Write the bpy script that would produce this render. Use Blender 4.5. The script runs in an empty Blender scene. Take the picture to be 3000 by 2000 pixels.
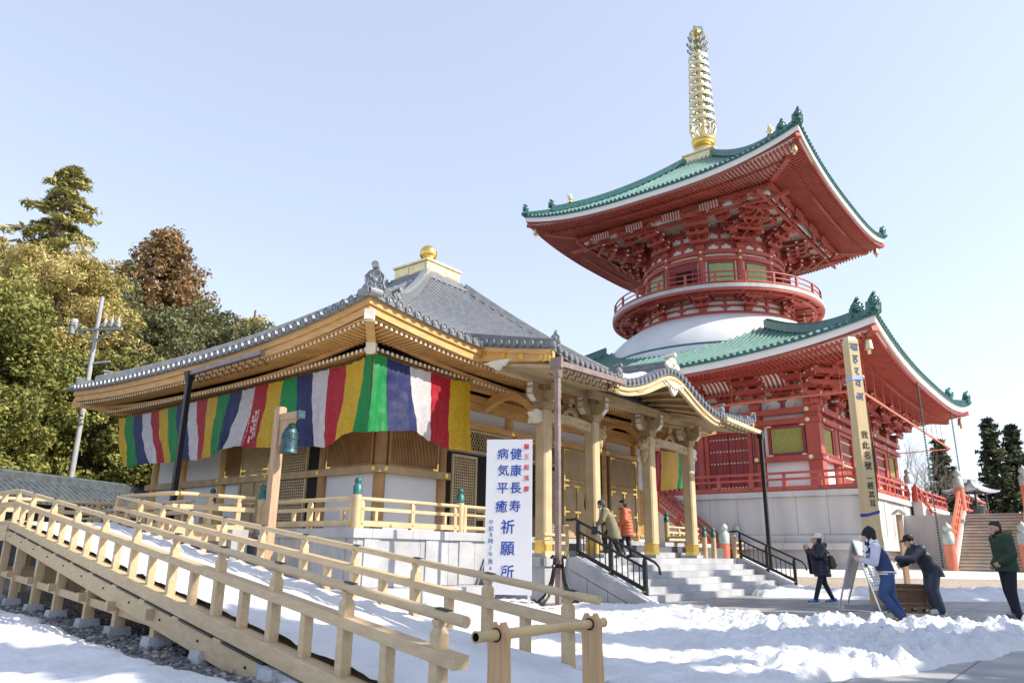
import bpy, bmesh, math, random
import numpy as np
from mathutils import Vector, Matrix, noise
rad = math.radians
scene = bpy.context.scene
col = scene.collection
# ------------------------------------------------------------------ camera
PITCH, ROLL, CAM_H = 0.27735, 0.01332, 1.1
cp, sp, cr, sr = math.cos(PITCH), math.sin(PITCH), math.cos(ROLL), math.sin(ROLL)
fw = Vector((0, cp, sp)); up0 = Vector((0, -sp, cp)); rt0 = Vector((1, 0, 0))
rt = rt0*cr + up0*sr; upv = up0*cr - rt0*sr
cam_d = bpy.data.cameras.new('camera'); cam = bpy.data.objects.new('camera', cam_d); col.objects.link(cam)
cam_d.sensor_width = 36; cam_d.lens = 36*2163.1/3000; cam_d.clip_start = .05; cam_d.clip_end = 3000
cam.matrix_world = Matrix(((rt.x, upv.x, -fw.x, 0), (rt.y, upv.y, -fw.y, 0), (rt.z, upv.z, -fw.z, CAM_H), (0, 0, 0, 1)))
scene.camera = cam
# ------------------------------------------------------------------ sun and sky
SUN_EL, SUN_AZ = rad(40), rad(-14)          # azimuth of the sun measured from +X towards +Y
sd = Vector((math.cos(SUN_EL)*math.cos(SUN_AZ), math.cos(SUN_EL)*math.sin(SUN_AZ), math.sin(SUN_EL)))
sun_d = bpy.data.lights.new('sun', 'SUN'); sun_d.energy = 2.75; sun_d.angle = rad(.55); sun_d.color = (1, .90, .76)
sun = bpy.data.objects.new('sun', sun_d); col.objects.link(sun)
sun.rotation_euler = sd.to_track_quat('Z', 'Y').to_euler(); sun.location = (60, -20, 60)
world = bpy.data.worlds.new('World'); scene.world = world; world.use_nodes = True
nt = world.node_tree; nt.nodes.clear()
sky = nt.nodes.new('ShaderNodeTexSky'); sky.sky_type = 'NISHITA'; sky.sun_disc = False
sky.sun_elevation = SUN_EL; sky.sun_rotation = math.pi/2 - SUN_AZ
sky.air_density = 1.0; sky.dust_density = 1.0; sky.ozone_density = 1.3; sky.altitude = 0
hs = nt.nodes.new('ShaderNodeHueSaturation'); hs.inputs['Saturation'].default_value = .62
bg = nt.nodes.new('ShaderNodeBackground'); bg.inputs['Strength'].default_value = .14
wo = nt.nodes.new('ShaderNodeOutputWorld')
hz = nt.nodes.new('ShaderNodeMixRGB'); hz.inputs[0].default_value = .55; hz.inputs[2].default_value = (1.60, 1.83, 2.44, 1)   # pale winter haze over the whole sky
nt.links.new(sky.outputs[0], hs.inputs['Color']); nt.links.new(hs.outputs[0], hz.inputs[1]); nt.links.new(hz.outputs[0], bg.inputs[0]); nt.links.new(bg.outputs[0], wo.inputs[0])
scene.view_settings.view_transform = 'Standard'; scene.view_settings.look = 'None'
scene.view_settings.exposure = 1.4; scene.view_settings.gamma = 1
scene.render.engine = 'CYCLES'; scene.cycles.use_denoising = True
scene.cycles.max_bounces = 7; scene.cycles.diffuse_bounces = 4; scene.cycles.sample_clamp_indirect = 6
# ------------------------------------------------------------------ materials
def mat(name, c, rough=.6, metal=0, var=.12, scale=3., bump=0, bscale=20., spec=.5, c2=None, stretch=None, kind=None):
    m = bpy.data.materials.new(name); m.use_nodes = True
    t = m.node_tree; b = t.nodes['Principled BSDF']; N = t.nodes.new; L = t.links.new
    b.inputs['Roughness'].default_value = rough; b.inputs['Metallic'].default_value = metal
    b.inputs['Specular IOR Level'].default_value = spec
    tc = N('ShaderNodeTexCoord'); mp = N('ShaderNodeMapping'); L(tc.outputs['Object'], mp.inputs[0])
    if stretch: mp.inputs['Scale'].default_value = stretch
    nz = N('ShaderNodeTexNoise'); nz.inputs['Scale'].default_value = scale; nz.inputs['Detail'].default_value = 5
    L(mp.outputs[0], nz.inputs['Vector'])
    rp = N('ShaderNodeValToRGB')
    a = c2 or tuple(max(0, x*(1-var)) for x in c); d = c if c2 else tuple(min(1, x*(1+var)) for x in c)
    rp.color_ramp.elements[0].color = (*a, 1); rp.color_ramp.elements[1].color = (*d, 1)
    rp.color_ramp.elements[0].position = .32; rp.color_ramp.elements[1].position = .68
    L(nz.outputs['Fac'], rp.inputs[0]); out = rp.outputs[0]
    if kind == 'granite':
        n2 = N('ShaderNodeTexNoise'); n2.inputs['Scale'].default_value = 130; n2.inputs['Detail'].default_value = 2
        L(tc.outputs['Object'], n2.inputs['Vector'])
        r2 = N('ShaderNodeValToRGB'); r2.color_ramp.elements[0].position = .36; r2.color_ramp.elements[1].position = .56
        r2.color_ramp.elements[0].color = (.5, .5, .52, 1); r2.color_ramp.elements[1].color = (1.1, 1.1, 1.1, 1)
        L(n2.outputs['Fac'], r2.inputs[0])
        mx = N('ShaderNodeMixRGB'); mx.blend_type = 'MULTIPLY'; mx.inputs[0].default_value = 1
        L(out, mx.inputs[1]); L(r2.outputs[0], mx.inputs[2]); out = mx.outputs[0]
    if kind == 'brocade':
        v = N('ShaderNodeTexVoronoi'); v.feature = 'DISTANCE_TO_EDGE'; v.inputs['Scale'].default_value = 5.5
        w2 = N('ShaderNodeTexNoise'); w2.inputs['Scale'].default_value = 6; L(tc.outputs['Object'], w2.inputs['Vector'])
        ad = N('ShaderNodeMixRGB'); ad.blend_type = 'ADD'; ad.inputs[0].default_value = .25
        L(tc.outputs['Object'], ad.inputs[1]); L(w2.outputs['Color'], ad.inputs[2]); L(ad.outputs[0], v.inputs['Vector'])
        r2 = N('ShaderNodeValToRGB'); e = r2.color_ramp.elements
        e[0].position = .03; e[0].color = (.55, .55, .55, 1); e[1].position = .07; e[1].color = (0, 0, 0, 1)
        L(v.outputs['Distance'], r2.inputs[0])
        mx = N('ShaderNodeMixRGB'); L(r2.outputs[0], mx.inputs[0]); L(out, mx.inputs[1])
        mx.inputs[2].default_value = (*[min(1, x*1.3+.02) for x in c], 1); out = mx.outputs[0]
    if kind == 'brocade':
        tl = N('ShaderNodeBsdfTranslucent'); L(out, tl.inputs[0]); ms = N('ShaderNodeMixShader'); ms.inputs[0].default_value = .35
        L(b.outputs[0], ms.inputs[1]); L(tl.outputs[0], ms.inputs[2]); L(ms.outputs[0], t.nodes['Material Output'].inputs[0])
    if kind in ('lattice',):
        br = N('ShaderNodeTexBrick'); br.offset = 0; br.inputs['Scale'].default_value = 1.9
        br.inputs['Color1'].default_value = (.78, .76, .72, 1); br.inputs['Color2'].default_value = (.7, .68, .64, 1)
        br.inputs['Mortar'].default_value = (*c, 1); br.inputs['Mortar Size'].default_value = .035
        br.inputs['Brick Width'].default_value = .5; br.inputs['Row Height'].default_value = .25
        L(tc.outputs['Object'], br.inputs['Vector']); out = br.outputs['Color']
    L(out, b.inputs['Base Color'])
    if bump:
        n3 = N('ShaderNodeTexNoise'); n3.inputs['Scale'].default_value = bscale; n3.inputs['Detail'].default_value = 4
        L(mp.outputs[0], n3.inputs['Vector'])
        bp = N('ShaderNodeBump'); bp.inputs['Strength'].default_value = bump; bp.inputs['Distance'].default_value = .03
        L(n3.outputs['Fac'], bp.inputs['Height']); L(bp.outputs[0], b.inputs['Normal'])
    return m
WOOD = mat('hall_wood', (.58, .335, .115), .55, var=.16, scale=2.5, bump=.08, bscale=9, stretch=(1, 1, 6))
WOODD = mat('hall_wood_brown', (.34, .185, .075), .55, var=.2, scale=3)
WOODG = mat('door_wood_greyed', (.41, .295, .155), .6, var=.14, scale=3)
WOODP = mat('porch_wood_pale', (.52, .40, .235), .6, var=.12, scale=2.5, bump=.05, bscale=10)
WOODR = mat('ramp_wood', (.56, .43, .265), .6, c2=(.47, .35, .205), scale=4, bump=.12, bscale=6, stretch=(9, .7, 5))
WOODO = mat('weathered_wood', (.42, .29, .19), .7, var=.18, scale=5, stretch=(6, 6, .6), bump=.1)
PLANK = mat('planed_plank', (.55, .36, .19), .6, c2=(.42, .26, .13), scale=9, stretch=(9, 9, .5))
BAMBOO = mat('bamboo_pole_skin', (.50, .38, .19), .4, var=.25, scale=3)
TIPW = mat('white_painted_tip', (.75, .70, .58), .6, var=.08)
PLASTER = mat('white_plaster', (.66, .655, .67), .8, var=.03, scale=1.2)
GRANITE = mat('granite', (.42, .435, .465), .65, var=.2, scale=1.3, kind='granite')
GRANITED = mat('granite_joint_nosing_shade', (.10, .105, .115), .9)
STONE = mat('pale_stone', (.56, .54, .53), .75, c2=(.43, .415, .41), scale=.8, stretch=(1, 1, .3), bump=.05, bscale=6)
STEPST = mat('tan_step_stone', (.52, .46, .37), .8, var=.16, scale=1.2, bump=.1)
TILE = mat('grey_roof_tile', (.165, .175, .19), .32, var=.22, scale=5, spec=.7)
TILEE = mat('grey_tile_disc', (.215, .23, .25), .35, var=.3, scale=30, spec=.6)
GTILE = mat('green_roof_tile', (.11, .235, .21), .3, var=.2, scale=1.5, spec=.7)
GTILED = mat('green_ridge_tile', (.03, .135, .12), .35, var=.25, scale=3, spec=.6)
RED = mat('vermilion_paint', (.45, .088, .060), .5, c2=(.36, .058, .04), scale=.7)
REDD = mat('deep_red_door_paint', (.27, .03, .035), .5, var=.15, scale=1.5)
WHITE = mat('white_paint', (.80, .78, .75), .7, var=.03, scale=.6)
DOMEW = mat('white_dome_plaster', (.70, .71, .73), .7, c2=(.62, .63, .645), scale=.5, stretch=(1, 1, .25))
SLAT = mat('yellow_green_slats', (.42, .43, .13), .6, var=.1)
GOLD = mat('gilt_metal', (.85, .58, .16), .28, metal=1, var=.1, scale=8)
PGOLD = mat('pale_gilt_metal', (.76, .64, .36), .35, metal=.8, var=.12, scale=4)
BRONZE = mat('bronze_green', (.03, .13, .125), .45, metal=.3, var=.35, scale=9)
BELLM = mat('bell_bronze', (.035, .085, .10), .45, metal=.4, var=.35, scale=14, bump=.2, bscale=40)
COPPER = mat('copper_gutter', (.27, .20, .185), .45, metal=.45, var=.2, scale=5)
BLACK = mat('black_iron', (.012, .013, .016), .42, metal=.2, var=.2)
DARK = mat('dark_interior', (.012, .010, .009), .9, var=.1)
ALU = mat('aluminium', (.62, .63, .64), .4, metal=.7, var=.06)
SIGNW = mat('white_sign_board', (.68, .685, .71), .45, var=.02)
INKB = mat('blue_ink', (.012, .05, .33), .5, var=.1); INKR = mat('red_ink', (.62, .02, .03), .5, var=.1)
INKK = mat('black_ink', (.012, .014, .022), .6, var=.1); INKN = mat('navy_ink', (.02, .07, .19), .6, var=.1)
TOBA = mat('pale_post_wood', (.68, .53, .31), .55, c2=(.60, .45, .25), scale=4, stretch=(8, 8, .5))
CAST = mat('cast_iron_burner', (.04, .06, .065), .5, metal=.3, var=.3)
CLOTH = {k: mat('brocade_'+k, c, .5, var=.06, scale=1.5, kind='brocade') for k, c in dict(
    G=(.0, .25, .06), B=(.012, .02, .115), W=(.62, .60, .63), R=(.43, .004, .022), Y=(.64, .40, .012), P=(.25, .2, .45)).items()}
def snow_mat():
    m = mat('snow', (.68, .71, .76), .6, c2=(.58, .605, .64), scale=1.6, bump=.8, bscale=16, spec=.3)
    b = m.node_tree.nodes['Principled BSDF']; b.inputs['Subsurface Weight'].default_value = .12
    b.inputs['Subsurface Radius'].default_value = (.03, .04, .06); return m
SNOW = snow_mat()
def gravel_mat(name, c1, c2, sc):
    m = bpy.data.materials.new(name); m.use_nodes = True; t = m.node_tree; b = t.nodes['Principled BSDF']
    N = t.nodes.new; L = t.links.new; b.inputs['Roughness'].default_value = .7
    tc = N('ShaderNodeTexCoord'); v = N('ShaderNodeTexVoronoi'); v.inputs['Scale'].default_value = sc
    L(tc.outputs['Object'], v.inputs['Vector']); r = N('ShaderNodeValToRGB')
    r.color_ramp.elements[0].color = (*c1, 1); r.color_ramp.elements[1].color = (*c2, 1)
    L(v.outputs['Color'], r.inputs[0]); L(r.outputs[0], b.inputs['Base Color'])
    bp = N('ShaderNodeBump'); bp.inputs['Strength'].default_value = 1; bp.inputs['Distance'].default_value = .04; bp.invert = True
    L(v.outputs['Distance'], bp.inputs['Height']); L(bp.outputs[0], b.inputs['Normal']); return m
GRAVEL = gravel_mat('dark_gravel', (.03, .033, .04), (.30, .29, .28), 22)
GRAVELL = gravel_mat('tan_gravel', (.22, .18, .13), (.55, .48, .40), 14)
def paving_mat():
    m = bpy.data.materials.new('paving_slabs'); m.use_nodes = True; t = m.node_tree; b = t.nodes['Principled BSDF']
    N = t.nodes.new; L = t.links.new; b.inputs['Roughness'].default_value = .55
    tc = N('ShaderNodeTexCoord'); mp = N('ShaderNodeMapping'); mp.inputs['Rotation'].default_value = (0, 0, -.894)
    L(tc.outputs['Object'], mp.inputs[0]); br = N('ShaderNodeTexBrick'); br.inputs['Scale'].default_value = .55
    br.inputs['Color1'].default_value = (.36, .37, .37, 1); br.inputs['Color2'].default_value = (.30, .32, .33, 1)
    br.inputs['Mortar'].default_value = (.10, .11, .12, 1); br.inputs['Mortar Size'].default_value = .007; br.inputs['Brick Width'].default_value = .62
    br.inputs['Row Height'].default_value = .4; L(mp.outputs[0], br.inputs['Vector'])
    nz = N('ShaderNodeTexNoise'); nz.inputs['Scale'].default_value = 1.4; nz.inputs['Detail'].default_value = 8; L(tc.outputs['Object'], nz.inputs['Vector'])
    r = N('ShaderNodeValToRGB'); r.color_ramp.elements[0].color = (.6, .62, .65, 1); r.color_ramp.elements[1].color = (1.15, 1.12, 1.1, 1)
    r.color_ramp.elements[0].position = .35; r.color_ramp.elements[1].position = .65; L(nz.outputs['Fac'], r.inputs[0])
    mx = N('ShaderNodeMixRGB'); mx.blend_type = 'MULTIPLY'; mx.inputs[0].default_value = 1
    L(br.outputs['Color'], mx.inputs[1]); L(r.outputs[0], mx.inputs[2]); L(mx.outputs[0], b.inputs['Base Color'])
    rr = N('ShaderNodeMapRange'); rr.inputs[3].default_value = .35; rr.inputs[4].default_value = .75
    L(nz.outputs['Fac'], rr.inputs[0]); L(rr.outputs[0], b.inputs['Roughness']); return m
PAVE = paving_mat()
CONCR = mat('pale_concrete', (.58, .55, .50), .8, var=.1, scale=.6)
# ------------------------------------------------------------------ mesh builder and scene helpers
class MB:
    def __init__(s): s.v = []; s.f = []; s.m = []; s.sm = []
    def add(s, vs, fs, mi=0, smooth=False):
        o = len(s.v); s.v += [tuple(x) for x in vs]; s.f += [tuple(i+o for i in f) for f in fs]
        s.m += [mi]*len(fs); s.sm += [smooth]*len(fs)
    def box(s, x0, x1, y0, y1, z0, z1, mi=0):
        s.add([(x, y, z) for x in (x0, x1) for y in (y0, y1) for z in (z0, z1)],
              [(0, 1, 3, 2), (4, 6, 7, 5), (0, 4, 5, 1), (2, 3, 7, 6), (0, 2, 6, 4), (1, 5, 7, 3)], mi)
    def bar(s, a, b, w, h, mi=0, up=(0, 0, 1), mi_end=None, wb=None, hb=None):
        a = np.array(a, float); b = np.array(b, float); d = b-a; n = np.linalg.norm(d)
        if n < 1e-9: return
        d /= n; u = np.array(up, float); r = np.cross(d, u)
        if np.linalg.norm(r) < 1e-6: r = np.cross(d, (1, 0, 0))
        r /= np.linalg.norm(r); u = np.cross(r, d); vs = []
        for p, ww, hh in ((a, w, h), (b, wb or w, hb or h)):
            for i, j in ((-1, -1), (1, -1), (1, 1), (-1, 1)): vs.append(p + r*ww/2*i + u*hh/2*j)
        s.add(vs, [(0, 1, 5, 4), (1, 2, 6, 5), (2, 3, 7, 6), (3, 0, 4, 7)], mi)
        s.add(vs, [(3, 2, 1, 0), (4, 5, 6, 7)], mi if mi_end is None else mi_end)
    def tube(s, pts, r, n=8, mi=0, smooth=True, caps=True, up=None):
        P = [np.array(p, float) for p in pts]; R = r if hasattr(r, '__len__') else [r]*len(P); rings = []; prev = None
        for i, p in enumerate(P):
            d = P[min(i+1, len(P)-1)] - P[max(i-1, 0)]; d /= max(np.linalg.norm(d), 1e-9)
            if prev is None:
                q = np.array((0, 0, 1.)) if abs(d[2]) < .9 else np.array((1., 0, 0))
            else: q = prev
            u = q - d*(q@d); u /= max(np.linalg.norm(u), 1e-9); prev = u; w = np.cross(d, u)
            rings.append([p + R[i]*(math.cos(2*math.pi*k/n)*u + math.sin(2*math.pi*k/n)*w) for k in range(n)])
        vs = [x for g in rings for x in g]; fs = []
        for i in range(len(P)-1):
            for k in range(n): fs.append((i*n+k, i*n+(k+1) % n, (i+1)*n+(k+1) % n, (i+1)*n+k))
        s.add(vs, fs, mi, smooth)
        if caps:
            s.add(rings[0], [tuple(range(n-1, -1, -1))], mi); s.add(rings[-1], [tuple(range(n))], mi)
    def lathe(s, prof, c=(0, 0, 0), n=16, mi=0, smooth=True, axis=None, caps=True):
        c = np.array(c, float); vs = []; fs = []
        if axis is None: X, Y, Zx = np.eye(3)
        else:
            Zx = np.array(axis, float); Zx /= np.linalg.norm(Zx); t = np.array((0, 0, 1.)) if abs(Zx[2]) < .9 else np.array((1., 0, 0))
            X = np.cross(t, Zx); X /= np.linalg.norm(X); Y = np.cross(Zx, X)
        for (r, z) in prof:
            for k in range(n):
                a = 2*math.pi*k/n; vs.append(c + X*r*math.cos(a) + Y*r*math.sin(a) + Zx*z)
        for i in range(len(prof)-1):
            for k in range(n): fs.append((i*n+k, i*n+(k+1) % n, (i+1)*n+(k+1) % n, (i+1)*n+k))
        s.add(vs, fs, mi, smooth)
        if caps and prof[0][0] > 1e-4: s.add(vs[:n], [tuple(range(n-1, -1, -1))], mi)
        if caps and prof[-1][0] > 1e-4: s.add(vs[-n:], [tuple(range(n))], mi)
    def prism(s, poly, o, ex, ey, dv, mi=0, mi_side=None):
        o = np.array(o, float); ex = np.array(ex, float); ey = np.array(ey, float); dv = np.array(dv, float); n = len(poly)
        A = [o + ex*p[0] + ey*p[1] for p in poly]; B = [a+dv for a in A]
        s.add(A, [tuple(range(n))], mi); s.add(B, [tuple(range(n-1, -1, -1))], mi)
        s.add(A+B, [(i, i+n, (i+1) % n+n, (i+1) % n) for i in range(n)], mi if mi_side is None else mi_side)
    def grid(s, P, mi=0, smooth=True, flip=False):
        n, m = len(P), len(P[0]); vs = [p for r in P for p in r]; fs = []
        for i in range(n-1):
            for j in range(m-1):
                f = (i*m+j, i*m+j+1, (i+1)*m+j+1, (i+1)*m+j); fs.append(f[::-1] if flip else f)
        s.add(vs, fs, mi, smooth)
    def sphere(s, c, r, n=12, m=8, mi=0, sc=(1, 1, 1)):
        c = np.array(c, float); P = []
        for i in range(m+1):
            a = math.pi*i/m; P.append([c + np.array((r*sc[0]*math.sin(a)*math.cos(2*math.pi*k/n), r*sc[1]*math.sin(a)*math.sin(2*math.pi*k/n), r*sc[2]*math.cos(a))) for k in range(n+1)])
        s.grid(P, mi, True, True)
ID = np.eye(4)
def TR(x, y, z, rz=0):
    c, s_ = math.cos(rz), math.sin(rz); return np.array(((c, -s_, 0, x), (s_, c, 0, y), (0, 0, 1, z), (0, 0, 0, 1.)))
def apply(M, vs): v = np.asarray(vs, float); return v @ M[:3, :3].T + M[:3, 3]
def meta(o, label=None, cat=None, group=None, kind=None):
    if label: o['label'] = label
    if cat: o['category'] = cat
    if group: o['group'] = group
    if kind: o['kind'] = kind
    return o
def thing(name, label, cat, loc, rz=0, group=None):
    o = bpy.data.objects.new(name, None); col.objects.link(o); o.location = loc; o.rotation_euler = (0, 0, rz)
    o['M'] = [float(x) for x in TR(*loc, rz).ravel()]; o.empty_display_size = .3
    return meta(o, label, cat, group)
def new_mesh(name, mb, mats, M=ID):
    me = bpy.data.meshes.new(name); v = apply(M, mb.v) if len(mb.v) else np.zeros((0, 3))
    me.from_pydata(v.tolist(), [], mb.f)
    for m in (mats if isinstance(mats, (list, tuple)) else [mats]): me.materials.append(m)
    me.polygons.foreach_set('material_index', mb.m); me.polygons.foreach_set('use_smooth', mb.sm); me.update()
    return me
def part(name, mb, mats, parent, S=None, label=None, kind=None, bevel=0):
    """S maps build space to world; parent may be a thing (Empty) or another part."""
    root = parent
    while root.parent: root = root.parent
    E = np.array(root['M']).reshape(4, 4); M = np.linalg.inv(E) @ (ID if S is None else S)
    o = bpy.data.objects.new(name, new_mesh(name, mb, mats, M)); col.objects.link(o); o.parent = parent
    if bevel:
        b = o.modifiers.new('bevel', 'BEVEL'); b.width = bevel; b.segments = 2; b.limit_method = 'ANGLE'
    return meta(o, label, None, None, kind)
def single(name, mb, mats, label, cat, S=ID, group=None, kind=None, origin=None, bevel=0):
    v = apply(S, mb.v); lo = v.min(0); hi = v.max(0)
    org = np.array(origin) if origin is not None else np.array(((lo[0]+hi[0])/2, (lo[1]+hi[1])/2, lo[2]))
    if kind == 'structure' or kind == 'stuff': org = np.zeros(3)
    o = bpy.data.objects.new(name, new_mesh(name, mb, mats, TR(*(-org)) @ S)); col.objects.link(o); o.location = org.tolist()
    if bevel:
        b = o.modifiers.new('bevel', 'BEVEL'); b.width = bevel; b.segments = 2; b.limit_method = 'ANGLE'
    return meta(o, label, cat, group, kind)
def lerp(a, b, t): return a+(b-a)*t
def glyph(mb, ch, size, o, ex, ey, mi=0, fat=0.0):
    """one written character as flat faces: o = its centre, ex/ey = writing axes"""
    c = bpy.data.curves.new('g', 'FONT'); c.body = ch; c.size = 1; c.resolution_u = 3
    ob = bpy.data.objects.new('g', c); col.objects.link(ob)
    dg = bpy.context.evaluated_depsgraph_get(); me = ob.evaluated_get(dg).to_mesh()
    V = np.array([v.co[:] for v in me.vertices]); F = [tuple(p.vertices) for p in me.polygons]
    if len(V):
        lo, hi = V.min(0), V.max(0); ctr = (lo+hi)/2
        o = np.array(o, float); ex = np.array(ex, float); ey = np.array(ey, float)
        en = np.cross(ex, ey); sh = [(0, 0)] if fat <= 0 else [(0, 0), (fat, fat*.6), (-fat, -fat*.6), (fat*.5, -fat), (-fat*.5, fat)]
        for i, (a, b) in enumerate(sh): mb.add([o + en*.0003*i + ex*(v[0]-ctr[0]+a)*size + ey*(v[1]-ctr[1]+b)*size for v in V], F, mi)
    ob.to_mesh_clear(); bpy.data.objects.remove(ob); bpy.data.curves.remove(c)
# hall frame: u along the right (porch) front, v along the left front, origin under the near corner of its veranda
TH = 0.894
HALL = TR(-3.14, 15.4, 0, TH)
PAG = TR(21.03, 72.92, 0, TH)
def hw(u, v, z=0): return apply(HALL, [(u, v, z)])[0]
def gz(y): return .25*min(1, max(0, (y-26)/22))
# ------------------------------------------------------------------ hipped roof generator
class Roof:
    def __init__(s, c, A, q, ze, H, conc, ups, pw=2.6):
        s.c = c; s.A = A; s.q = q; s.ze = ze; s.H = H; s.conc = conc; s.ups = ups; s.pw = pw   # ups: 4 corner lifts
    def half(s, k): return (s.A[0], s.A[1]) if k % 2 == 0 else (s.A[1], s.A[0])               # along half, out half
    def qh(s, k): return (s.q[0], s.q[1]) if k % 2 == 0 else (s.q[1], s.q[0])
    def up(s, k, q): return (s.ups[k] if q < 0 else s.ups[(k+1) % 4])*abs(q)**s.pw
    def uv(s, k, a, o):
        x, y = s.c
        return ((x+a, y-o), (x+o, y+a), (x-a, y+o), (x-o, y-a))[k]
    def pt(s, k, q, t, dz=0):
        A, B = s.half(k); qa, qb = s.qh(k); a = q*lerp(A, qa, t); o = lerp(B, qb, t)
        z = s.ze + s.H*((1-s.conc)*t + s.conc*t*t) + s.up(k, q)*(1-t)**2.4
        return np.array((*s.uv(k, a, o), z+dz))
    def eave(s, k, q, inset=0, dz=0):
        A, B = s.half(k); return np.array((*s.uv(k, q*(A-inset), B-inset), s.ze + s.up(k, q) + dz))
    def surface(s, mb, k, mi=0, ns=28, ntt=12, t1=1.0):
        P = [[s.pt(k, -1+2*i/ns, t1*j/ntt) for j in range(ntt+1)] for i in range(ns+1)]
        mb.grid(P, mi, True, True)
    def ribs(s, mb, discs, k, sp, r, mi=0, t1=1.0, nseg=9, rd=None, dmi=0):
        A, B = s.half(k); qa, qb = s.qh(k); n = int(round(2*A/sp)); rd = rd or r*1.12
        al = np.array((*s.uv(k, 1, 0), 0)) - np.array((*s.uv(k, 0, 0), 0)); out = np.array((*s.uv(k, 0, 1), 0)) - np.array((*s.uv(k, 0, 0), 0))
        for i in range(n+1):
            x = -A + 2*A*i/n; te = t1 if abs(x) <= lerp(A, qa, t1) else (A-abs(x))/(A-qa)
            if te > .015:
                m = max(2, int(nseg*te/t1)+1); rows = []
                for j in range(m+1):
                    t = te*j/m; a = lerp(A, qa, t); p = s.pt(k, max(-1, min(1, x/a)), t)
                    tz = np.array((0, 0, 1.)); rows.append([p + al*r*math.cos(b) + tz*(r*1.15*math.sin(b)) for b in np.linspace(0, math.pi, 6)])
                mb.grid(rows, mi, True)
            p = s.eave(k, max(-1, min(1, x/A)))
            discs.lathe([(rd, -.3), (rd, .05), (rd*.84, .05), (rd*.8, .025), (rd*.5, .025), (rd*.45, .045), (.0, .045)], p + np.array((0, 0, r*.35)), 12, dmi, False, out)
    def soffit_z(s, k, x, o, dz, sl, omax):
        A, B = s.half(k); return s.ze + dz + sl*o + s.up(k, max(-1, min(1, x/A)))*max(0, 1-o/omax)**1.3
    def rafters(s, mb, k, sp, o0, o1, w, h, dz, sl, omax, mi=0, mi_end=1):
        A, B = s.half(k); n = int(round(2*(A-o0-.05)/sp))
        for i in range(n+1):
            x = -(A-o0-.05) + 2*(A-o0-.05)*i/n; oe = min(o1, A-abs(x))
            if oe - o0 < .12: continue
            a = (*s.uv(k, x, B-o0), s.soffit_z(k, x, o0, dz, sl, omax)); b = (*s.uv(k, x, B-oe), s.soffit_z(k, x, oe, dz, sl, omax))
            mb.bar(a, b, w, h, mi, mi_end=mi_end)
    def board(s, mb, k, o0, o1, dz, sl, omax, mi=0, n=26, m=3):
        A, B = s.half(k); P = []
        for i in range(n+1):
            q = -1+2*i/n; row = []
            for j in range(m+1):
                o = lerp(o0, o1, j/m); x = q*(A-o); row.append((*s.uv(k, x, B-o), s.soffit_z(k, x, o, dz, sl, omax)))
            P.append(row)
        mb.grid(P, mi, True)
    def band(s, mb, k, i0, i1, z0, z1, mi=0, n=40):
        rows = []
        for i in range(n+1):
            q = -1+2*i/n
            rows.append([s.eave(k, q, i0, z1), s.eave(k, q, i0, z0), s.eave(k, q, i1, z0), s.eave(k, q, i1, z1), s.eave(k, q, i0, z1)])
        mb.grid(rows, mi, False, True)
    def hip(s, mb, k, t0, t1, w, h, mi=0, n=14, taper=1.0, dz=0.0):
        """ridge along the corner between side k (q=-1) and its neighbour"""
        rows = []
        for i in range(n+1):
            t = lerp(t0, t1, i/n); p = s.pt(k, -1, t, dz); d = s.pt(k, -1, min(1, t+.02)) - s.pt(k, -1, max(0, t-.02)); d[2] = 0; d /= np.linalg.norm(d)
            sd_ = np.array((-d[1], d[0], 0)); hh = h*lerp(taper, 1, i/n)
            rows.append([p - sd_*w/2 + np.array((0, 0, -.05)), p - sd_*w/2 + np.array((0, 0, hh*.8)), p - sd_*w*.3 + np.array((0, 0, hh*.82)), p - sd_*w*.22 + np.array((0, 0, hh)),
                         p + sd_*w*.22 + np.array((0, 0, hh)), p + sd_*w*.3 + np.array((0, 0, hh*.82)), p + sd_*w/2 + np.array((0, 0, hh*.8)), p + sd_*w/2 + np.array((0, 0, -.05))])
        mb.grid(rows, mi, False, True)
        for r, fl in ((rows[0], 0), (rows[-1], 1)): mb.add(r, [tuple(range(8)) if fl else tuple(range(7, -1, -1))], mi)
        return rows
def giboshi(mb, p, r, mi=0):
    x, y, z = p; k = r/.087
    mb.lathe([(r*1.04, 0), (r*1.04, .16*k), (r*.98, .165*k), (r*.98, .17*k), (r*.8, .185*k), (r*.62, .2*k), (r*.6, .215*k), (r*.75, .235*k), (r*.82, .265*k), (r*.72, .3*k), (r*.4, .325*k), (r*.12, .345*k), (0, .375*k)], (x, y, z), 16, mi)
# ================================================================== GOLDEN HALL
hall = thing('temple_hall', 'golden wooden temple hall with grey tiled pyramid roof and gold ball on top', 'temple', tuple(hw(0, 0)), TH)
def hp(name, mb, mats, parent=None, **k): return part(name, mb, mats, parent or hall, HALL, **k)
CAPZ, FLZ = 1.53, 1.50
UL, VL = 18.6, 15.2
W0u, W0v, W1u, W1v = 2.25, 1.9, 16.3, 13.2
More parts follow.
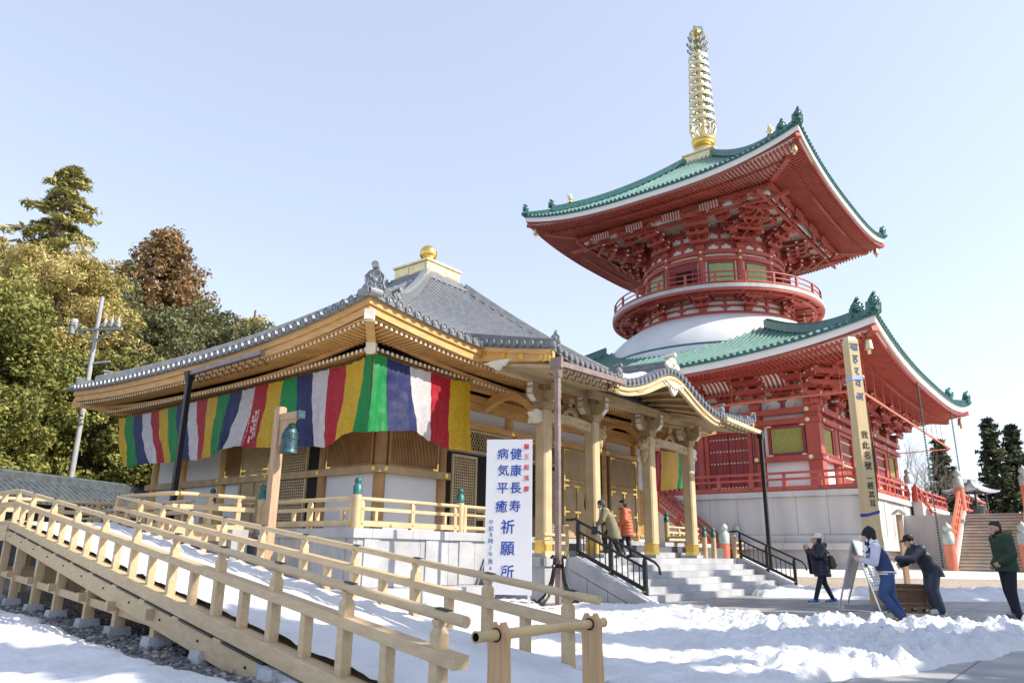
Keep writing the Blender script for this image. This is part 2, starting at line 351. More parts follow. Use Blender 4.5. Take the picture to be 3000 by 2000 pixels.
# stone base: slabs, cap and joints
mb = MB(); mb.box(.12, UL-.1, .12, VL-.1, -.3, 1.34, 1)
def slabs(mb, axis, c, a0, a1, z0, z1, n, th=.06, gap=.012):
    for i in range(n):
        x0 = lerp(a0, a1, i/n)+gap/2; x1 = lerp(a0, a1, (i+1)/n)-gap/2
        if axis == 'v': mb.box(c, c+th, x0, x1, z0, z1)
        else: mb.box(x0, x1, c, c+th, z0, z1)
slabs(mb, 'v', .06, .06, VL, .36, 1.338, 13); slabs(mb, 'v', .04, .06, VL, -.3, .35, 13, .08)
slabs(mb, 'u', .06, .125, 5.6, .36, 1.338, 6); slabs(mb, 'u', .04, .125, 5.6, -.3, .35, 6, .08)
for v in (.3, 2.6, 4.9, 7.2, 9.5): mb.box(.03, .1, v, v+.42, .36, 1.338)
for u in (.32, 2.1, 3.2): mb.box(u, u+.42, .03, .1, .36, 1.338)
hp('stone_base', mb, [GRANITE, GRANITED])
mb = MB()
n = 10
for i in range(n): mb.box(0, .5, lerp(0, VL, i/n)+.004, lerp(0, VL, (i+1)/n)-.004, 1.34, CAPZ)
for i in range(4): mb.box(lerp(.504, 5.1, i/4)+.004, lerp(.504, 5.1, (i+1)/4)-.004, 0, .5, 1.34, CAPZ)
mb.prism([(5.104, CAPZ), (5.25, 1.51), (5.55, 1.2), (5.55, 1.02), (5.4, 1.02), (5.104, 1.34)], (0, 0, 0), (1, 0, 0), (0, 0, 1), (0, .5, 0))
mb.box(.5, UL, .5, VL, 1.36, FLZ); 
hp('base_coping', mb, GRANITE)
mb = MB(); mb.box(-.5, .03, -.5, 11, -.3, .34); mb.box(.03, 4.4, -.5, .03, -.3, .34); hp('base_plinth', mb, GRANITE)
# walls
mb = MB()
mb.box(W0u, W0u+.06, W0v, W1v, FLZ, 5.3); mb.box(W0u, W1u, W0v, W0v+.06, FLZ, 5.3)
mb.box(W0u, W1u, W1v-.06, W1v, FLZ, 5.3); mb.box(W1u-.06, W1u, W0v, W1v, FLZ, 5.3)
hp('plaster_wall', mb, PLASTER)
colv = (1.9, 4.1, 6.45, 8.95, 11.35, 13.2); colu = (2.25, 4.4, 7.25, 9.75, 12.6, 14.8, 16.3)
def column(u, v, z1=5.35, r=.15):
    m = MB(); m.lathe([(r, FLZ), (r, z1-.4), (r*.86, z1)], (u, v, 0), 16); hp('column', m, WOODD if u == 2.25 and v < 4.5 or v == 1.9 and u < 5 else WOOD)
for v in colv: column(W0u, v)
for u in colu[1:]: column(u, W0v)
# tie beams with gilt rosettes
def rosette(mb, p, nrm, r=.06, mi=0):
    mb.lathe([(r, 0), (r*.9, .02), (r*.45, .022), (r*.4, .035), (0, .04)], p, 8, mi, False, nrm)
for z0, z1, proud in ((2.93, 3.11, .2), (4.42, 4.6, .2), (4.98, 5.16, .21)):
    m = MB(); m.box(W0u-proud, W0u-.02, W0v-proud, W1v+.3, z0, z1); hp('tie_beam', m, WOODG if z0 < 3 else WOOD)
    m = MB(); ue = 4.6 if z0 < 3 else W1u+.3
    m.box(W0u-.02, ue, W0v-proud, W0v-.02, z0, z1); hp('tie_beam', m, WOODG if z0 < 3 else WOOD)
for p_, n_, r_ in [((W0u-.2, v, 3.02), (-1, 0, 0), .06) for v in colv] + [((u, W0v-.2, 3.02), (0, -1, 0), .06) for u in (2.25, 4.4)] + [((u, W0v-.2, 4.51), (0, -1, 0), .075) for u in colu[2:]]:
    m = MB(); rosette(m, p_, n_, r_); hp('gilt_rosette', m, GOLD)
# slatted wooden wall panels above the lower beam
def slat_panel(face, a0, a1, z0, z1, name='slat_panel', frame=WOODD, sl=WOODD, off=.1, n=None):
    m = MB(); S = (lambda a, d, z: (W0u-d, a, z)) if face == 'L' else (lambda a, d, z: (a, W0v-d, z))
    def bx(a, b, d0, d1, z, zz, mi):
        p = [S(x, d, q) for x in (a, b) for d in (d0, d1) for q in (z, zz)]
        m.add(p, [(0, 1, 3, 2), (4, 6, 7, 5), (0, 4, 5, 1), (2, 3, 7, 6), (0, 2, 6, 4), (1, 5, 7, 3)], mi)
    f = .07
    bx(a0, a1, off-.08, off-.05, z0, z1, 2)
    bx(a0, a0+f, off-.05, off, z0, z1, 0); bx(a1-f, a1, off-.05, off, z0, z1, 0); bx(a0+f, a1-f, off-.05, off, z0, z0+f, 0); bx(a0+f, a1-f, off-.05, off, z1-f, z1, 0)
    n = n or int((a1-a0-2*f)/.05)
    for i in range(n):
        x = lerp(a0+f, a1-f, (i+.5)/n); bx(x-.013, x+.013, off-.05, off-.015, z0+f, z1-f, 1)
    bx(a1-f-.14, a1-f+.02, off, off+.004, z0+.01, z0+.05, 3); bx(a1-.06, a1-.02, off, off+.004, z0+.01, z0+.2, 3)
    return hp(name, m, [frame, sl, WOODD, GOLD])
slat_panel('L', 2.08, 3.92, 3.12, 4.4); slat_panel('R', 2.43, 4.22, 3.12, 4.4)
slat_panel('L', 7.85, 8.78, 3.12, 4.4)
# dark openings, lattice doors, panel doors
def door_box(face, a0, a1, z0, z1, d, mi, m):
    S = (lambda a, dd, z: (W0u-dd, a, z)) if face == 'L' else (lambda a, dd, z: (a, W0v-dd, z))
    p = [S(x, dd, q) for x in (a0, a1) for dd in (d[0], d[1]) for q in (z0, z1)]
    m.add(p, [(0, 1, 3, 2), (4, 6, 7, 5), (0, 4, 5, 1), (2, 3, 7, 6), (0, 2, 6, 4), (1, 5, 7, 3)], mi)
def lattice(face, a0, a1, z0, z1, off, nx, nz, b=.022):
    m = MB(); f = .07; D = lambda a, bb, z, zz, d, mi: door_box(face, a, bb, z, zz, d, mi, m)
    D(a0+f, a1-f, z0+f, z1-f, (off-.035, off-.03), 1)
    for a in (a0, a1-f): D(a, a+f, z0, z1, (off-.05, off+.01), 0)
    for z in (z0, z1-f): D(a0+f, a1-f, z, z+f, (off-.05, off+.01), 0)
    for i in range(1, nx):
        x = lerp(a0+f, a1-f, i/nx); D(x-b/2, x+b/2, z0+f, z1-f, (off-.028, off), 0)
    for i in range(1, nz):
        z = lerp(z0+f, z1-f, i/nz); D(a0+f, a1-f, z-b/2, z+b/2, (off-.028, off-.002), 0)
    return hp('lattice_door', m, [WOODP, DARK])
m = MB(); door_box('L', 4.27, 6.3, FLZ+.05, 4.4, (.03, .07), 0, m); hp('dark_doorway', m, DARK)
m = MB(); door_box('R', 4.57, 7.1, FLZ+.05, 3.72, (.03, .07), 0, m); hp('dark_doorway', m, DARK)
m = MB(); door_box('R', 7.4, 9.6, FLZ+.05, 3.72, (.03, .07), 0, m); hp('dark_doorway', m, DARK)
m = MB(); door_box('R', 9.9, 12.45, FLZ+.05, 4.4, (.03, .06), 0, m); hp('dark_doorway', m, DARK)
lattice('L', 4.68, 5.88, FLZ+.08, 4.0, .12, 12, 30)
lattice('R', 4.72, 5.74, FLZ+.08, 3.66, .12, 11, 26); lattice('R', 9.0, 9.62, FLZ+.08, 3.6, .12, 7, 26)
def transom(a0, a1, z0, z1):
    m = MB(); D = lambda a, b, z, zz, d, mi: door_box('R', a, b, z, zz, d, mi, m)
    D(a0, a1, z0, z1, (.075, .08), 1)
    for a in (a0, a1-.06): D(a, a+.06, z0, z1, (.08, .16), 0)
    for z in (z0, z1-.06): D(a0+.06, a1-.06, z, z+.06, (.08, .16), 0)
    n = int((a1-a0)/.11); w = a1-a0-.12; h = z1-z0-.12
    for i in range(-n, n+1):
        for sg in (1, -1):
            x0 = a0+.06 + (i+.5)*w/n; x1 = x0 + sg*h*.62; pz0, pz1 = z0+.06, z1-.06
            pa, pb = [x0, pz0], [x1, pz1]
            if max(pa[0], pb[0]) < a0+.06 or min(pa[0], pb[0]) > a1-.06: continue
            def clip(p, q):
                L_, R_ = a0+.06, a1-.06; p = p[:]
                if p[0] < L_: t = (L_-p[0])/(q[0]-p[0]); p = [L_, p[1]+(q[1]-p[1])*t]
                if p[0] > R_: t = (R_-p[0])/(q[0]-p[0]); p = [R_, p[1]+(q[1]-p[1])*t]
                return p
            a, b = clip(pa, pb), clip(pb, pa)
            m.bar((a[0], W0v-.1-.01*sg, a[1]), (b[0], W0v-.1-.01*sg, b[1]), .016, .02, 0, up=(0, 1, 0))
    hp('lattice_transom', m, [WOODP, DARK])
transom(4.6, 7.1, 3.76, 4.4); transom(7.42, 9.58, 3.76, 4.4)
def panel_door(face, a0, a1, z0, z1, off):
    m = MB(); D = lambda a, b, z, zz, d, mi: door_box(face, a, b, z, zz, d, mi, m)
    D(a0, a1, z0, z1, (off-.06, off-.02), 1)
    f = .09
    for a in (a0, a1-f): D(a, a+f, z0, z1, (off-.02, off+.02), 0)
    zs = [z0, lerp(z0, z1, .27), lerp(z0, z1, .56), lerp(z0, z1, .62), z1-f]
    for z in zs: D(a0+f, a1-f, z, z+f*.9, (off-.02, off+.018), 0)
    c = (a0+a1)/2
    D(c-.04, c+.04, z0+f, zs[2], (off-.02, off+.016), 0)
    n = int((a1-a0-2*f)/.055)
    for i in range(n):
        x = lerp(a0+f, a1-f, (i+.5)/n); D(x-.014, x+.014, zs[3]+f, z1-f, (off-.02, off), 2)
    for z in zs:      # gilt corner fittings
        for a, sg in ((a0, 1), (a1, -1)):
            x0, x1 = sorted((a+sg*.01, a+sg*.3)); D(x0, x1, z+.015, z+f*.75, (off+.02, off+.024), 3)
            x0, x1 = sorted((a+sg*.015, a+sg*.075)); D(x0, x1, z-.1, z+.2 if z < z1-.2 else z+f, (off+.02, off+.0235), 3)
        if z in zs[1:3]: D(c-.17, c+.17, z+.015, z+f*.75, (off+.018, off+.022), 3); D(c-.03, c+.03, z-.14, z, (off+.018, off+.0215), 3)
    return hp('panel_door', m, [WOODG, WOODG, WOODP, GOLD])
panel_door('L', 6.35, 7.8, FLZ+.06, 4.25, .16)
slat_panel('R', 14.95, 16.15, 1.7, 4.35, frame=WOOD, sl=WOOD)  # warmer wood than the other panels, colour imitating an orange sunlit glow
panel_door('R', 9.85, 11.45, FLZ+.06, 4.4, .22); panel_door('R', 12.75, 14.6, FLZ+.06, 4.4, .22)
# small wall struts and bracket blocks under the eaves of the porch front
for u in (4.4, 7.25, 9.75, 12.6, 14.8):
    m = MB(); m.box(u-.1, u+.1, 1.62, 1.84, 5.165, 5.42)
    m.prism([(-.55, .2), (-.5, .02), (-.3, -.1), (.3, -.1), (.5, .02), (.55, .2)], (u, 1.84, 5.5), (1, 0, 0), (0, 0, 1), (0, -.18, 0), 0)
    for x in (-.45, 0, .45): m.box(u+x-.1, u+x+.1, 1.6, 1.85, 5.705, 5.83)
    hp('wall_bracket', m, WOOD)
# railings of the veranda (koran)
def koran(mats, pts, hrail, posts, name='veranda_railing', par=None, S=HALL, r=.042, w=.085, studs=True, parent_fn=hp, base=CAPZ):
    m = MB(); z = base
    for a, b in zip(pts[:-1], pts[1:]):
        a, b = np.array(a, float), np.array(b, float)
        m.tube([(*a, z+hrail-r), (*b, z+hrail-r)], r, 10)
        m.bar((*a, z+hrail*.62), (*b, z+hrail*.62), w*.8, w*.85); m.bar((*a, z+.10), (*b, z+.10), w*1.1, w*1.35)
        L_ = np.linalg.norm(b-a); n = max(1, int(L_/.8))
        for i in range(n):
            p = lerp(a, b, (i+.5)/n); m.bar((*p, z+.165), (*p, z+hrail*.62-.035), w*.85, w*.85, up=(0, 1, 0))
    o = parent_fn(name, m, mats)
    for p in posts:
        m = MB(); x, y = p
        m.bar((x, y, z), (x, y, z+hrail*.78), w*1.15, w*1.15, 0, up=(0, 1, 0)); m.bar((x, y, z+hrail*.78), (x, y, z+hrail-2*r+.01), w*1.15, w*1.15, 0, up=(0, 1, 0), wb=w*.6, hb=w*.6)
        if studs:
            for zz in (z+.1, z+hrail*.62):
                for nn in ((-1, 0, 0), (0, -1, 0)): m.lathe([(.026, 0), (.024, .012), (.012, .018), (0, .02)], (x+nn[0]*w*.58, y+nn[1]*w*.58, zz), 8, 1, True, nn)
        part('rail_post', m, [mats, GOLD], o, S)
    return o
def big_post(u, v, z0=CAPZ, h=.68, r=.088, parent=None):
    m = MB(); m.lathe([(r, z0), (r, z0+h)], (u, v, 0), 18); o = hp('newel_post', m, WOODP, parent)
    m = MB(); giboshi(m, (u, v, z0+h), r*1.02); part('bronze_cap', m, BRONZE, o, HALL)
    return o
E_ = .14
koran(WOODP, [(E_, E_), (E_, 3.54)], .64, [(E_, .27), (E_, 1.68), (E_, 3.4)])
koran(WOODP, [(E_, E_), (3.3, E_)], .64, [(.27, E_), (1.72, E_), (3.1, E_)])
koran(WOODP, [(E_, 5.78), (E_, 14.8)], .64, [(E_, 8), (E_, 10.3), (E_, 12.6)])
for p in ((E_, E_), (E_, 3.56), (E_, 5.76), (3.3, E_)): big_post(*p)
# the railing end that bends back towards the porch
m = MB()
for hz, rr in ((.60, .042), (.40, .034), (.10, .05)):
    m.tube([(3.38, E_, CAPZ+hz), (4.3, E_, CAPZ+hz), (4.62, .2, CAPZ+hz-.01), (4.78, .42, CAPZ+hz-.03), (4.8, .9, CAPZ+hz-.03)], rr, 8)
for u in (3.45, 4.25): m.bar((u, E_, CAPZ), (u, E_, CAPZ+.58), .09, .09, up=(0, 1, 0))
hp('veranda_railing', m, WOODP)
# ---- main roof of the hall
hroof = Roof((9.1, 7.6), (9.2, 7.7), (.95, .95), 6.04, 5.0, .34, (.5, .3, .3, .24))
mb = MB(); ds = MB(); hx = MB()
for k in range(4): hroof.surface(mb, k)
for k in range(4): hroof.ribs(mb, ds, k, .29, .066, 0, rd=.102)
for k in range(4): hroof.band(mb, k, .0, .35, -.07, .0)
roof_o = hp('roof', mb, TILE); part('eave_tile_ends', ds, TILEE, roof_o, HALL, kind='stuff')
m = MB()
for k in range(4): hroof.hip(m, k, .07, .985, .34, .3)
part('hip_ridge', m, TILE, roof_o, HALL)
def onigawara(mb, p, d, s=1.0):
    """demon tile at the end of a ridge: carved plate with round rod tiles"""
    d = np.array(d, float); d /= np.linalg.norm(d); sv = np.array((-d[1], d[0], 0)); p = np.array(p, float); up_ = np.array((0, 0, 1.))
    poly = [(-.24, 0), (-.30, .1), (-.22, .22), (-.25, .40), (-.13, .52), (0, .58), (.13, .52), (.25, .40), (.22, .22), (.30, .1), (.24, 0)]
    mb.prism([(a*s, b*s) for a, b in poly], p, sv, up_, d*.12*s)
    for a, b, r in ((0, .27, .085), (-.045, .36, .03), (.045, .36, .03), (0, .19, .05)):
        q = p + sv*a*s + up_*b*s + d*.12*s; mb.sphere(q, r*s, 10, 6)
    for g in (-1, 1):
        for pts in ([(.26, .06), (.20, .2), (.23, .38), (.13, .5), (.05, .54)], [(.08, .33), (.13, .42), (.1, .52)], [(.05, .1), (.14, .06), (.19, .12), (.13, .17), (.1, .12)], [(.1, .22), (.17, .26), (.15, .33)]):
            mb.tube([p + sv*g*a*s + up_*b*s + d*.125*s for a, b in pts], .022*s, 5)
    mb.tube([p+up_*.6*s-d*.25*s, p+up_*.66*s+d*.22*s], .085*s, 12); mb.lathe([(.085*s, 0), (.07*s, .0), (.07*s, -.015), (.0, -.015)], p+up_*.66*s+d*.222*s, 12, 0, True, d)
ndir = hroof.pt(0, -1, 0)-hroof.pt(0, -1, .3); ndir[2] = 0; ndir /= np.linalg.norm(ndir)
m = MB(); e0 = hroof.pt(0, -1, .055); onigawara(m, e0+np.array((0, 0, .05)), ndir, .95)
e1 = hroof.pt(0, -1, 0)
m.tube([e1-ndir*.5+np.array((0, 0, .16)), e1+ndir*.06+np.array((0, 0, .15))], .11, 14); m.lathe([(.11, 0), (.09, 0), (.09, -.02), (.05, -.02), (.045, 0), (0, 0)], e1+ndir*.062+np.array((0, 0, .15)), 14, 0, True, ndir)
e2 = hroof.pt(0, -.93, .09); onigawara(m, e2+np.array((0, 0, .0)), (0, -1, 0), .62)
part('ridge_end_ornament', m, TILEE, roof_o, HALL)
for k, nm in ((3, 0), (1, 1)):
    m = MB(); q0 = hroof.pt(k, -1, .10); dd = hroof.pt(k, -1, 0)-hroof.pt(k, -1, .3); dd[2] = 0; dd /= np.linalg.norm(dd)
    onigawara(m, q0, dd, .6); part('ridge_end_ornament', m, TILEE, roof_o, HALL); m = MB(); q1 = hroof.pt(k, -1, .02); m.bar(q1-dd*1.0+np.array((0, 0, .1)), q1+np.array((0, 0, .12)), .3, .3)
    onigawara(m, q1, dd, .5); part('ridge_end_ornament', m, TILEE, roof_o, HALL)
# stacked ridge rows below the gilt finial
m = MB(); c0 = (9.1, 7.6)
for i, (h, zz) in enumerate(((1.22, 10.86), (1.14, 10.95), (1.06, 11.04), (1.0, 11.13))):
    m.box(c0[0]-h, c0[0]+h, c0[1]-h, c0[1]+h, zz, zz+.085)
part('top_ridge', m, TILE, roof_o, HALL)
fin = MB(); h = .9
fin.box(c0[0]-h, c0[0]+h, c0[1]-h, c0[1]+h, 11.21, 11.66); fin.box(c0[0]-h-.06, c0[0]+h+.06, c0[1]-h-.06, c0[1]+h+.06, 11.66, 11.74); fin.box(c0[0]-h-.05, c0[0]+h+.05, c0[1]-h-.05, c0[1]+h+.05, 11.15, 11.21)
for sx in (-.45, .45):
    fin.box(c0[0]+sx-.33, c0[0]+sx+.33, c0[1]-h-.025, c0[1]-h, 11.3, 11.58); fin.box(c0[0]-h-.025, c0[0]-h, c0[1]+sx-.33, c0[1]+sx+.33, 11.3, 11.58)
part('finial_box', fin, PGOLD, roof_o, HALL)
fin = MB(); fin.lathe([(.62, 11.74), (.55, 11.86), (.36, 11.97), (.22, 12.02), (.2, 12.06), (.26, 12.1)] + [(.345*math.cos(a), 12.42+.345*math.sin(a)) for a in np.linspace(-1.1, 1.5, 10)] + [(0, 12.79)], (*c0, 0), 28)
part('gold_ball_finial', fin, GOLD, roof_o, HALL)
# eaves: fascia boards, two tiers of rafters, soffit boards
m = MB()
for k in range(4):
    hroof.band(m, k, .07, .2, -.23, -.072); hroof.band(m, k, .12, .26, -.42, -.232)
hp('eave_fascia', m, WOOD)
OM = 2.2
for k in range(4):
    m = MB(); hroof.rafters(m, k, .155, .2, 1.0, .065, .075, -.475, .12, OM); m2 = MB(); hroof.board(m2, k, .14, 1.05, -.425, .12, OM)
    hp('flying_rafters', m, [WOOD, TIPW], kind='stuff'); hp('soffit_board', m2, WOOD)
    m = MB(); hroof.rafters(m, k, .155, .86, 2.3, .07, .085, -.80, .2, OM); m2 = MB(); hroof.board(m2, k, .95, 2.4, -.755, .2, OM); m3 = MB()
    hp('base_rafters', m, [WOOD, TIPW], kind='stuff'); hp('soffit_board', m2, WOOD)
    m = MB(); hroof.band(m, k, .88, 1.0, -.64, -.54); hp('rafter_plate', m, WOOD)
p1 = hroof.eave(0, -1, .12, -.46); p2 = hroof.eave(0, -1, .95, -.62-.1); p3 = hroof.eave(0, -1, 2.2, -.9); p3[2] = 5.45
m = MB(); m.bar(p1, p2, .2, .24, 0, mi_end=1); p2b = p2.copy(); p2b[2] -= .2; m.bar(p2b+ndir*.12, p3, .21, .24, 0, mi_end=1)
m.bar(p1+ndir*.005, p1-ndir*.14, .215, .255, 1); m.bar(p2b+ndir*.125, p2b-ndir*.14, .225, .255, 1)
m.bar(p1+np.array((0, 0, -.135))-ndir*.01, p1-ndir*.14+np.array((0, 0, -.135)), .19, .06, 2); m.bar(p2b+ndir*.1+np.array((0, 0, -.135)), p2b-ndir*.1+np.array((0, 0, -.135)), .19, .06, 2)
hp('hip_rafter', m, [WOOD, TIPW, PGOLD])
for k in (1, 3):
    m = MB(); p1 = hroof.eave(k, -1, .12, -.46); p3 = hroof.eave(k, -1, 2.2, -.9); p3[2] = 5.3; m.bar(p1, p3, .2, .24, 0, mi_end=1); hp('hip_rafter', m, [WOOD, TIPW])
m = MB()
for z0, z1, d in ((5.17, 5.36, .12), (5.40, 5.62, .5)):
    m.box(W0u-d-.2, W0u-d, W0v-d-.2, W1v+d, z0, z1); m.box(W0u-d, W1u+d, W0v-d-.2, W0v-d, z0, z1)
hp('eave_purlin', m, WOOD)
# ---- porch (kohai)
PU = (5.9, 8.3, 11.7, 14.6); PV = -.42; LZ = .975
for u in PU:
    m = MB(); a = .175; c = .045
    poly = [(-a+c, -a), (a-c, -a), (a, -a+c), (a, a-c), (a-c, a), (-a+c, a), (-a, a-c), (-a, -a+c)]
    m.prism(poly, (u, PV, LZ+.1), (1, 0, 0), (0, 1, 0), (0, 0, 4.78-LZ-.1)); o = hp('porch_pillar', m, WOODP)
    m = MB(); k = 1.045
    m.prism([(x*k, y*k) for x, y in poly], (u, PV, LZ+.1), (1, 0, 0), (0, 1, 0), (0, 0, .34)); m.prism([(x*k*1.03, y*k*1.03) for x, y in poly], (u, PV, LZ+.1), (1, 0, 0), (0, 1, 0), (0, 0, .15))
    for q in range(8):
        p = poly[q]; p2 = poly[(q+1) % 8]
        for t in (.25, .75): x, y = lerp(p[0], p2[0], t)*k, lerp(p[1], p2[1], t)*k; m.sphere((u+x, PV+y, LZ+.44), .028, 6, 4)
    part('gilt_foot', m, GOLD, o, HALL)
    m = MB(); b = .3; m.prism([(-b, -b), (b, -b), (b, b), (-b, b)], (u, PV, LZ), (1, 0, 0), (0, 1, 0), (0, 0, .1)); part('plinth_stone', m, GRANITE, o, HALL)
def tie(u0, u1, z, arch, name='rainbow_beam'):
    m = MB(); n = 14; top = []; bot = []
    for i in range(n+1):
        t = i/n; x = lerp(u0, u1, t); s4 = 4*t*(1-t); top.append((x, z+.13+arch*s4)); bot.append((x, z-.13+arch*s4+.03*s4))
    m.prism(top+bot[::-1], (0, PV+.1, 0), (1, 0, 0), (0, 0, 1), (0, -.2, 0))
    for x, sg in ((u0+.25, 1), (u1-.25, -1)):       # carved spirals
        pts = [(x+sg*.1*(1-a/9)*math.cos(a), PV-.1, z+.0+.09*(1-a/9)*math.sin(a)) for a in np.linspace(0, 8, 22)]
        m.tube(pts, .011, 4, 1)
        m.tube([(x+sg*.1, PV-.1, z), (x+sg*.3, PV-.1, z+.06), (x+sg*.5, PV-.1, z-.02)], .010, 4, 1)
    hp(name, m, [WOODP, WOODD])
tie(PU[0]+.17, PU[1]-.17, 4.6, .06); tie(PU[2]+.17, PU[3]-.17, 4.62, .06)
def front_bracket(u):
    m = MB(); z = 4.78
    m.box(u-.2, u+.2, PV-.2, PV+.2, z+.03, z+.22); m.box(u-.16, u+.16, PV-.16, PV+.16, z, z+.03)
    arm = [(-.62, .42), (-.62, .28), (-.5, .16), (-.34, .08), (.34, .08), (.5, .16), (.62, .28), (.62, .42)]
    for dirn, L_ in (((1, 0, 0), 1.0), ((0, 1, 0), .85)):
        d = np.array(dirn, float); sv = np.array((-d[1], d[0], 0.)); dep = .16 if dirn[0] else .158
        m.prism([(a*L_, b+(.0 if dirn[0] else .002)) for a, b in arm], np.array((u, PV, z+.12))+sv*dep/2, d, (0, 0, 1), -sv*dep)
        for sg in (-1, 1):           # white painted tips
            q = np.array((u, PV, z+.12))+d*sg*(.62*L_+.004); m.bar(q+(0, 0, .28), q+(0, 0, .42), .165, .015, 1, up=d)
            q = np.array((u, PV, z+.12)); m.bar(q+d*sg*.63*L_+(0, 0, .25), q+d*sg*.45*L_+(0, 0, .09), .163, .035, 1, up=(0, 0, 1))
            p = np.array((u, PV, 0))+d*sg*.5*L_
            m.box(p[0]-.11, p[0]+.11, p[1]-.11, p[1]+.11, z+.545, z+.70); q = p+d*sg*.114; m.bar(q+(0, 0, z+.6), q+(0, 0, z+.69), .18, .012, 1, up=d)
    m.box(u-.11, u+.11, PV-.11, PV+.11, z+.545, z+.70)
    hp('porch_bracket', m, [WOODG, TIPW])
for u in PU: front_bracket(u)
m = MB(); m.box(3.95, 16.3, PV-.11, PV+.11, 5.49, 5.66); hp('porch_purlin', m, WOODP)
for u in (PU[0], PU[1], PU[2], PU[3]):
    m = MB(); n = 12; top = []; bot = []
    for i in range(n+1):
        t = i/n; y = lerp(PV+.2, W0v-.2, t); zz = lerp(4.72, 5.05, t) + .45*math.sin(math.pi*t); top.append((y, zz+.14)); bot.append((y, zz-.12))
    m.prism(top+bot[::-1], (u-.1, 0, 0), (0, 1, 0), (0, 0, 1), (.2, 0, 0)); hp('shrimp_beam', m, WOOD)
# white bracket noses on the outer pillar and lion heads on the middle ones
def nose(u, sg):
    m = MB(); pl = [(0, -.12), (.14, -.2), (.3, -.16), (.42, -.24), (.36, -.05), (.44, .06), (.3, .16), (.12, .16), (0, .12)]
    m.prism([(x*sg, z) for x, z in pl], (u+sg*.18, PV+.09, 4.6), (1, 0, 0), (0, 0, 1), (0, -.18, 0), 0, 0)
    hp('carved_nose', m, TIPW)
nose(PU[0], -1); nose(PU[3], 1)
def lion(u, sg):
    m = MB(); rnd = random.Random(5); b = np.array((u+sg*.34, PV-.02, 4.52))
    m.sphere(b, .2, 14, 10, 0, (1.1, .95, 1)); m.sphere(b+(sg*.17, -.02, -.06), .13, 12, 8, 0, (1.1, 1, .8)); m.sphere(b+(sg*.2, 0, -.17), .09, 10, 6, 0, (1.2, 1, .5))
    m.sphere(b+(sg*.29, 0, 0), .05, 8, 6)
    for y in (-.09, .09): m.sphere(b+(sg*.16, y, .09), .045, 8, 6); m.sphere(b+(sg*.05, y*1.9, .16), .05, 8, 6, 0, (1, .6, 1.5))
    for i in range(38):
        a = rnd.uniform(0, 6.28); e = rnd.uniform(-1.2, 1.3); q = b + .2*np.array((-abs(math.cos(a))*sg*.7, math.sin(a)*math.cos(e), math.sin(e))); m.sphere(q, rnd.uniform(.035, .06), 6, 4)
    m.sphere(b+(sg*-.02, 0, -.3), .16, 10, 8, 0, (.9, .9, 1.3)); m.sphere(b+(sg*.02, 0, -.5), .09, 10, 8, 0, (.9, .9, 1.3))
    hp('lion_head_carving', m, WOODG)
lion(PU[1], 1); lion(PU[2], -1)
# frog-leg struts over the tie beams
for u in ((PU[0]+PU[1])/2, (PU[2]+PU[3])/2):
    m = MB(); m.prism([(-.38, 0), (-.3, .12), (-.12, .2), (-.08, .36), (.08, .36), (.12, .2), (.3, .12), (.38, 0), (.2, 0), (.1, .1), (-.1, .1), (-.2, 0)], (u, PV+.07, 4.8), (1, 0, 0), (0, 0, 1), (0, -.14, 0))
    for a in np.linspace(-.22, .22, 7): m.sphere((u+a, PV-.08, 4.9+.12*math.cos(a*5)), .05, 6, 4, 1)
    m.box(u-.12, u+.12, PV-.12, PV+.12, 5.165, 5.3); hp('carved_strut', m, [WOODG, WOODD])
# porch roof with the undulating (karahafu) gable in the middle of its front eave
KU0, KU1, KV, KZ, KC = 3.75, 16.45, -2.26, 5.62, 10.1
KH, KW = .78, 2.75
def kara(u):
    t = abs(u-KC)/KW
    if t >= 1.55: return 0
    return KH*(math.exp(-(t*1.75)**2) ) - .10*math.exp(-((t-1.12)/.28)**2)
def pz(u, v):
    d = v-KV; side = .22*max(0, 1-(u-KU0)/1.3)**2 + .22*max(0, 1-(KU1-u)/1.3)**2
    kk = kara(u)*max(0, 1-max(0, d-.1)/2.7)
    return KZ + .235*d + .018*d*d + kk + side*max(0, 1-d/2.5)
m = MB(); NV = 16; V1 = 1.7
us = np.linspace(KU0, KU1, 128)
m.grid([[(u, lerp(KV, V1, j/NV), pz(u, lerp(KV, V1, j/NV))) for j in range(NV+1)] for u in us], 0, True, True)
m.grid([[(u, lerp(KV, V1, j/NV), pz(u, lerp(KV, V1, j/NV))-.09) for j in range(NV+1)] for u in us], 0, True)
for u in (KU0, KU1): m.grid([[(u, lerp(KV, V1, j/NV), pz(u, lerp(KV, V1, j/NV))-d) for j in range(NV+1)] for d in (0, .09)], 0, False, u == KU0)
m.grid([[(u, KV, pz(u, KV)-d) for u in us] for d in (0, .09)], 0, False)
dsc = MB()
N_ = int((KU1-KU0)/.235)
for i in range(N_+1):
    u = KU0+.04+(KU1-KU0-.08)*i/N_
    rows = []
    for j in range(9):
        v = lerp(KV, V1-.2, j/8); z = pz(u, v); rows.append([(u+.06*math.cos(b), v, z+.068*math.sin(b)) for b in np.linspace(0, math.pi, 6)])
    m.grid(rows, 0, True)
    dsc.lathe([(.085, -.3), (.085, .06), (.074, .06), (.074, .045), (.045, .045), (.04, .06), (0, .06)], (u, KV, pz(u, KV)+.045), 12, 0, False, (0, -1, 0))
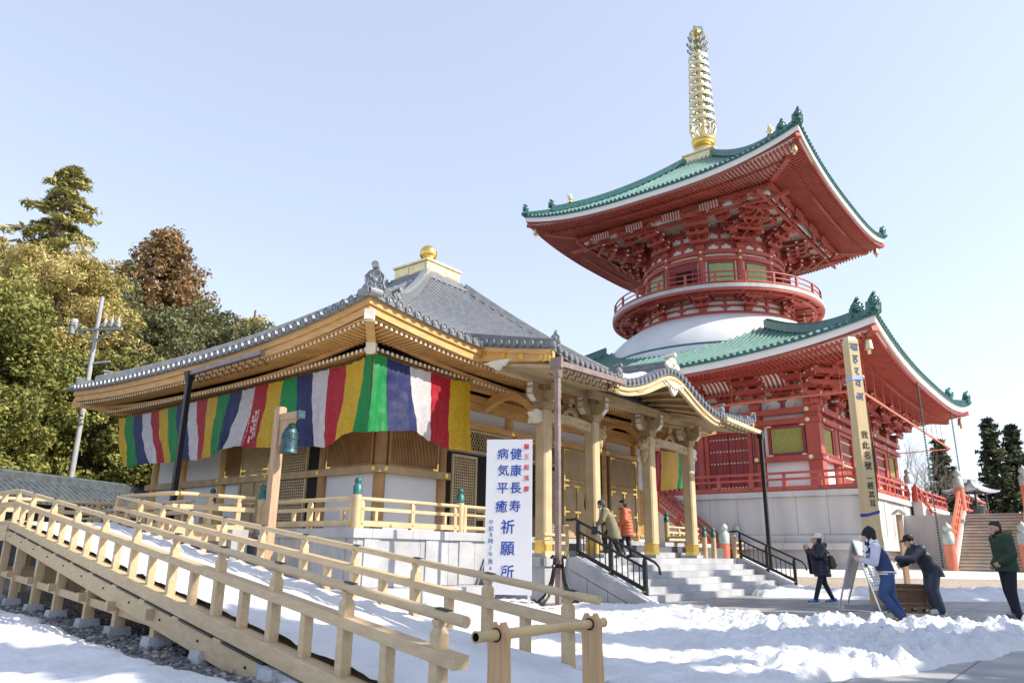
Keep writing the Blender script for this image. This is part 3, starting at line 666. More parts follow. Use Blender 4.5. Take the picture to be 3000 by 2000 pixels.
# verge tiles lying across the open side edges
for u0, sg in ((KU0, -1), (KU1, 1)):
    for i in range(9):
        v = lerp(KV+.15, -.15, i/8); z = pz(u0, v)+.03
        m.tube([(u0-sg*.5, v, z+.02), (u0+sg*.05, v, z)], .075, 8); dsc.lathe([(.088, -.06), (.088, .06), (.076, .06), (.076, .045), (.045, .045), (.04, .06), (0, .06)], (u0, v, z), 12, 0, False, (sg, 0, 0))
    m.bar((u0-sg*.1, KV+.1, pz(u0, KV)+.1), (u0-sg*.1, .9, pz(u0, .9)+.1), .1, .16)
proof = hp('porch_roof', m, TILE); part('eave_tile_ends', dsc, TILEE, proof, HALL, kind='stuff')
for p_, d_, s_ in (((KU0+.08, KV-.02, pz(KU0, KV)+.05), (-.75, -.66, 0), .42), ((KU1-.08, KV-.02, pz(KU1, KV)+.03), (.75, -.66, 0), .34), *[((u, KV-.02, pz(u, KV)+.08), (0, -1, 0), .5) for u in (KC-KW*1.22, KC+KW*1.22)]):
    m = MB(); onigawara(m, p_, d_, s_); part('ridge_end_ornament', m, TILEE, proof, HALL)
# ridge of the karahafu, running back into the roof
m = MB()
for i, (w, z0) in enumerate(((.34, .05), (.28, .15), (.22, .25), (.16, .35))):
    m.bar((KC, KV+.1+.03*i, pz(KC, KV)+z0), (KC, 2.6, pz(KC, KV)+z0+.1), w, .085)
part('karahafu_ridge', m, TILE, proof, HALL)
m = MB(); U_, V_ = np.linspace(KC-2.2, KC-.5, 26), np.linspace(KV+.25, KV+1.7, 18)
m.grid([[(u, v, pz(u, v)+.10+.05*noise.noise(Vector((u*4, v*4, 2)))-.2*(abs(2*(u-KC+2.2)/1.7-1)**6+abs(2*(v-KV-.25)/1.45-1)**6)+.06*noise.noise(Vector((u*2, v*2, 5)))) for v in V_] for u in U_], 0, True, True); part('roof_snow', m, SNOW, proof, HALL)
m = MB(); onigawara(m, (KC, KV+.1, pz(KC, KV)+.04), (0, -1, 0), .8)
for sx in (-.28, .28): m.sphere((KC+sx, KV+.05, pz(KC, KV)+.2), .15, 10, 6, 0, (1.2, .5, .8))
part('karahafu_crest', m, TIPW, proof, HALL)
# curved bargeboard under the karahafu, gable carving, and side bargeboards
m = MB(); xs = np.linspace(KC-KW*1.35, KC+KW*1.35, 60)
top = [(x, pz(x, KV)-.1) for x in xs]; bot = [(x, pz(x, KV)-.1-.27-.06*math.cos((x-KC)/KW*2)) for x in xs]
m.grid([[(x, KV+.04, z) for x, z in top], [(x, KV+.04, z) for x, z in bot], [(x, KV+.14, z) for x, z in bot], [(x, KV+.14, z) for x, z in top]], 0, False)
top2 = [(x, z-.02) for x, z in top]; m.grid([[(x, KV-.0, z) for x, z in top2], [(x, KV-.0, z-.1) for x, z in top2], [(x, KV+.05, z-.1) for x, z in top2]], 0, False)
hp('curved_bargeboard', m, WOODP)
m = MB(); zc = pz(KC, KV)-.36
m.prism([(-.75, .02), (-.5, -.1), (-.28, -.12), (-.12, -.28), (0, -.36), (.12, -.28), (.28, -.12), (.5, -.1), (.75, .02), (.3, .09), (-.3, .09)], (KC, KV+.02, zc), (1, 0, 0), (0, 0, 1), (0, .08, 0))
for a in np.linspace(-.5, .5, 9): m.sphere((KC+a, KV+.01, zc-.02-.1*math.cos(a*4)), .055, 6, 4)
hp('gable_pendant', m, TIPW)
m = MB()
for a in np.linspace(-.6, .6, 13): m.lathe([(.06, 0), (.05, .02), (0, .03)], (KC+a, KV+.035, pz(KC+a, KV)-.24), 6, 0, False, (0, -1, 0))
for x in (KC-KW*.75, KC+KW*.75, KC-KW*1.25, KC+KW*1.25):
    for b in np.linspace(-.14, .14, 4): m.lathe([(.045, 0), (.04, .015), (0, .02)], (x+b, KV+.035, pz(x+b, KV)-.26), 6, 0, False, (0, -1, 0))
hp('gilt_gable_fittings', m, GOLD)
m = MB()
for x0, x1 in ((KC-KW*.95, KC+KW*.95),):
    for i in range(12):
        x = lerp(x0, x1, (i+.5)/12); m.tube([(x, KV+.2, pz(x, KV)-.28), (x, KV+1.0, pz(x, KV+1.0)-.3), (x, KV+1.7, pz(x, KV+1.7)-.34)], .05, 4, 0, False)
m.grid([[(x, KV+.16, pz(x, KV)-.2), (x, KV+1.7, pz(x, KV+1.7)-.24)] for x in np.linspace(KC-KW, KC+KW, 40)], 1, True)
m.prism([(-2.5, -.12), (2.5, -.12), (2.5, .1), (-2.5, .1)], (KC, KV+1.35, 5.52), (1, 0, 0), (0, 0, 1), (0, .16, 0))
hp('karahafu_ribs', m, [WOODG, WOODD])
for u0, sg in ((KU0, -1), (KU1, 1)):
    m = MB(); vs = np.linspace(KV+.02, .3, 16)
    f = lambda v: .26 + .12*((v-KV)/2.4)
    m.grid([[(u0+sg*d, v, pz(u0, v)-.1-(f(v) if low else 0)) for v in vs] for d, low in ((-.02, 0), (-.02, 1), (-.12, 1), (-.12, 0))], 0, False, sg < 0)
    m.grid([[(u0+sg*d, v, pz(u0, v)-.1-h) for v in vs] for d, h in ((.03, 0), (.03, .11), (-.03, .11))], 0, False, sg < 0)
    m.add([(u0-sg*.02, KV+.02, pz(u0, KV)-.1), (u0-sg*.02, KV+.02, pz(u0, KV)-.36), (u0-sg*.12, KV+.02, pz(u0, KV)-.36), (u0-sg*.12, KV+.02, pz(u0, KV)-.1)], [(0, 1, 2, 3)])
    o = hp('side_bargeboard', m, WOOD)
    m = MB()
    for v in (-1.3, -.75): rosette(m, (u0-sg*.018, v, pz(u0, v)-.27), (sg, 0, 0), .1)
    for v in (KV+.1, KV+.22, KV+.34, -.1, -.0, .1):
        for dz in (.16, .24, .31): rosette(m, (u0-sg*.018, v, pz(u0, v)-dz), (sg, 0, 0), .05)
    for v, g in ((KV+.06, 1), (.1, -1)):
        m.prism([(0, -.03), (g*.08, -.06), (g*.3, -.03), (g*.2, -.1), (g*.34, -.13), (g*.2, -.17), (g*.28, -.25), (g*.12, -.22), (0, -.28)], (u0-sg*.014, v, pz(u0, v)-.13), (0, 1, 0), (0, 0, 1), (-sg*.004, 0, 0))
    part('gilt_fitting', m, GOLD, o, HALL)
    m = MB(); m.prism([(-.46, .0), (-.3, -.04), (-.22, -.11), (-.12, -.12), (-.08, -.19), (0, -.21), (.08, -.19), (.12, -.12), (.22, -.11), (.3, -.04), (.46, .0), (.22, .04), (-.22, .04)], (u0-sg*.0, -.55, pz(u0, -.55)-.46), (0, 1, 0), (0, 0, 1), (-sg*.08, 0, 0)); part('carved_pendant', m, TIPW, o, HALL)
# porch rafters and soffit on both sides of the karahafu
m = MB(); mR = MB(); m2 = MB()
for i in range(int((KU1-KU0-.4)/.15)+1):
    u = KU0+.2+i*.15
    if abs(u-KC) < KW*1.02: continue
    if u > KC: mR.bar((u, KV+.2, KZ-.23), (u, 1.2, KZ+.34), .07, .08, 0, mi_end=1); continue
    a = (u, KV+.2, KZ-.24+.0); m.bar((u, KV+.2, KZ-.23), (u, 1.2, KZ+.34), .07, .08, 0, mi_end=1)
for u0, u1 in ((KU0+.13, KC-KW), (KC+KW, KU1-.13)):
    m2.add([(u0, KV+.1, KZ-.17), (u1, KV+.1, KZ-.17), (u1, 1.6, KZ+.5), (u0, 1.6, KZ+.5)], [(0, 1, 2, 3)])
    m2.box(u0, u1, KV+.06, KV+.2, KZ-.2, KZ-.1)
hp('porch_rafters', m, [WOODP, TIPW]); hp('porch_rafters', mR, [WOODP, TIPW]); hp('soffit_board', m2, WOODP)
# copper gutters along the porch eave, their hooks, and the corner downpipes with iron stays
def gutter(a, b, d, mats=COPPER):
    m = MB(); a = np.array(a, float); b = np.array(b, float); m.bar(a, b, .15, .13)
    n = max(2, int(np.linalg.norm(b-a)/.85))
    for i in range(1, n): p = lerp(a, b, i/n); dd = (b-a)/np.linalg.norm(b-a); m.bar(p-dd*.012, p+dd*.012, .158, .138)
    o = hp('gutter', m, mats); m = MB(); n = int(np.linalg.norm(b-a)/.3)
    dv = np.array(d, float)
    for i in range(n):
        p = lerp(a, b, (i+.5)/n); m.tube([p+(0, 0, -.07), p-dv*.06+(0, 0, -.16), p-dv*.16+(0, 0, -.13), p-dv*.22+(0, 0, -.24), p-dv*.3+(0, 0, -.18)], .014, 5)
    part('gutter_hooks', m, BLACK, o, HALL)
gutter((KU0-.1, KV-.16, KZ-.26), (KC-KW*1.22, KV-.16, KZ-.16), (0, -1, 0)); gutter((KC+KW*1.2, KV-.16, KZ-.16), (KU1+.1, KV-.16, KZ-.24), (0, -1, 0), PGOLD)
m = MB(); m.bar((KU0-.12, KV-.17, KZ-.26), (KU0-.02, KV-.17, KZ-.26), .3, .26); m.bar((KU0-.05, KV-.17, KZ-.4), (KU0-.05, KV-.17, KZ-.6), .2, .2, up=(0, 1, 0), wb=.14, hb=.14)
m.bar((KU0-.05, KV-.17, KZ-.6), (KU0-.05, KV-.17, -.08), .105, .105, up=(0, 1, 0)); pipe = hp('downpipe', m, COPPER)
m = MB(); c = np.array((KU0-.05, KV-.17, 0.))
for dx, dy in ((-.6, 0), (.6, 0), (0, -.6), (0, .6)):
    d = np.array((dx, dy, 0))/.6
    m.tube([c+d*.20+(0, 0, .98), c+d*.16+(0, 0, 1.03), c+d*.11+(0, 0, .97), c+d*.13+(0, 0, .78), c+d*.2+(0, 0, .5), c+d*.36+(0, 0, .2), c+d*.58+(0, 0, .04), c+d*.68+(0, 0, .1)], .028, 6)
    m.bar(c+d*.06+(0, 0, .82), c+d*.16+(0, 0, .82), .05, .05); m.sphere(c+d*.16+(0, 0, .82), .022, 6, 4, 1)
m.box(c[0]-.09, c[0]+.09, c[1]-.09, c[1]+.09, .78, .86); part('iron_stay', m, [BLACK, PGOLD], pipe, HALL)
m = MB(); m.bar((KU1+.06, KV-.16, KZ-.2), (KU1+.06, KV-.16, KZ-.45), .2, .2, up=(0, 1, 0)); m.bar((KU1+.06, KV-.16, KZ-.45), (KU1+.06, KV-.16, .0), .12, .12, up=(0, 1, 0)); hp('downpipe', m, BLACK)
# gutter of the left eave
gutter((-.24, 3.6, 5.71), (-.24, 7.0, 5.66), (-1, 0, 0)); m = MB(); m.bar((-.24, 7.0, 5.7), (-.24, 7.0, 5.4), .24, .24, up=(0, 1, 0), wb=.14, hb=.14); m.bar((-.24, 7.0, 5.4), (-.24, 7.0, 0), .13, .13, up=(0, 1, 0)); hp('downpipe', m, BLACK)
# ---- stairs, landing, cheek walls
ST0, ST1 = 5.35, 15.15; VT = -1.75; RZ = LZ/6; TD = .335
m = MB()
for i in range(6):
    z1 = LZ-i*RZ; v0 = VT-i*TD; nn = 7
    for j in range(nn):
        a0 = lerp(ST0+.02, ST1-.02, j/nn)+.003; a1 = lerp(ST0+.02, ST1-.02, (j+1)/nn)-.003; m.box(a0, a1, v0, v0+.42 if i else v0+.5, z1-RZ+.002, z1)
hp('stair_steps', m, GRANITE)
m = MB(); m.box(4.2, 16.4, VT+.5, .0, -.2, LZ); m.box(4.2, ST0-.3, VT+.05, VT+.5, -.2, LZ); m.box(ST1+.3, 16.4, VT+.05, VT+.5, -.2, LZ)
m.box(ST0+.02, ST1-.02, VT-1.6, VT+.02, -.2, .02)
m.box(4.1, ST0-.32, VT+.0, VT+.1, LZ-.18, LZ+.004); m.box(4.1, 4.2, VT+.0, .0, LZ-.18, LZ+.004)
hp('porch_landing', m, GRANITE)
for i in range(3):
    m = MB(); nn = 8
    for j in range(nn): m.box(lerp(4.3, 16.2, j/nn)+.003, lerp(4.3, 16.2, (j+1)/nn)-.003, .02+.33*i, .02+.33*(i+1), LZ+.002, LZ+(FLZ-LZ)*(i+1)/3)
    hp('upper_step', m, GRANITE)
for u0 in (ST0-.32, ST1):
    m = MB(); pl = [(VT+.1, LZ+.03), (VT-.1, LZ+.03), (VT-6*TD-.25, .03), (VT-6*TD-.25, -.2), (VT+.1, -.2)]
    m.prism(pl, (u0, 0, 0), (0, 1, 0), (0, 0, 1), (.32, 0, 0)); o = hp('stair_cheek_wall', m, GRANITE)
    m = MB(); m.prism([(VT-.1, LZ+.034), (VT-6*TD-.2, .05), (VT-6*TD-.2, .075), (VT-.14, LZ+.055)], (u0+.17, 0, 0), (0, 1, 0), (0, 0, 1), (.13, 0, 0)); part('snow_edge', m, SNOW, o, HALL)
    m = MB()
    for v in (VT-.55, VT-1.1, VT-1.6): zt = LZ-(VT-.1-v)*(LZ/(6*TD+.15)); m.box(u0-.004, u0, v-.006, v+.006, -.1, max(.02, zt-.22))
    m.bar((u0-.003, VT-.1, LZ-.27), (u0-.003, VT-6*TD+.25, -.02), .008, .014); part('stone_joint', m, GRANITED, o, HALL)
# low railings on the landing ends
koran(WOODP, [(4.25, VT+.12), (ST0-.25, VT+.12)], .56, [(4.75, VT+.12)], base=LZ, studs=False)
koran(WOODP, [(ST1+.3, VT+.12), (16.2, VT+.12)], .56, [(15.8, VT+.12)], base=LZ, studs=False)
for u in (ST0-.2, ST1+.2):
    m = MB(); m.lathe([(.075, LZ), (.075, LZ+.74), (.08, LZ+.74), (.08, LZ+.77), (0, LZ+.775)], (u, VT+.12, 0), 14); hp('newel_post', m, [WOODP])
for p in ((15.35, -.55), (15.35, .9), (16.1, -.55)): big_post(*p, z0=LZ if p[1] < 0 else FLZ, h=.72)
koran(WOODP, [(15.35, -.55), (15.35, .9)], .56, [], base=LZ+.2, studs=False); koran(WOODP, [(15.35, .9), (18.0, .9)], .6, [(16.3, .9)], base=FLZ)
# ---- black iron handrails beside the steps
def handrail(u, label):
    base = hw(u, VT-.1, LZ); t = thing('stair_handrail', label, 'handrail', tuple(base), TH, 'black iron handrails of the porch stairs')
    sl = LZ/(6*TD+.15); zc = lambda v: LZ+.03-(VT-.1-v)*sl
    vs_ = (VT-.13, VT-1.02, VT-1.9)
    for v in vs_:
        m = MB(); m.bar((u, v, zc(v)-.04), (u, v, zc(v)+.72), .085, .085, up=(0, 1, 0)); m.bar((u, v, zc(v)+.72), (u, v, zc(v)+.82), .085, .085, up=(0, 1, 0), wb=.05, hb=.05)
        m.sphere((u-.044, v, zc(v)+.1), .018, 8, 5, 1); m.sphere((u-.044, v, zc(v)+.1), .012, 8, 5, 1)
        part('post', m, [BLACK, PGOLD], t, HALL)
    m = MB(); top = .84
    m.tube([(u, VT+.22, zc(VT)+top-.02), (u, VT+.08, zc(VT)+top-.02), (u, VT-.05, zc(VT-.05)+top+.02), (u, VT-.13, zc(VT-.13)+top)] + [(u, v, zc(v)+top) for v in (VT-1.02, VT-1.9, VT-2.15)] + [(u, VT-2.25, zc(VT-2.25)+top-.05), (u, VT-2.28, zc(VT-2.25)+top-.22)], .032, 8)
    part('grab_rail', m, BLACK, t, HALL)
    m = MB()
    for a, b in zip(vs_[:-1], vs_[1:]):
        for h, w in ((.60, .05), (.13, .085)): m.bar((u, a, zc(a)+h), (u, b, zc(b)+h), .05, w)
        for i in range(1, 6): v = lerp(a, b, i/6); m.bar((u, v, zc(v)+.13), (u, v, zc(v)+.6), .02, .02, up=(0, 1, 0))
    part('bar_panel', m, BLACK, t, HALL); return t
handrail(ST0-.02+.0, 'black iron handrail on the near left side of the granite stairs, beside the copper downpipe')
handrail(ST1+.12, 'black iron handrail on the far right side of the granite stairs, toward the plaza')
# ================================================================== GREAT PAGODA (square storey, white dome, round storey, square roof, spire)
pag = thing('pagoda', 'tall vermilion two-roofed pagoda with green tiles, white dome and golden ringed spire', 'pagoda', (21.03, 72.92, .25), TH)
def pp(name, mb, mats, parent=None, **k): return part(name, mb, mats, parent or pag, PAG, **k)
SB = 16.3; SZ = 5.49
m = MB(); b = SB-.25
m.box(-b, b, -b, b, 0, 5.1, 1)
def face(k, a, o, z):   # local point on side k of the square
    return (*((a, -o), (o, a), (-a, o), (-o, -a))[k], z)
def fbox(m, k, a0, a1, o0, o1, z0, z1, mi=0):
    p = [face(k, a, o, z) for a in (a0, a1) for o in (o0, o1) for z in (z0, z1)]
    m.add(p, [(0, 1, 3, 2), (4, 6, 7, 5), (0, 4, 5, 1), (2, 3, 7, 6), (0, 2, 6, 4), (1, 5, 7, 3)], mi)
for k in (0, 3):
    n = 15
    for i in range(n):
        a0 = lerp(-b, b, i/n); a1 = lerp(-b, b, (i+1)/n)
        fbox(m, k, a0+.012, a1-.012, b, b+.06, 2.5, 5.085)
        if i % 3 == 0: fbox(m, k, a0-.4, a0+.5, b+.06, b+.1, 2.5, 5.085)
    for i in range(12):
        a0 = lerp(-b-.2, b+.2, i/12); a1 = lerp(-b-.2, b+.2, (i+1)/12)
        fbox(m, k, a0+.01, a1-.01, b, b+.22, 1.95, 2.48); fbox(m, k, a0+.01, a1-.01, b, b+.75, 1.5, 1.94)
        fbox(m, k, a0+.012, a1-.012, b, b+.3, .55, 1.49); fbox(m, k, a0+.01, a1-.01, b, b+.5, .1, .54)
for i in range(14):
    a0 = lerp(-SB, SB, i/14); a1 = lerp(-SB, SB, (i+1)/14)
    for k in range(4): fbox(m, k, a0+.008, a1-.008, SB-.8, SB, 5.1, SZ)
m.box(-SB+.8, SB-.8, -SB+.8, SB-.8, 5.1, SZ-.03)
pp('stone_base', m, [STONE, GRANITED])
# red railing round the terrace
def red_rail(k, a0, a1, o, z, post=2.55, n=None):
    m = MB(); pa, pb = face(k, a0, o, z), face(k, a1, o, z)
    for h, w, t in ((1.3, .17, .17), (.86, .14, .16), (.2, .24, .32)): m.bar(np.array(pa)+(0, 0, h), np.array(pb)+(0, 0, h), w, t)
    o_ = pp('terrace_railing', m, RED); n = n or max(1, int(round((a1-a0)/post)))
    for i in range(n+1):
        a = lerp(a0, a1, i/n); p = face(k, a, o, z); m = MB(); p = np.array(p)
        m.bar(p, p+(0, 0, .78), .26, .26, up=(0, 1, 0)); m.bar(p+(0, 0, .78), p+(0, 0, 1.0), .26, .26, up=(0, 1, 0), wb=.15, hb=.15); m.bar(p+(0, 0, 1.0), p+(0, 0, 1.22), .15, .15, up=(0, 1, 0), wb=.24, hb=.24)
        nn = np.array(face(k, 0, 1, 0)); m.lathe([(.09, 0), (.08, .03), (0, .05)], p+(0, 0, .22)+nn*.13, 8, 1, True, nn)
        part('rail_post', m, [RED, BRONZE], o_, PAG)
    return o_
red_rail(3, -SB+.3, SB-.3, SB-.25, SZ); red_rail(0, -SB+.3, -1.2, SB-.25, SZ); red_rail(0, 1.2, SB-.3, SB-.25, SZ)
# walls
WO = 12.55
m = MB(); m.box(-WO, WO, -WO, WO, SZ, 14.2); pp('white_wall', m, WHITE)
COLA = (-12.4, -8.2, -3.3, 3.3, 8.2, 12.4)
for k in (0, 3):
    for a in COLA[1:] if k == 0 else COLA[:-1]:
        m = MB(); p = face(k, a, 12.45, 0); m.lathe([(.48, SZ), (.48, 11.9), (.42, 12.2)], (p[0], p[1], 0), 20); pp('column', m, RED)
m = MB(); m.box(-12.98, -11.98, -12.98, -11.98, SZ, 12.2); pp('corner_column', m, RED)
for z0, z1, o in ((11.58, 12.03, 13.16), (10.8, 11.22, 13.12), (7.98, 8.4, 13.1), (5.56, 5.9, 13.1)):
    for k in (0, 3):
        segs = ((-13.1, 13.1),) if z0 > 9 else ((-13.1, -8.0), (8.0, 13.1)) if z0 > 6 else ((-13.1, -8.0), (8.0, 13.1))
        for a0, a1 in segs:
            m = MB()
            if k == 3: fbox(m, k, a0 if a0 > -13 else -13.1, a1, 12.5, o, z0, z1)
            else: fbox(m, k, a0 + (.62 if a0 < -13 else 0), a1, 12.5, o+.003, z0, z1)
            pp('tie_beam', m, RED)
for k in (0, 3):
    for a, o, z in [(a, 13.17, z) for a in COLA for z in (11.8, 11.0)] + [(a, 13.12, 8.2) for a in (-12.4, -8.2, 8.2, 12.4)]:
        m = MB(); rosette(m, face(k, a*.985, o, z), face(k, 0, 1, 0), .18); pp('gilt_rosette', m, PGOLD)
def slat_window(k, a0, a1, z0, z1):
    m = MB(); o = 12.62; f = .22
    fbox(m, k, a0, a0+f, o, o+.22, z0, z1); fbox(m, k, a1-f, a1, o, o+.22, z0, z1); fbox(m, k, a0+f, a1-f, o, o+.22, z0, z0+f); fbox(m, k, a0+f, a1-f, o, o+.22, z1-f, z1)
    o_ = pp('slatted_window', m, REDD); m = MB(); n = int((a1-a0-2*f)/.13)
    fbox(m, k, a0+f, a1-f, o, o+.02, z0+f, z1-f)
    for i in range(n):
        a = lerp(a0+f, a1-f, (i+.5)/n); p = np.array(face(k, a, o+.06, 0)); m.bar(p+(0, 0, z0+f), p+(0, 0, z1-f), .075, .075, 0, up=face(k, .7, .7, 0))
    part('green_slats', m, SLAT, o_, PAG)
    m = MB()
    for a in (a0-.02, a1-.33):
        for z in (z0-.02, z1-.1): fbox(m, k, a, a+.35, o+.22, o+.24, z, z+.12)
    part('gilt_corner', m, PGOLD, o_, PAG)
for k in (0, 3):
    for a0, a1 in ((-11.85, -9.0), (9.0, 11.85)): slat_window(k, a0, a1, 8.42, 10.75)
def stud_door(k, a0, a1, open_=False):
    m = MB(); o = 12.62; z0, z1 = SZ+.1, 10.78
    fbox(m, k, a0, a0+.3, o, o+.3, z0, z1); fbox(m, k, a1-.3, a1, o, o+.3, z0, z1); fbox(m, k, a0+.3, a1-.3, o, o+.3, z1-.3, z1)
    o_ = pp('door_frame', m, RED); c = (a0+a1)/2; n = 6
    for lo, hi in ((a0+.3, c-.02), (c+.02, a1-.3)):
        m = MB()
        for i in range(n//2): fbox(m, k, lerp(lo, hi, i/3)+.012, lerp(lo, hi, (i+1)/3)-.012, o, o+.12, z0, z1-.3)
        for z in np.linspace(z0+.6, z1-.75, 5):
            for i in range(6):
                p = face(k, lerp(lo, hi, (i+.5)/6), o+.12, z); m.lathe([(.1, 0), (.085, .05), (.04, .08), (0, .09)], p, 8, 1, True, face(k, 0, 1, 0))
        part('studded_door', m, [REDD, PGOLD], o_, PAG)
for k in (0, 3):
    for a0, a1 in ((-7.7, -3.8), (-2.8, 2.8), (3.8, 7.7)): stud_door(k, a0, a1)
# bracket sets
def bracket(base, out, z, reach, zr, n, arm=1.0, s=1.0, last=True):
    """stepped bracket set: base point on the wall, unit outward direction, start height, reach and rise, n steps"""
    m = MB(); b = np.array(base, float); d = np.array(out, float); t = np.array((-d[1], d[0], 0.)); Zv = np.array((0, 0, 1.))
    def blk(p, w, h, tw=None):
        p = np.array(p); m.bar(p, p+Zv*h*.45, w*.72, w*.72, 0, up=d, wb=w, hb=w); m.bar(p+Zv*h*.45, p+Zv*h, w, w, 0, up=d)
    blk(b+d*.15+Zv*z, .85*s, .55*s)
    dz = (zr-.55*s)/n
    for i in range(1, n+1):
        r = reach*i/n; zz = z+.55*s+dz*(i-1)
        h = dz*.62; w = .26*s
        # arm running outward with a curled nose
        q = [(-.2, h), (-.2, 0), (r-.35*s, 0), (r-.1*s, h*.25), (r+.12*s, h*.75), (r+.12*s, h)]
        m.prism(q, b+Zv*zz+t*w/2, d, Zv, -t*w)
        # cross arms at every step inward and the blocks on them
        L_ = (.95+.12*i)*arm*s
        for rr in ((r, reach*(i-1)/n) if i > 1 else (r,)):
            p = b+d*rr+Zv*(zz+.004); cz = [(-L_, h*.98), (-L_, h*.5), (-L_*.72, .02), (L_*.72, .02), (L_, h*.5), (L_, h*.98)]
            m.prism(cz, p-d*w/2, t, Zv, d*w)
            for x in (-L_*.86, 0, L_*.86): blk(p+t*x+Zv*h*.98, .36*s, dz*.36)
            for sg in (-1, 1): e = p+t*sg*(L_+.006)+Zv*h*.74; m.bar(e-Zv*h*.22, e+Zv*h*.22, w*.95, .012, 1, up=t)
        e = b+d*(r+.125*s)+Zv*(zz+h*.86); m.bar(e-Zv*h*.1, e+Zv*h*.1, w*.9, .012, 0, up=d)
    return pp('bracket_set', m, [RED, WHITE])
for k in (0, 3):
    d = np.array(face(k, 0, 1, 0)); cols = COLA[1:-1]
    for a in cols: bracket(face(k, a, 12.6, 0), d, 12.03, 2.5, 2.35, 3)
dg_ = np.array((-1, -1, 0))/math.sqrt(2); bracket((-12.5, -12.5, 0), dg_, 12.03, 3.5, 2.35, 3, 1.1, 1.15)
bracket((-12.4, -12.6, 0), (0, -1, 0), 12.03, 2.5, 2.35, 3); bracket((-12.6, -12.4, 0), (-1, 0, 0), 12.03, 2.5, 2.35, 3)
for p, d in (((12.4, -12.6, 0), (0, -1, 0)), ((-12.6, 12.4, 0), (-1, 0, 0))): bracket(p, d, 12.03, 2.5, 2.35, 3)
m = MB()
for k in (0, 3):      # horizontal wall ties and short struts in the bracket zone
    e = -.002*k
    for z0, z1 in ((12.9, 13.12), (13.55, 13.75)): fbox(m, k, -12.6, 12.6, 12.5, 12.68+e, z0, z1)
    for a0, a1 in zip(COLA[:-1], COLA[1:]):
        a = (a0+a1)/2; fbox(m, k, a-.16, a+.16, 12.5, 12.7, 12.03, 12.9); fbox(m, k, a-.3, a+.3, 12.5, 12.9, 12.62, 12.89)
        fbox(m, k, a-.7, a+.7, 12.5, 12.84, 13.14, 13.34)
        for x in (-.6, 0, .6): fbox(m, k, a+x-.2, a+x+.2, 12.5, 12.92, 13.35, 13.54)
pp('wall_struts', m, RED)
m = MB()
for k in (0, 3):
    for a0, a1 in zip(COLA[:-1], COLA[1:]):   # black birdproof spikes on the beams
        for i in range(3): a = lerp(a0, a1, (i+1)/4); p = np.array(face(k, a, 13.14, 12.03)); nn = np.array(face(k, .4, -.9, 0)); m.tube([p, p+(0, 0, .3)+nn*.1, p+(0, 0, .34)+nn*.25], .02, 4)
pp('wall_hooks', m, BLACK)
def striped_cove(k, a0, a1, o0, z0, o1, z1):
    m = MB(); n = 7; P = []
    w = MB()
    for j in range(6):
        t = j/5; o = lerp(o0, o1, t); z = lerp(z0, z1, math.sin(t*math.pi/2)); P.append((o, z))
    m.grid([[face(k, a, o, z) for a in (a0, a1)] for o, z in P], 1, True)
    for i in range(n+1):
        a = lerp(a0, a1, i/n); m.tube([face(k, a, o+.03, z-.03) for o, z in P], .085, 4, 0, False)
    return pp('striped_cove', m, [RED, WHITE])
for k in (0, 3):
    for a0, a1 in zip(COLA[:-1], COLA[1:]): c = (a0+a1)/2; striped_cove(k, c-1.25, c+1.25, 13.5, 13.5, 14.75, 14.4)
for k in (0, 3):
    m = MB(); fbox(m, k, -15.6+(.3 if k == 0 else 0), 15.6, 15.0, 15.3, 14.36+.002*k, 14.66+.002*k); fbox(m, k, -13.9, 13.9, 13.7, 13.95, 13.3, 13.5); pp('eave_purlin', m, RED)
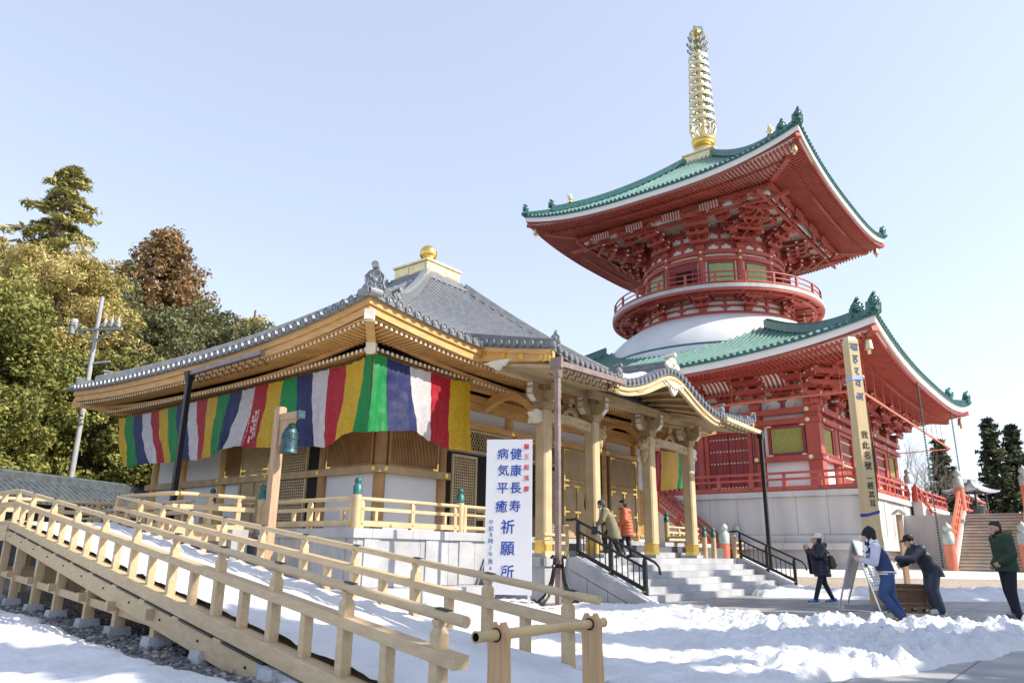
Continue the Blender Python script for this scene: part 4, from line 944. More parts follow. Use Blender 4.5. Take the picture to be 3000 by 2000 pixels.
# roofs
ROOFS = []
def tiled_roof(R, prefix, sp, r, t1, hipw, hiph, tip, wh, bells, visible):
    m = MB(); ds = MB()
    for k in range(4): R.surface(m, k, 0, 30, 12, t1)
    for k in range(4): R.ribs(m, ds, k, sp, r, 0, t1, 9, r*1.15, 1)
    for k in range(4): R.band(m, k, .02, .5, -.14, .0, 1)
    o = pp('roof', m, [GTILE, GTILED]); part('eave_tile_ends', ds, [GTILED, GTILED], o, PAG, kind='stuff')
    m = MB()
    for k in range(4): R.band(m, k, .14, .34, -.14-wh, -.141)
    pp('white_eave_board', m, WHITE)
    for k in range(4):
        m = MB(); R.hip(m, k, tip, t1, hipw, hiph, 0, 16, 1.0); R.hip(m, k, .012, tip+.02, hipw*.85, hiph*.55, 0, 8)
        ho = part('hip_ridge', m, GTILED, o, PAG); dd = R.pt(k, -1, 0)-R.pt(k, -1, .2); dd[2] = 0; dd /= np.linalg.norm(dd)
        for t, s in ((tip, 1.0), (.012, .85)):
            m = MB(); p = R.pt(k, -1, t)+np.array((0, 0, hiph*.3)); sc = hiph*s*1.1
            m.bar(p-dd*.1+np.array((0, 0, -.2)), p+dd*.0+np.array((0, 0, sc*.75)), hipw*1.1, .25, 0, up=dd)
            m.sphere(p+np.array((0, 0, sc*.85)), sc*.5, 12, 8); m.tube([p+np.array((0, 0, sc*1.3))-dd*.2, p+np.array((0, 0, sc*1.65))+dd*.25], sc*.16, 8)
            for a in np.linspace(0, 6.28, 10)[:-1]: m.sphere(p+np.array((0, 0, sc*.85))+dd*sc*.42+sc*.36*np.array((-dd[1]*math.cos(a), dd[0]*math.cos(a), math.sin(a))), sc*.1, 6, 4)
            part('ridge_end_ornament', m, GTILED, o, PAG)
        pe = R.pt(k, -1, 0); m = MB(); m.tube([pe-dd*.6+np.array((0, 0, .16)), pe+dd*.25+np.array((0, 0, .24))], .17, 10); part('corner_tile', m, GTILED, o, PAG)
    if bells:
        for k in range(4):
            pe = R.eave(k, -1, .9); m = MB(); zz = pe[2]-bells
            m.tube([(pe[0], pe[1], zz+.75), (pe[0], pe[1], zz+1.3)], .03, 5); m.lathe([(.3, 0), (.27, .1), (.22, .55), (.18, .7), (0, .78)], (pe[0], pe[1], zz), 10); m.bar((pe[0], pe[1], zz-.35), (pe[0], pe[1], zz), .2, .02); pp('wind_bell', m, PGOLD)
    return o
def red_eaves(R, sp, w, o1, o2, o3, d1, d2, OM, sl1, sl2):
    for k in range(4):
        m = MB(); R.rafters(m, k, sp, .38, o1, w, w*1.15, d1, sl1, OM, 0, 0); pp('flying_rafters', m, [RED, WHITE], kind='stuff')
        m = MB(); R.rafters(m, k, sp, o2, o3, w*1.08, w*1.3, d2, sl2, OM, 0, 0); pp('base_rafters', m, [RED, WHITE], kind='stuff')
        m = MB(); R.board(m, k, .3, o1+.1, d1+w*.62, sl1, OM); R.board(m, k, o2+.25, o3+.3, d2+w*.75, sl2, OM); pp('soffit_board', m, WHITE)
        m = MB(); R.band(m, k, o2+.04, o2+.26, d2+w*.66+sl2*o2*.0, d2+w*1.5+.06); R.band(m, k, .32, .46, d1-.0, d1+w*1.1); pp('rafter_plate', m, RED)
        m = MB(); n = int(2*R.half(k)[0]/sp/1.0); A = R.half(k)[0]-.4   # gilt caps under the flying rafters
        for i in range(n):
            x = lerp(-A, A, (i+.5)/n); p = (*R.uv(k, x, R.half(k)[1]-.5), R.soffit_z(k, x, .5, d1-.12, sl1, OM)); m.box(p[0]-.05, p[0]+.05, p[1]-.05, p[1]+.05, p[2]-.05, p[2]+.03)
        pp('rafter_caps', m, REDD, kind='stuff')
        e1, e2, e3 = R.eave(k, -1, .25, d1-.05), R.eave(k, -1, o2-.1, d2-.05), R.eave(k, -1, o3, d2); e2[2] = R.ze+R.up(k, -1)*.62+d2-.1; e3[2] = R.ze+d2+sl2*o3+.1
        mid = e2.copy(); mid[2] = lerp(e1[2], e2[2], .6)+.15
        m = MB(); m.bar(e1, mid, .45, .55); m.bar(e2, e3, .5, .6); pp('hip_rafter', m, RED)
low = Roof((0, 0), (19.05, 19.05), (8.25, 8.25), 14.95, 5.25, .3, (1.65, 1.55, 1.5, 1.5), 2.8)
tiled_roof(low, 'lower', .5, .125, 1.0, .9, .75, .14, .5, 2.2, (0, 3))
red_eaves(low, .335, .16, 2.4, 2.0, 5.6, -.86, -1.2, 5.6, .06, .16)
# dome and ring
m = MB(); m.lathe([(11.95*math.sqrt(max(0, 1-((z-17.5)/6.95)**2)), z) for z in np.linspace(17.5, 22.62, 16)], (0, 0, 0), 96); pp('white_dome', m, DOMEW)
m = MB(); m.lathe([(11.4, 18.6), (11.75, 18.75), (11.75, 18.95), (11.5, 19.0)], (0, 0, 0), 96, 0, True, None, False); pp('dome_flashing', m, GTILED)
m = MB(); m.lathe([(8.15, 22.5), (8.25, 22.5), (8.25, 22.8), (7.6, 22.8)], (0, 0, 0), 96, 0, True, None, False); pp('red_ring', m, RED)
m = MB(); m.lathe([(7.75, 22.7), (7.75, 24.4)], (0, 0, 0), 96, 0, True, None, False); pp('neck_wall', m, WHITE)
ANG = [rad(15+30*i) for i in range(12)]
def arcband(m, r0, r1, z0, z1, mi=0, n=96): m.lathe([(r0, z0), (r1, z0), (r1, z1), (r0, z1), (r0, z0)], (0, 0, 0), n, mi, False, None, False)
m = MB(); arcband(m, 7.7, 7.95, 23.35, 23.5); arcband(m, 7.7, 8.0, 23.85, 24.0)
for a in np.linspace(0, 2*math.pi, 25)[:-1]: c = np.array((math.cos(a), math.sin(a), 0)); m.bar(c*7.84+(0, 0, 22.8), c*7.84+(0, 0, 24.3), .22, .22, up=c); tt = np.array((-c[1], c[0], 0)); m.bar(c*7.85+(0, 0, 23.42)-tt*.6, c*7.85+(0, 0, 23.42)+tt*.6, .24, .13); m.bar(c*7.85+(0, 0, 23.3)-tt*.35, c*7.85+(0, 0, 23.3)+tt*.35, .24, .12)
pp('wall_struts', m, RED)
for a in ANG:
    c = (math.cos(a), math.sin(a), 0); bracket((c[0]*7.75, c[1]*7.75, 0), c, 22.8, 1.7, 1.3, 2, .8, .8)
m = MB(); arcband(m, 9.55, 9.85, 24.02, 24.26); arcband(m, 7.7, 10.3, 24.26, 24.3)
for a in np.linspace(rad(7.5), 2*math.pi+rad(7.5), 25)[:-1]: c = np.array((math.cos(a), math.sin(a), 0)); m.bar(c*7.7+(0, 0, 24.16), c*10.2+(0, 0, 24.16), .28, .2)
arcband(m, 10.2, 10.5, 24.1, 24.3)
pp('balcony_beams', m, RED)
m = MB(); arcband(m, 6.5, 10.55, 24.31, 24.68); pp('balcony_floor', m, STONE)
m = MB()
for rr, z, w in ((10.3, 25.88, .075), (10.3, 25.38, .065), (10.3, 24.9, .1)): m.tube([(rr*math.cos(a), rr*math.sin(a), z) for a in np.linspace(0, 2*math.pi, 73)], w, 6, 0, True, False)
ro = pp('balcony_railing', m, RED)
for a in np.linspace(rad(9), 2*math.pi+rad(9), 25)[:-1]:
    c = np.array((math.cos(a), math.sin(a), 0))*10.3; m = MB(); m.bar(c+(0, 0, 24.68), c+(0, 0, 25.84), .2, .2, up=(c[0], c[1], 0)); part('rail_post', m, RED, ro, PAG)
# round storey
DR = 6.85
m = MB(); m.lathe([(DR, 24.6), (DR, 33.0)], (0, 0, 0), 96); pp('white_drum_wall', m, WHITE)
m = MB(); arcband(m, DR-.1, DR+.32, 29.02, 29.42); arcband(m, DR-.1, DR+.30, 28.3, 28.74); arcband(m, DR-.1, DR+.3, 24.68, 24.95)
arcband(m, DR-.1, DR+.16, 30.3, 30.55); arcband(m, DR-.1, DR+.18, 31.5, 31.75)
pp('round_tie_beams', m, RED)
for a in ANG:
    c = np.array((math.cos(a), math.sin(a), 0))
    for r_, z_ in ((DR+.33, 29.22), (DR+.31, 28.52)): m = MB(); rosette(m, c*r_+(0, 0, z_), c, .15); pp('gilt_rosette', m, PGOLD)
for a in ANG:
    c = (math.cos(a), math.sin(a), 0); m = MB(); m.lathe([(.34, 24.9), (.34, 29.0)], (c[0]*DR, c[1]*DR, 0), 14); pp('column', m, RED)
def arcpanel(m, a0, a1, r, z0, z1, mi=0, n=8, th=.1):
    for f in (0, 1):
        rr = r+(th if f else 0)
    A = np.linspace(a0, a1, n+1); O = [[(rr*math.cos(a), rr*math.sin(a), z) for a in A] for rr, z in ((r, z0), (r+th, z0), (r+th, z1), (r, z1), (r, z0))]
    m.grid(O, mi, False, True)
    for a in (a0, a1): m.add([(q*math.cos(a), q*math.sin(a), z) for q, z in ((r, z0), (r+th, z0), (r+th, z1), (r, z1))], [(0, 1, 2, 3)], mi)
for i, a in enumerate(ANG):
    a0, a1 = a, a+rad(30); mid = math.degrees((a0+a1)/2) % 360; g = rad(4.2)
    if round(mid) % 90 == 0:
        m = MB(); arcpanel(m, a0+rad(3.4), a1-rad(3.4), DR-.02, 24.95, 28.25, 0, 8, .06); arcpanel(m, a0+rad(8), a1-rad(8), DR+.02, 25.0, 27.6, 1, 6, .07)
        o = pp('balcony_door', m, [REDD, DARK])
        for b, sg in ((a0+rad(8), 1), (a1-rad(8), -1)):
            m = MB(); c = np.array((math.cos(b), math.sin(b), 0)); tt = np.array((-c[1], c[0], 0)); p = c*(DR+.1); q = p+c*.75-tt*sg*.3; m.bar((p+q)/2+(0, 0, 25.0), (p+q)/2+(0, 0, 27.7), np.linalg.norm(q-p), .08, 0, up=np.cross((0, 0, 1), q-p)); part('open_shutter', m, REDD, o, PAG)
        continue
    m = MB(); f = rad(1.3)
    arcpanel(m, a0+g, a1-g, DR+.02, 28.0, 28.22, 0); arcpanel(m, a0+g, a1-g, DR+.02, 25.0, 25.25, 0); arcpanel(m, a0+g, a0+g+f, DR+.02, 25.25, 28.0, 0, 2); arcpanel(m, a1-g-f, a1-g, DR+.02, 25.25, 28.0, 0, 2)
    o = pp('slatted_window', m, REDD); m = MB(); arcpanel(m, a0+g+f, a1-g-f, DR-.02, 25.25, 28.0, 0, 8, .05)
    for j in range(22):
        b = lerp(a0+g+f, a1-g-f, (j+.5)/22); c = np.array((math.cos(b), math.sin(b), 0))*(DR+.06); m.bar(c+(0, 0, 25.25), c+(0, 0, 28.0), .07, .07, up=(c[0]+c[1], c[1]-c[0], 0))
    part('green_slats', m, mat('round_storey_green_slats', (.42, .50, .25), .6, var=.1) if i == 0 else bpy.data.materials['round_storey_green_slats'], o, PAG)
# struts on the drum between the bracket sets
m = MB()
for a in np.linspace(0, 2*math.pi, 37)[:-1]:
    c = np.array((math.cos(a), math.sin(a), 0)); tt = np.array((-c[1], c[0], 0)); r = DR+.05
    m.bar(c*r+(0, 0, 29.42), c*r+(0, 0, 32.6), .26, .2, up=c)
    for z, L_ in ((30.12, .62), (29.95, .42), (31.3, .68), (31.12, .45), (32.3, .7)): m.bar(c*r+(0, 0, z)-tt*L_, c*r+(0, 0, z)+tt*L_, .24, .18)
pp('wall_struts', m, RED)
for a in ANG:
    c = np.array((math.cos(a), math.sin(a), 0)); q = 9.9/max(abs(c[0]), abs(c[1])) - DR
    bracket(c*DR, c, 29.42, min(q, 6.4), 2.75, 4 if q < 5 else 5, .9 if q < 5 else 1.1, .95)
for k in (0, 3, 1, 2):
    d = np.array(face(k, 0, 1, 0))
    for a in (-7.2, -4.9, 4.9, 7.2) if k in (0, 3) else ():
        r0 = math.sqrt(max(0, DR**2-min(a*a, 40))); bracket(np.array(face(k, a, max(5.2, r0+.6), 0)), d, 30.3, 9.9-max(5.2, r0+.6), 1.9, 3, .7, .8)
for k in range(4):
    m = MB(); e = .003*(k % 2); fbox(m, k, -10.4+.4*(k % 2), 10.4-.4*(k % 2), 9.95, 10.3, 32.2+e, 32.6+e); fbox(m, k, -11.4, 11.4, 9.3, 9.5, 31.5+e, 31.8+e); fbox(m, k, -9.7+.1*(k % 2), 9.7-.1*(k % 2), 9.6, 9.7, 31.9, 33.2, 1); pp('eave_purlin', m, [RED, WHITE])
for k in (0, 3, 1, 2):
    for a in (-7.2, -3.4, .6, 4.4): striped_cove(k, a-.95, a+.95, 10.31, 31.72, 10.5, 32.38)
m = MB(); z = 31.95
for k in range(4): m.add([face(k, -9.4, 9.4, z), face(k, 9.4, 9.4, z), face(k, 6.5, 6.5, z), face(k, -6.5, 6.5, z)], [(0, 1, 2, 3)])
pp('lattice_ceiling', m, mat('lattice_ceiling_paint', (.36, .05, .03), .6, kind='lattice'))
upr = Roof((0, 0), (14.2, 14.2), (1.75, 1.75), 33.35, 8.9, .3, (1.85, 1.6, 1.5, 1.55), 2.8)
tiled_roof(upr, 'upper', .46, .115, 1.0, .8, .7, .17, .5, 2.0, (0, 3))
red_eaves(upr, .33, .15, 2.1, 1.75, 4.3, -.86, -1.12, 4.6, .08, .14)
# little gilt jewels on the ridges
for k in range(4):
    p = upr.pt(k, -1, .28)+np.array((0, 0, .75)); m = MB(); m.lathe([(.3, 0), (.2, .12), (.24, .25), (.34, .4), (.3, .6), (.1, .8), (0, .95)], p, 12)
    for a in np.linspace(-2.6, 2.6, 15): m.tube([p+np.array((.36*math.sin(a), 0, .45+.36*math.cos(a))), p+np.array((.62*math.sin(a), 0, .45+.62*math.cos(a)))], .025, 4)
    pp('ridge_jewel', m, PGOLD)
# spire
sp_ = MB(); h = 1.75
sp_.box(-h, h, -h, h, 42.2, 43.1); sp_.box(-h-.12, h+.12, -h-.12, h+.12, 43.1, 43.25); sp_.box(-h-.1, h+.1, -h-.1, h+.1, 42.1, 42.25)
for sx in (-.9, .9): sp_.box(sx-.7, sx+.7, -h-.04, -h, 42.4, 42.95); sp_.box(-h-.04, -h, sx-.7, sx+.7, 42.4, 42.95)
spire = pp('spire', sp_, PGOLD)
def sp(name, m, mats=PGOLD): return part(name, m, mats, spire, PAG)
m = MB(); m.lathe([(1.5, 43.25), (1.45, 43.6), (1.1, 44.1), (.9, 44.4), (.85, 44.5)], (0, 0, 0), 28); sp('inverted_bowl', m)
m = MB(); m.lathe([(.95, 44.5), (1.2, 44.65), (1.25, 44.8), (1.05, 44.95), (1.3, 45.1), (1.35, 45.3), (.9, 45.4), (.5, 45.45)], (0, 0, 0), 28); sp('gold_collar', m, GOLD)
m = MB()
for i in range(8):
    a = 2*math.pi*i/8; c = np.array((math.cos(a), math.sin(a), 0)); t = np.array((-c[1], c[0], 0))
    pts = [c*.9+(0, 0, 45.3), c*1.18+t*.28+(0, 0, 46.0), c*1.36+t*.34+(0, 0, 46.7), c*1.368+(0, 0, 47.1), c*1.36-t*.34+(0, 0, 46.7), c*1.18-t*.28+(0, 0, 46.0), c*.9+(0, 0, 45.3)]
    m.tube(pts, .085, 5); m.tube([c*1.368+(0, 0, 47.1), c*1.66+(0, 0, 46.95)], .06, 4)
sp('lotus_petals', m)
m = MB(); m.lathe([(.5, 45.2), (.44, 47), (.36, 56.6), (.2, 57.4), (.12, 60.1)], (0, 0, 0), 14); sp('spire_shaft', m)
for i in range(9):
    z = 47.55+i*1.02; r = lerp(1.42, 1.1, i/8); m = MB(); arcband(m, r-.07, r, z, z+.42, 0, 36); arcband(m, .36, .47, z-.02, z+.16, 0, 14)
    for j in range(8):
        a = 2*math.pi*j/8; c = np.array((math.cos(a), math.sin(a), 0)); t = np.array((-c[1], c[0], 0))
        m.tube([c*.42+(0, 0, z+.12), c*r*.66+(0, 0, z+.02)], .05, 4, 1); 
        for sg in (-1, 1): m.tube([c*r*.66+(0, 0, z+.02), c*(r-.05)+t*sg*.28+(0, 0, z+.18)], .04, 4, 1)
    sp('spire_ring', m, [PGOLD, BRONZE])
m = MB()
for z, r0, n in ((56.5, 1.15, 8), (57.4, 1.2, 8), (58.3, 1.0, 8)):
    for j in range(n):
        a = 2*math.pi*(j+.5)/n; c = np.array((math.cos(a), math.sin(a), 0)); t = np.array((-c[1], c[0], 0))
        for sg in (-1, 1): m.tube([c*.25+(0, 0, z), c*r0*.7+t*sg*.2+(0, 0, z+.25), c*r0+t*sg*.1+(0, 0, z+.75), c*r0*1.02+(0, 0, z+.9), c*r0*.8+(0, 0, z+.8)], .05, 4)
    m.lathe([(.2, z-.1), (.5, z), (.3, z+.2), (.2, z+.3)], (0, 0, 0), 12)
sp('water_flame', m, mat('aged_gilt', (.28, .27, .13), .4, metal=.6, var=.3))
m = MB(); m.lathe([(.2, 59.0), (.45, 59.15), (.55, 59.45), (.5, 59.75), (.3, 60.0), (.1, 60.25), (0, 60.5)], (0, 0, 0), 16); sp('spire_jewel', m, GOLD)
m = MB()
for r in (.58, .78): m.tube([(r*math.cos(a), r*math.sin(a)*0, 59.55+r*math.sin(a)) for a in np.linspace(-.7, math.pi+.7, 30)], .03, 4); m.tube([(0, r*math.cos(a), 59.55+r*math.sin(a)) for a in np.linspace(-.7, math.pi+.7, 30)], .03, 4)
for a in np.linspace(-.7, math.pi+.7, 18): m.tube([(.55*math.cos(a), 0, 59.55+.55*math.sin(a)), (.9*math.cos(a), 0, 59.55+.9*math.sin(a))], .025, 4); m.tube([(0, .55*math.cos(a), 59.55+.55*math.sin(a)), (0, .9*math.cos(a), 59.55+.9*math.sin(a))], .025, 4)
sp('flame_halo', m, BRONZE)
# curtain rail hung below the lower eaves, on thin rods
m = MB(); q = 17.0
m.bar((-q, -q, 11.95), (-q, 12, 11.95), .11, .15); m.bar((-q, -q, 11.95), (17.5, -q, 11.85), .11, .15); m.bar((17.5, -q, 11.85), (13.2, -13, 11.2), .1, .1)
for i in range(12): a = -q+1.2+i*2.6; m.tube([(-q, a, 11.95), (-q, a, 14.5)], .022, 4); m.tube([(a+.6, -q, 11.95), (a+.6, -q, 14.5)], .022, 4)
pp('curtain_rail', m, mat('orange_red_rail', (.52, .13, .075), .5))
# rain chains of green bronze links from the right eave
for u, z1 in ((-6.3, 14.3), (8.3, 14.2)):
    m = MB(); v = -18.75; n = int((z1-.4)/.2)
    for i in range(n): z = .4+(z1-.4)*i/n; m.lathe([(.04, 0), (.085, .12), (.08, .15), (.035, .14)], (u, v, z), 8)
    single('rain_chain', m, BRONZE, 'green bronze rain chain hanging from the '+('middle of the red pagoda eave' if u < 0 else 'far right end of the pagoda eave'), 'rain chain', PAG, 'rain chains of the pagoda')
# sloping side stairs with red rails along the left front, and the stone ramp wall on the right front
m = MB(); o = 17.7
for i in range(24):
    t = i/24; v = lerp(-1.2, -7.2, t); z = lerp(5.4, .45, t); fbox(m, 3, -v-.0, -v+.27, SB+.1, 19.2, .1, z)
stairs = pp('side_stairs', m, STEPST)
for o in (16.75, 19.1):
    m = MB(); a, b_ = np.array(face(3, .9, o, 5.5)), np.array(face(3, 7.4, o, .3))
    for h, w, t in ((1.25, .17, .17), (.8, .14, .16), (.25, .22, .3)): m.bar(a+(0, 0, h), b_+(0, 0, h), w, t)
    for i in range(1, 4): p = lerp(a, b_, i/4); m.bar(p, p+(0, 0, 1.1), .22, .22, up=(0, 1, 0))
    part('red_stair_rail', m, RED, stairs, PAG)
    m = MB(); p = np.array(face(3, 7.6, o, .1)); m.lathe([(.34, 0), (.34, 1.75)], p, 16); part('red_post', m, mat('orange_vermilion', (.56, .17, .10), .5) if o < 17 else bpy.data.materials['orange_vermilion'], stairs, PAG)
    m = MB(); giboshi(m, p+(0, 0, 1.75), .35); part('bronze_cap', m, mat('grey_green_bronze', (.36, .42, .38), .5, metal=.3, var=.2) if o < 17 else bpy.data.materials['grey_green_bronze'], stairs, PAG)
m = MB(); pl = [(-1.0, 5.49), (.4, 5.2), (2.2, 4.5), (4.2, 3.8), (6.5, 3.4), (6.5, .1), (-1.0, .1)]
m.prism(pl, (0, -SB-.02, 0), (1, 0, 0), (0, 0, 1), (0, -.7, 0)); pp('ramp_wall', m, STONE)
m = MB(); line = [(-1.1, 5.49), (.4, 5.22), (2.2, 4.52), (4.2, 3.82), (6.5, 3.42)]
for h, w in ((1.35, .09), (.85, .08), (.22, .16)): m.tube([(u, -SB-.35, z+h) for u, z in line], w, 6)
for u, z in line: m.bar((u, -SB-.35, z), (u, -SB-.35, z+1.3), .24, .24, up=(0, 1, 0))
pp('ramp_railing', m, RED)
m = MB(); giboshi(m, (-1.0, -SB+.1, 7.0), .3); pp('bronze_cap', m, bpy.data.materials['grey_green_bronze'])
m = MB(); P = [[low.pt(3, q, t, .2+.06*noise.noise(Vector((q*60, t*40, 0)))-.25*(abs(2*(q-.8)/.12-.0-1)**4+abs(2*(t-.07)/.2-1)**4)) for t in np.linspace(.07, .27, 14)] for q in np.linspace(.80, .92, 14)]
m.grid(P, 0, True, True); pp('roof_snow', m, SNOW)
# ================================================================== WOODEN RAMP
RG = .148
def RP(s, off, z): return (-5.0+RG*s+off, s, z)       # hall coordinates: s along the ramp (uphill), off across it
S0, S1 = -8.5, 6.0
def hz_(s): return lerp(.73, 2.26, (s+8.5)/(S1+8.5)) if s < S1 else 2.26   # top of the handrail
DZ = .665                                                # handrail top above the sill beam top
ramp = thing('wooden_ramp', 'long pale wooden access ramp with two low railings, rising from the snow to the hall', 'ramp', tuple(hw(*RP(S0, 1, 0))), TH)
def rp(name, mb, mats, parent=None, **k): return part(name, mb, mats, parent or ramp, HALL, **k)
FAR = 2.05
ax = np.array((RG, 1, 0))/math.hypot(1, RG); sx_ = np.array((ax[1], -ax[0], 0))
def ramp_rail(off, posts, s_top, S0, extra=True):
    m = MB(); a, b = np.array(RP(S0-.24, off, hz_(S0)-.04-.025)), np.array(RP(s_top, off, hz_(s_top)-.04))
    m.tube([a, b], .038, 14); rail = rp('handrail', m, WOODR)
    for s in posts[::1]:
        if extra:
            m = MB(); p = np.array(RP(s+.03, off, hz_(s+.03)-.0)); q = np.array(RP(s-.10, off, hz_(s-.10)-.0)); m.bar(p, q, .05, .008); part('metal_strip', m, BLACK, rail, HALL)
    m = MB(); a, b = np.array(RP(S0-.2, off, hz_(S0)-.31)), np.array(RP(s_top, off, hz_(s_top)-.29)); m.bar(a, b, .125, .085); rp('mid_rail', m, WOODR, bevel=.008)
    m = MB(); a, b = np.array(RP(S0+.0, off, hz_(S0)-DZ-.08)), np.array(RP(s_top, off, hz_(s_top)-DZ-.08)); m.bar(a, b, .15, .15); rp('sill_beam', m, WOODR, bevel=.008)
    for i, s in enumerate(posts):
        m = MB(); zt = hz_(s)-.05; zb = hz_(s)-DZ; p = np.array(RP(s, off, 0)); Z_ = np.array((0, 0, 1.))
        w = .094
        m.bar(p+Z_*(zb-.02), p+Z_*(zt-.235), w, w, 0, up=ax)
        m.bar(p+Z_*(zt-.235), p+Z_*(zt-.105), w, w, 0, up=ax); m.bar(p+Z_*(zt-.105), p+Z_*(zt-.065), w, w, 0, up=ax, wb=w*.62, hb=w*.62)
        m.bar(p+Z_*(zt-.065), p+Z_*(zt-.02), w*.66, w*.66, 0, up=ax, wb=w*1.0, hb=w*.8)
        rp('rail_post', m, WOODR, bevel=.006)
    for a, b in zip(posts[:-1], posts[1:]):
        s = (a+b)/2; p = np.array(RP(s, off, 0)); m = MB(); m.bar(p+(0, 0, hz_(s)-DZ-.02), p+(0, 0, hz_(s)-.33), .085, .085, 0, up=ax); rp('baluster', m, WOODR, bevel=.006)
near_posts = [6.4-.45, 4.46, 2.66, 1.0, -.6, -2.07, -3.5, -4.84, -6.09, -7.3, -8.47]
far_posts = [5.95, 4.3, 2.9, 1.38, -.2, -1.69, -3.05, -4.4, -5.71, -6.95, -8.05]
ramp_rail(0, near_posts, S1, -8.5); ramp_rail(FAR, far_posts, S1, -8.18)
# side beam, deck with snow, supports on granite blocks
m = MB()
for off in (-.02, FAR+.02): m.bar(RP(-6.12, off, hz_(-6.12)-DZ-.16-.125), RP(S1, off, hz_(S1)-DZ-.16-.125), .12, .235)
beam_o = rp('side_beam', m, WOODR, bevel=.008)
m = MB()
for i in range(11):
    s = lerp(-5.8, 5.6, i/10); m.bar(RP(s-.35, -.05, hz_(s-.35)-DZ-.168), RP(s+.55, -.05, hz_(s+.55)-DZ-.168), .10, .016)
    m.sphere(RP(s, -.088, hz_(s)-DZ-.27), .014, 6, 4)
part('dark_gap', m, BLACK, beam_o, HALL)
m = MB(); N = 60
def deckz(s): return hz_(s)-DZ-.05
m.bar(RP(S0-.3, FAR/2, deckz(S0)-.06), RP(S1, FAR/2, deckz(S1)-.06), FAR-.1, .05); rp('deck', m, WOODR)
m = MB(); P = []
for i in range(200):
    s = lerp(S0-.1, S1+2, i/199); row = []
    for j in range(26):
        off = lerp(.06, FAR-.06, j/25); e = min(j, 25-j)/25; n = noise.fractal(Vector((s*1.3, off*1.6, 3.1)), .8, 2.1, 5)
        row.append(RP(s, off, deckz(s) + .045 + .04*n + .055*max(0, 1-e*11)))
    P.append(row)
m.grid(P, 0, True); rp('deck_snow', m, SNOW)
feet = [(-6.14-.15), -4.73, -3.27, -1.81, -.43, 1.35, 2.92, 4.77, 6.2]
for s in feet:
    for off in (0, FAR):
        p = np.array(RP(s, off, 0)); zt = hz_(s)-DZ-.38
        m = MB(); m.bar(p+(0, 0, .10), p+(0, 0, zt), .135, .135, 0, up=ax)
        o = rp('support_post', m, WOODR, bevel=.006)
        m = MB(); m.bar(p+(0, 0, -.1), p+(0, 0, .12), .32, .32, 0, up=ax, wb=.24, hb=.24); part('foot_block', m, GRANITE, o, HALL)
    if s > -3.5:
        m = MB(); z = .36+.25*max(0, (s+2)/8); m.bar(RP(s, -.18, z), RP(s, FAR+.18, z), .06, .12); rp('cross_tie', m, WOODR)
m = MB()
for a, b in zip(feet[1:-1], feet[2:]):
    for off in (0, FAR): m.bar(RP(a, off, .36+.03*a), RP(b, off, .36+.03*b), .055, .11)
rp('long_tie', m, WOODR)
m = MB(); m.bar(RP(-6.15, FAR/2-.0, hz_(-6.15)-DZ-.165-.25), RP(S0-.15, FAR/2, hz_(S0)-DZ-.165-.25), FAR+.14, .5); rp('granite_abutment', m, GRANITE)
# landing at the top and the return bridge into the hall
m = MB(); LZ2 = hz_(S1)-DZ-.05
m.box(RP(S1, 0, 0)[0]-.1, -.35, S1, 9.3, LZ2-.35, LZ2-.03); m.box(-2.0, -.35, 3.4, S1, LZ2-.3, LZ2-.03); m.box(-.4, .0, 3.6, 5.7, LZ2-.3, LZ2-.03)
rp('landing_deck', m, WOODR)
m = MB(); rows = []
for i in range(24):
    u = lerp(RP(S1, 0, 0)[0], -.5, i/23); rows.append([(u, lerp(6.05, 9.0, j/12), LZ2+.02+.04*noise.noise(Vector((u*2, j*.5, 0)))) for j in range(13)])
m.grid(rows, 0, True, True); rp('deck_snow', m, SNOW)
def flat_rail(pts, posts):
    m = MB(); z = LZ2
    for a, b in zip(pts[:-1], pts[1:]):
        m.tube([(*a, z+.67), (*b, z+.67)], .047, 10); m.bar((*a, z+.40), (*b, z+.40), .14, .1); m.bar((*a, z-.03), (*b, z-.03), .16, .16)
    rp('handrail', m, WOODR)
    for p in posts: m = MB(); m.bar((*p, z), (*p, z+.55), .115, .115, 0, up=(0, 1, 0)); m.bar((*p, z+.55), (*p, z+.64), .07, .07, 0, up=(0, 1, 0), wb=.12, hb=.1); rp('rail_post', m, WOODR, bevel=.006)
u_n = RP(S1, 0, 0)[0]; u_f = RP(S1, FAR, 0)[0]
flat_rail([(u_n, S1), (u_n+.3, 9.3)], [(u_n+.1, 7.1), (u_n+.2, 8.2), (u_n+.3, 9.25)])
flat_rail([(u_n+.3, 9.3), (-.3, 9.3)], [(-3.0, 9.3), (-2.0, 9.3), (-1.1, 9.3)])
flat_rail([(-.3, 9.3), (-.3, 5.85)], [(-.3, 9.2), (-.3, 8.2), (-.3, 7.2), (-.3, 6.2)])
flat_rail([(u_f, S1), (u_f+.1, 3.5)], []); flat_rail([(-1.9, 3.5), (-.1, 3.5)], [(-1.2, 3.5), (-.5, 3.5)])
for p in ((-4.0, 9.2), (-2.6, 9.2), (-.4, 9.2), (-.5, 6.2), (-1.9, 3.6), (-.4, 3.6)): m = MB(); m.bar((*p, 0), (*p, LZ2-.3), .135, .135, 0, up=(0, 1, 0)); rp('support_post', m, WOODR)
# granite wing stairs beside the veranda opening
m = MB()
m.prism([(3.2, 1.5), (3.45, 1.5), (6.2, .4), (6.2, -.1), (3.2, -.1)], (-.75, 0, 0), (0, 1, 0), (0, 0, 1), (.4, 0, 0)); hp('side_stair_wall', m, GRANITE)
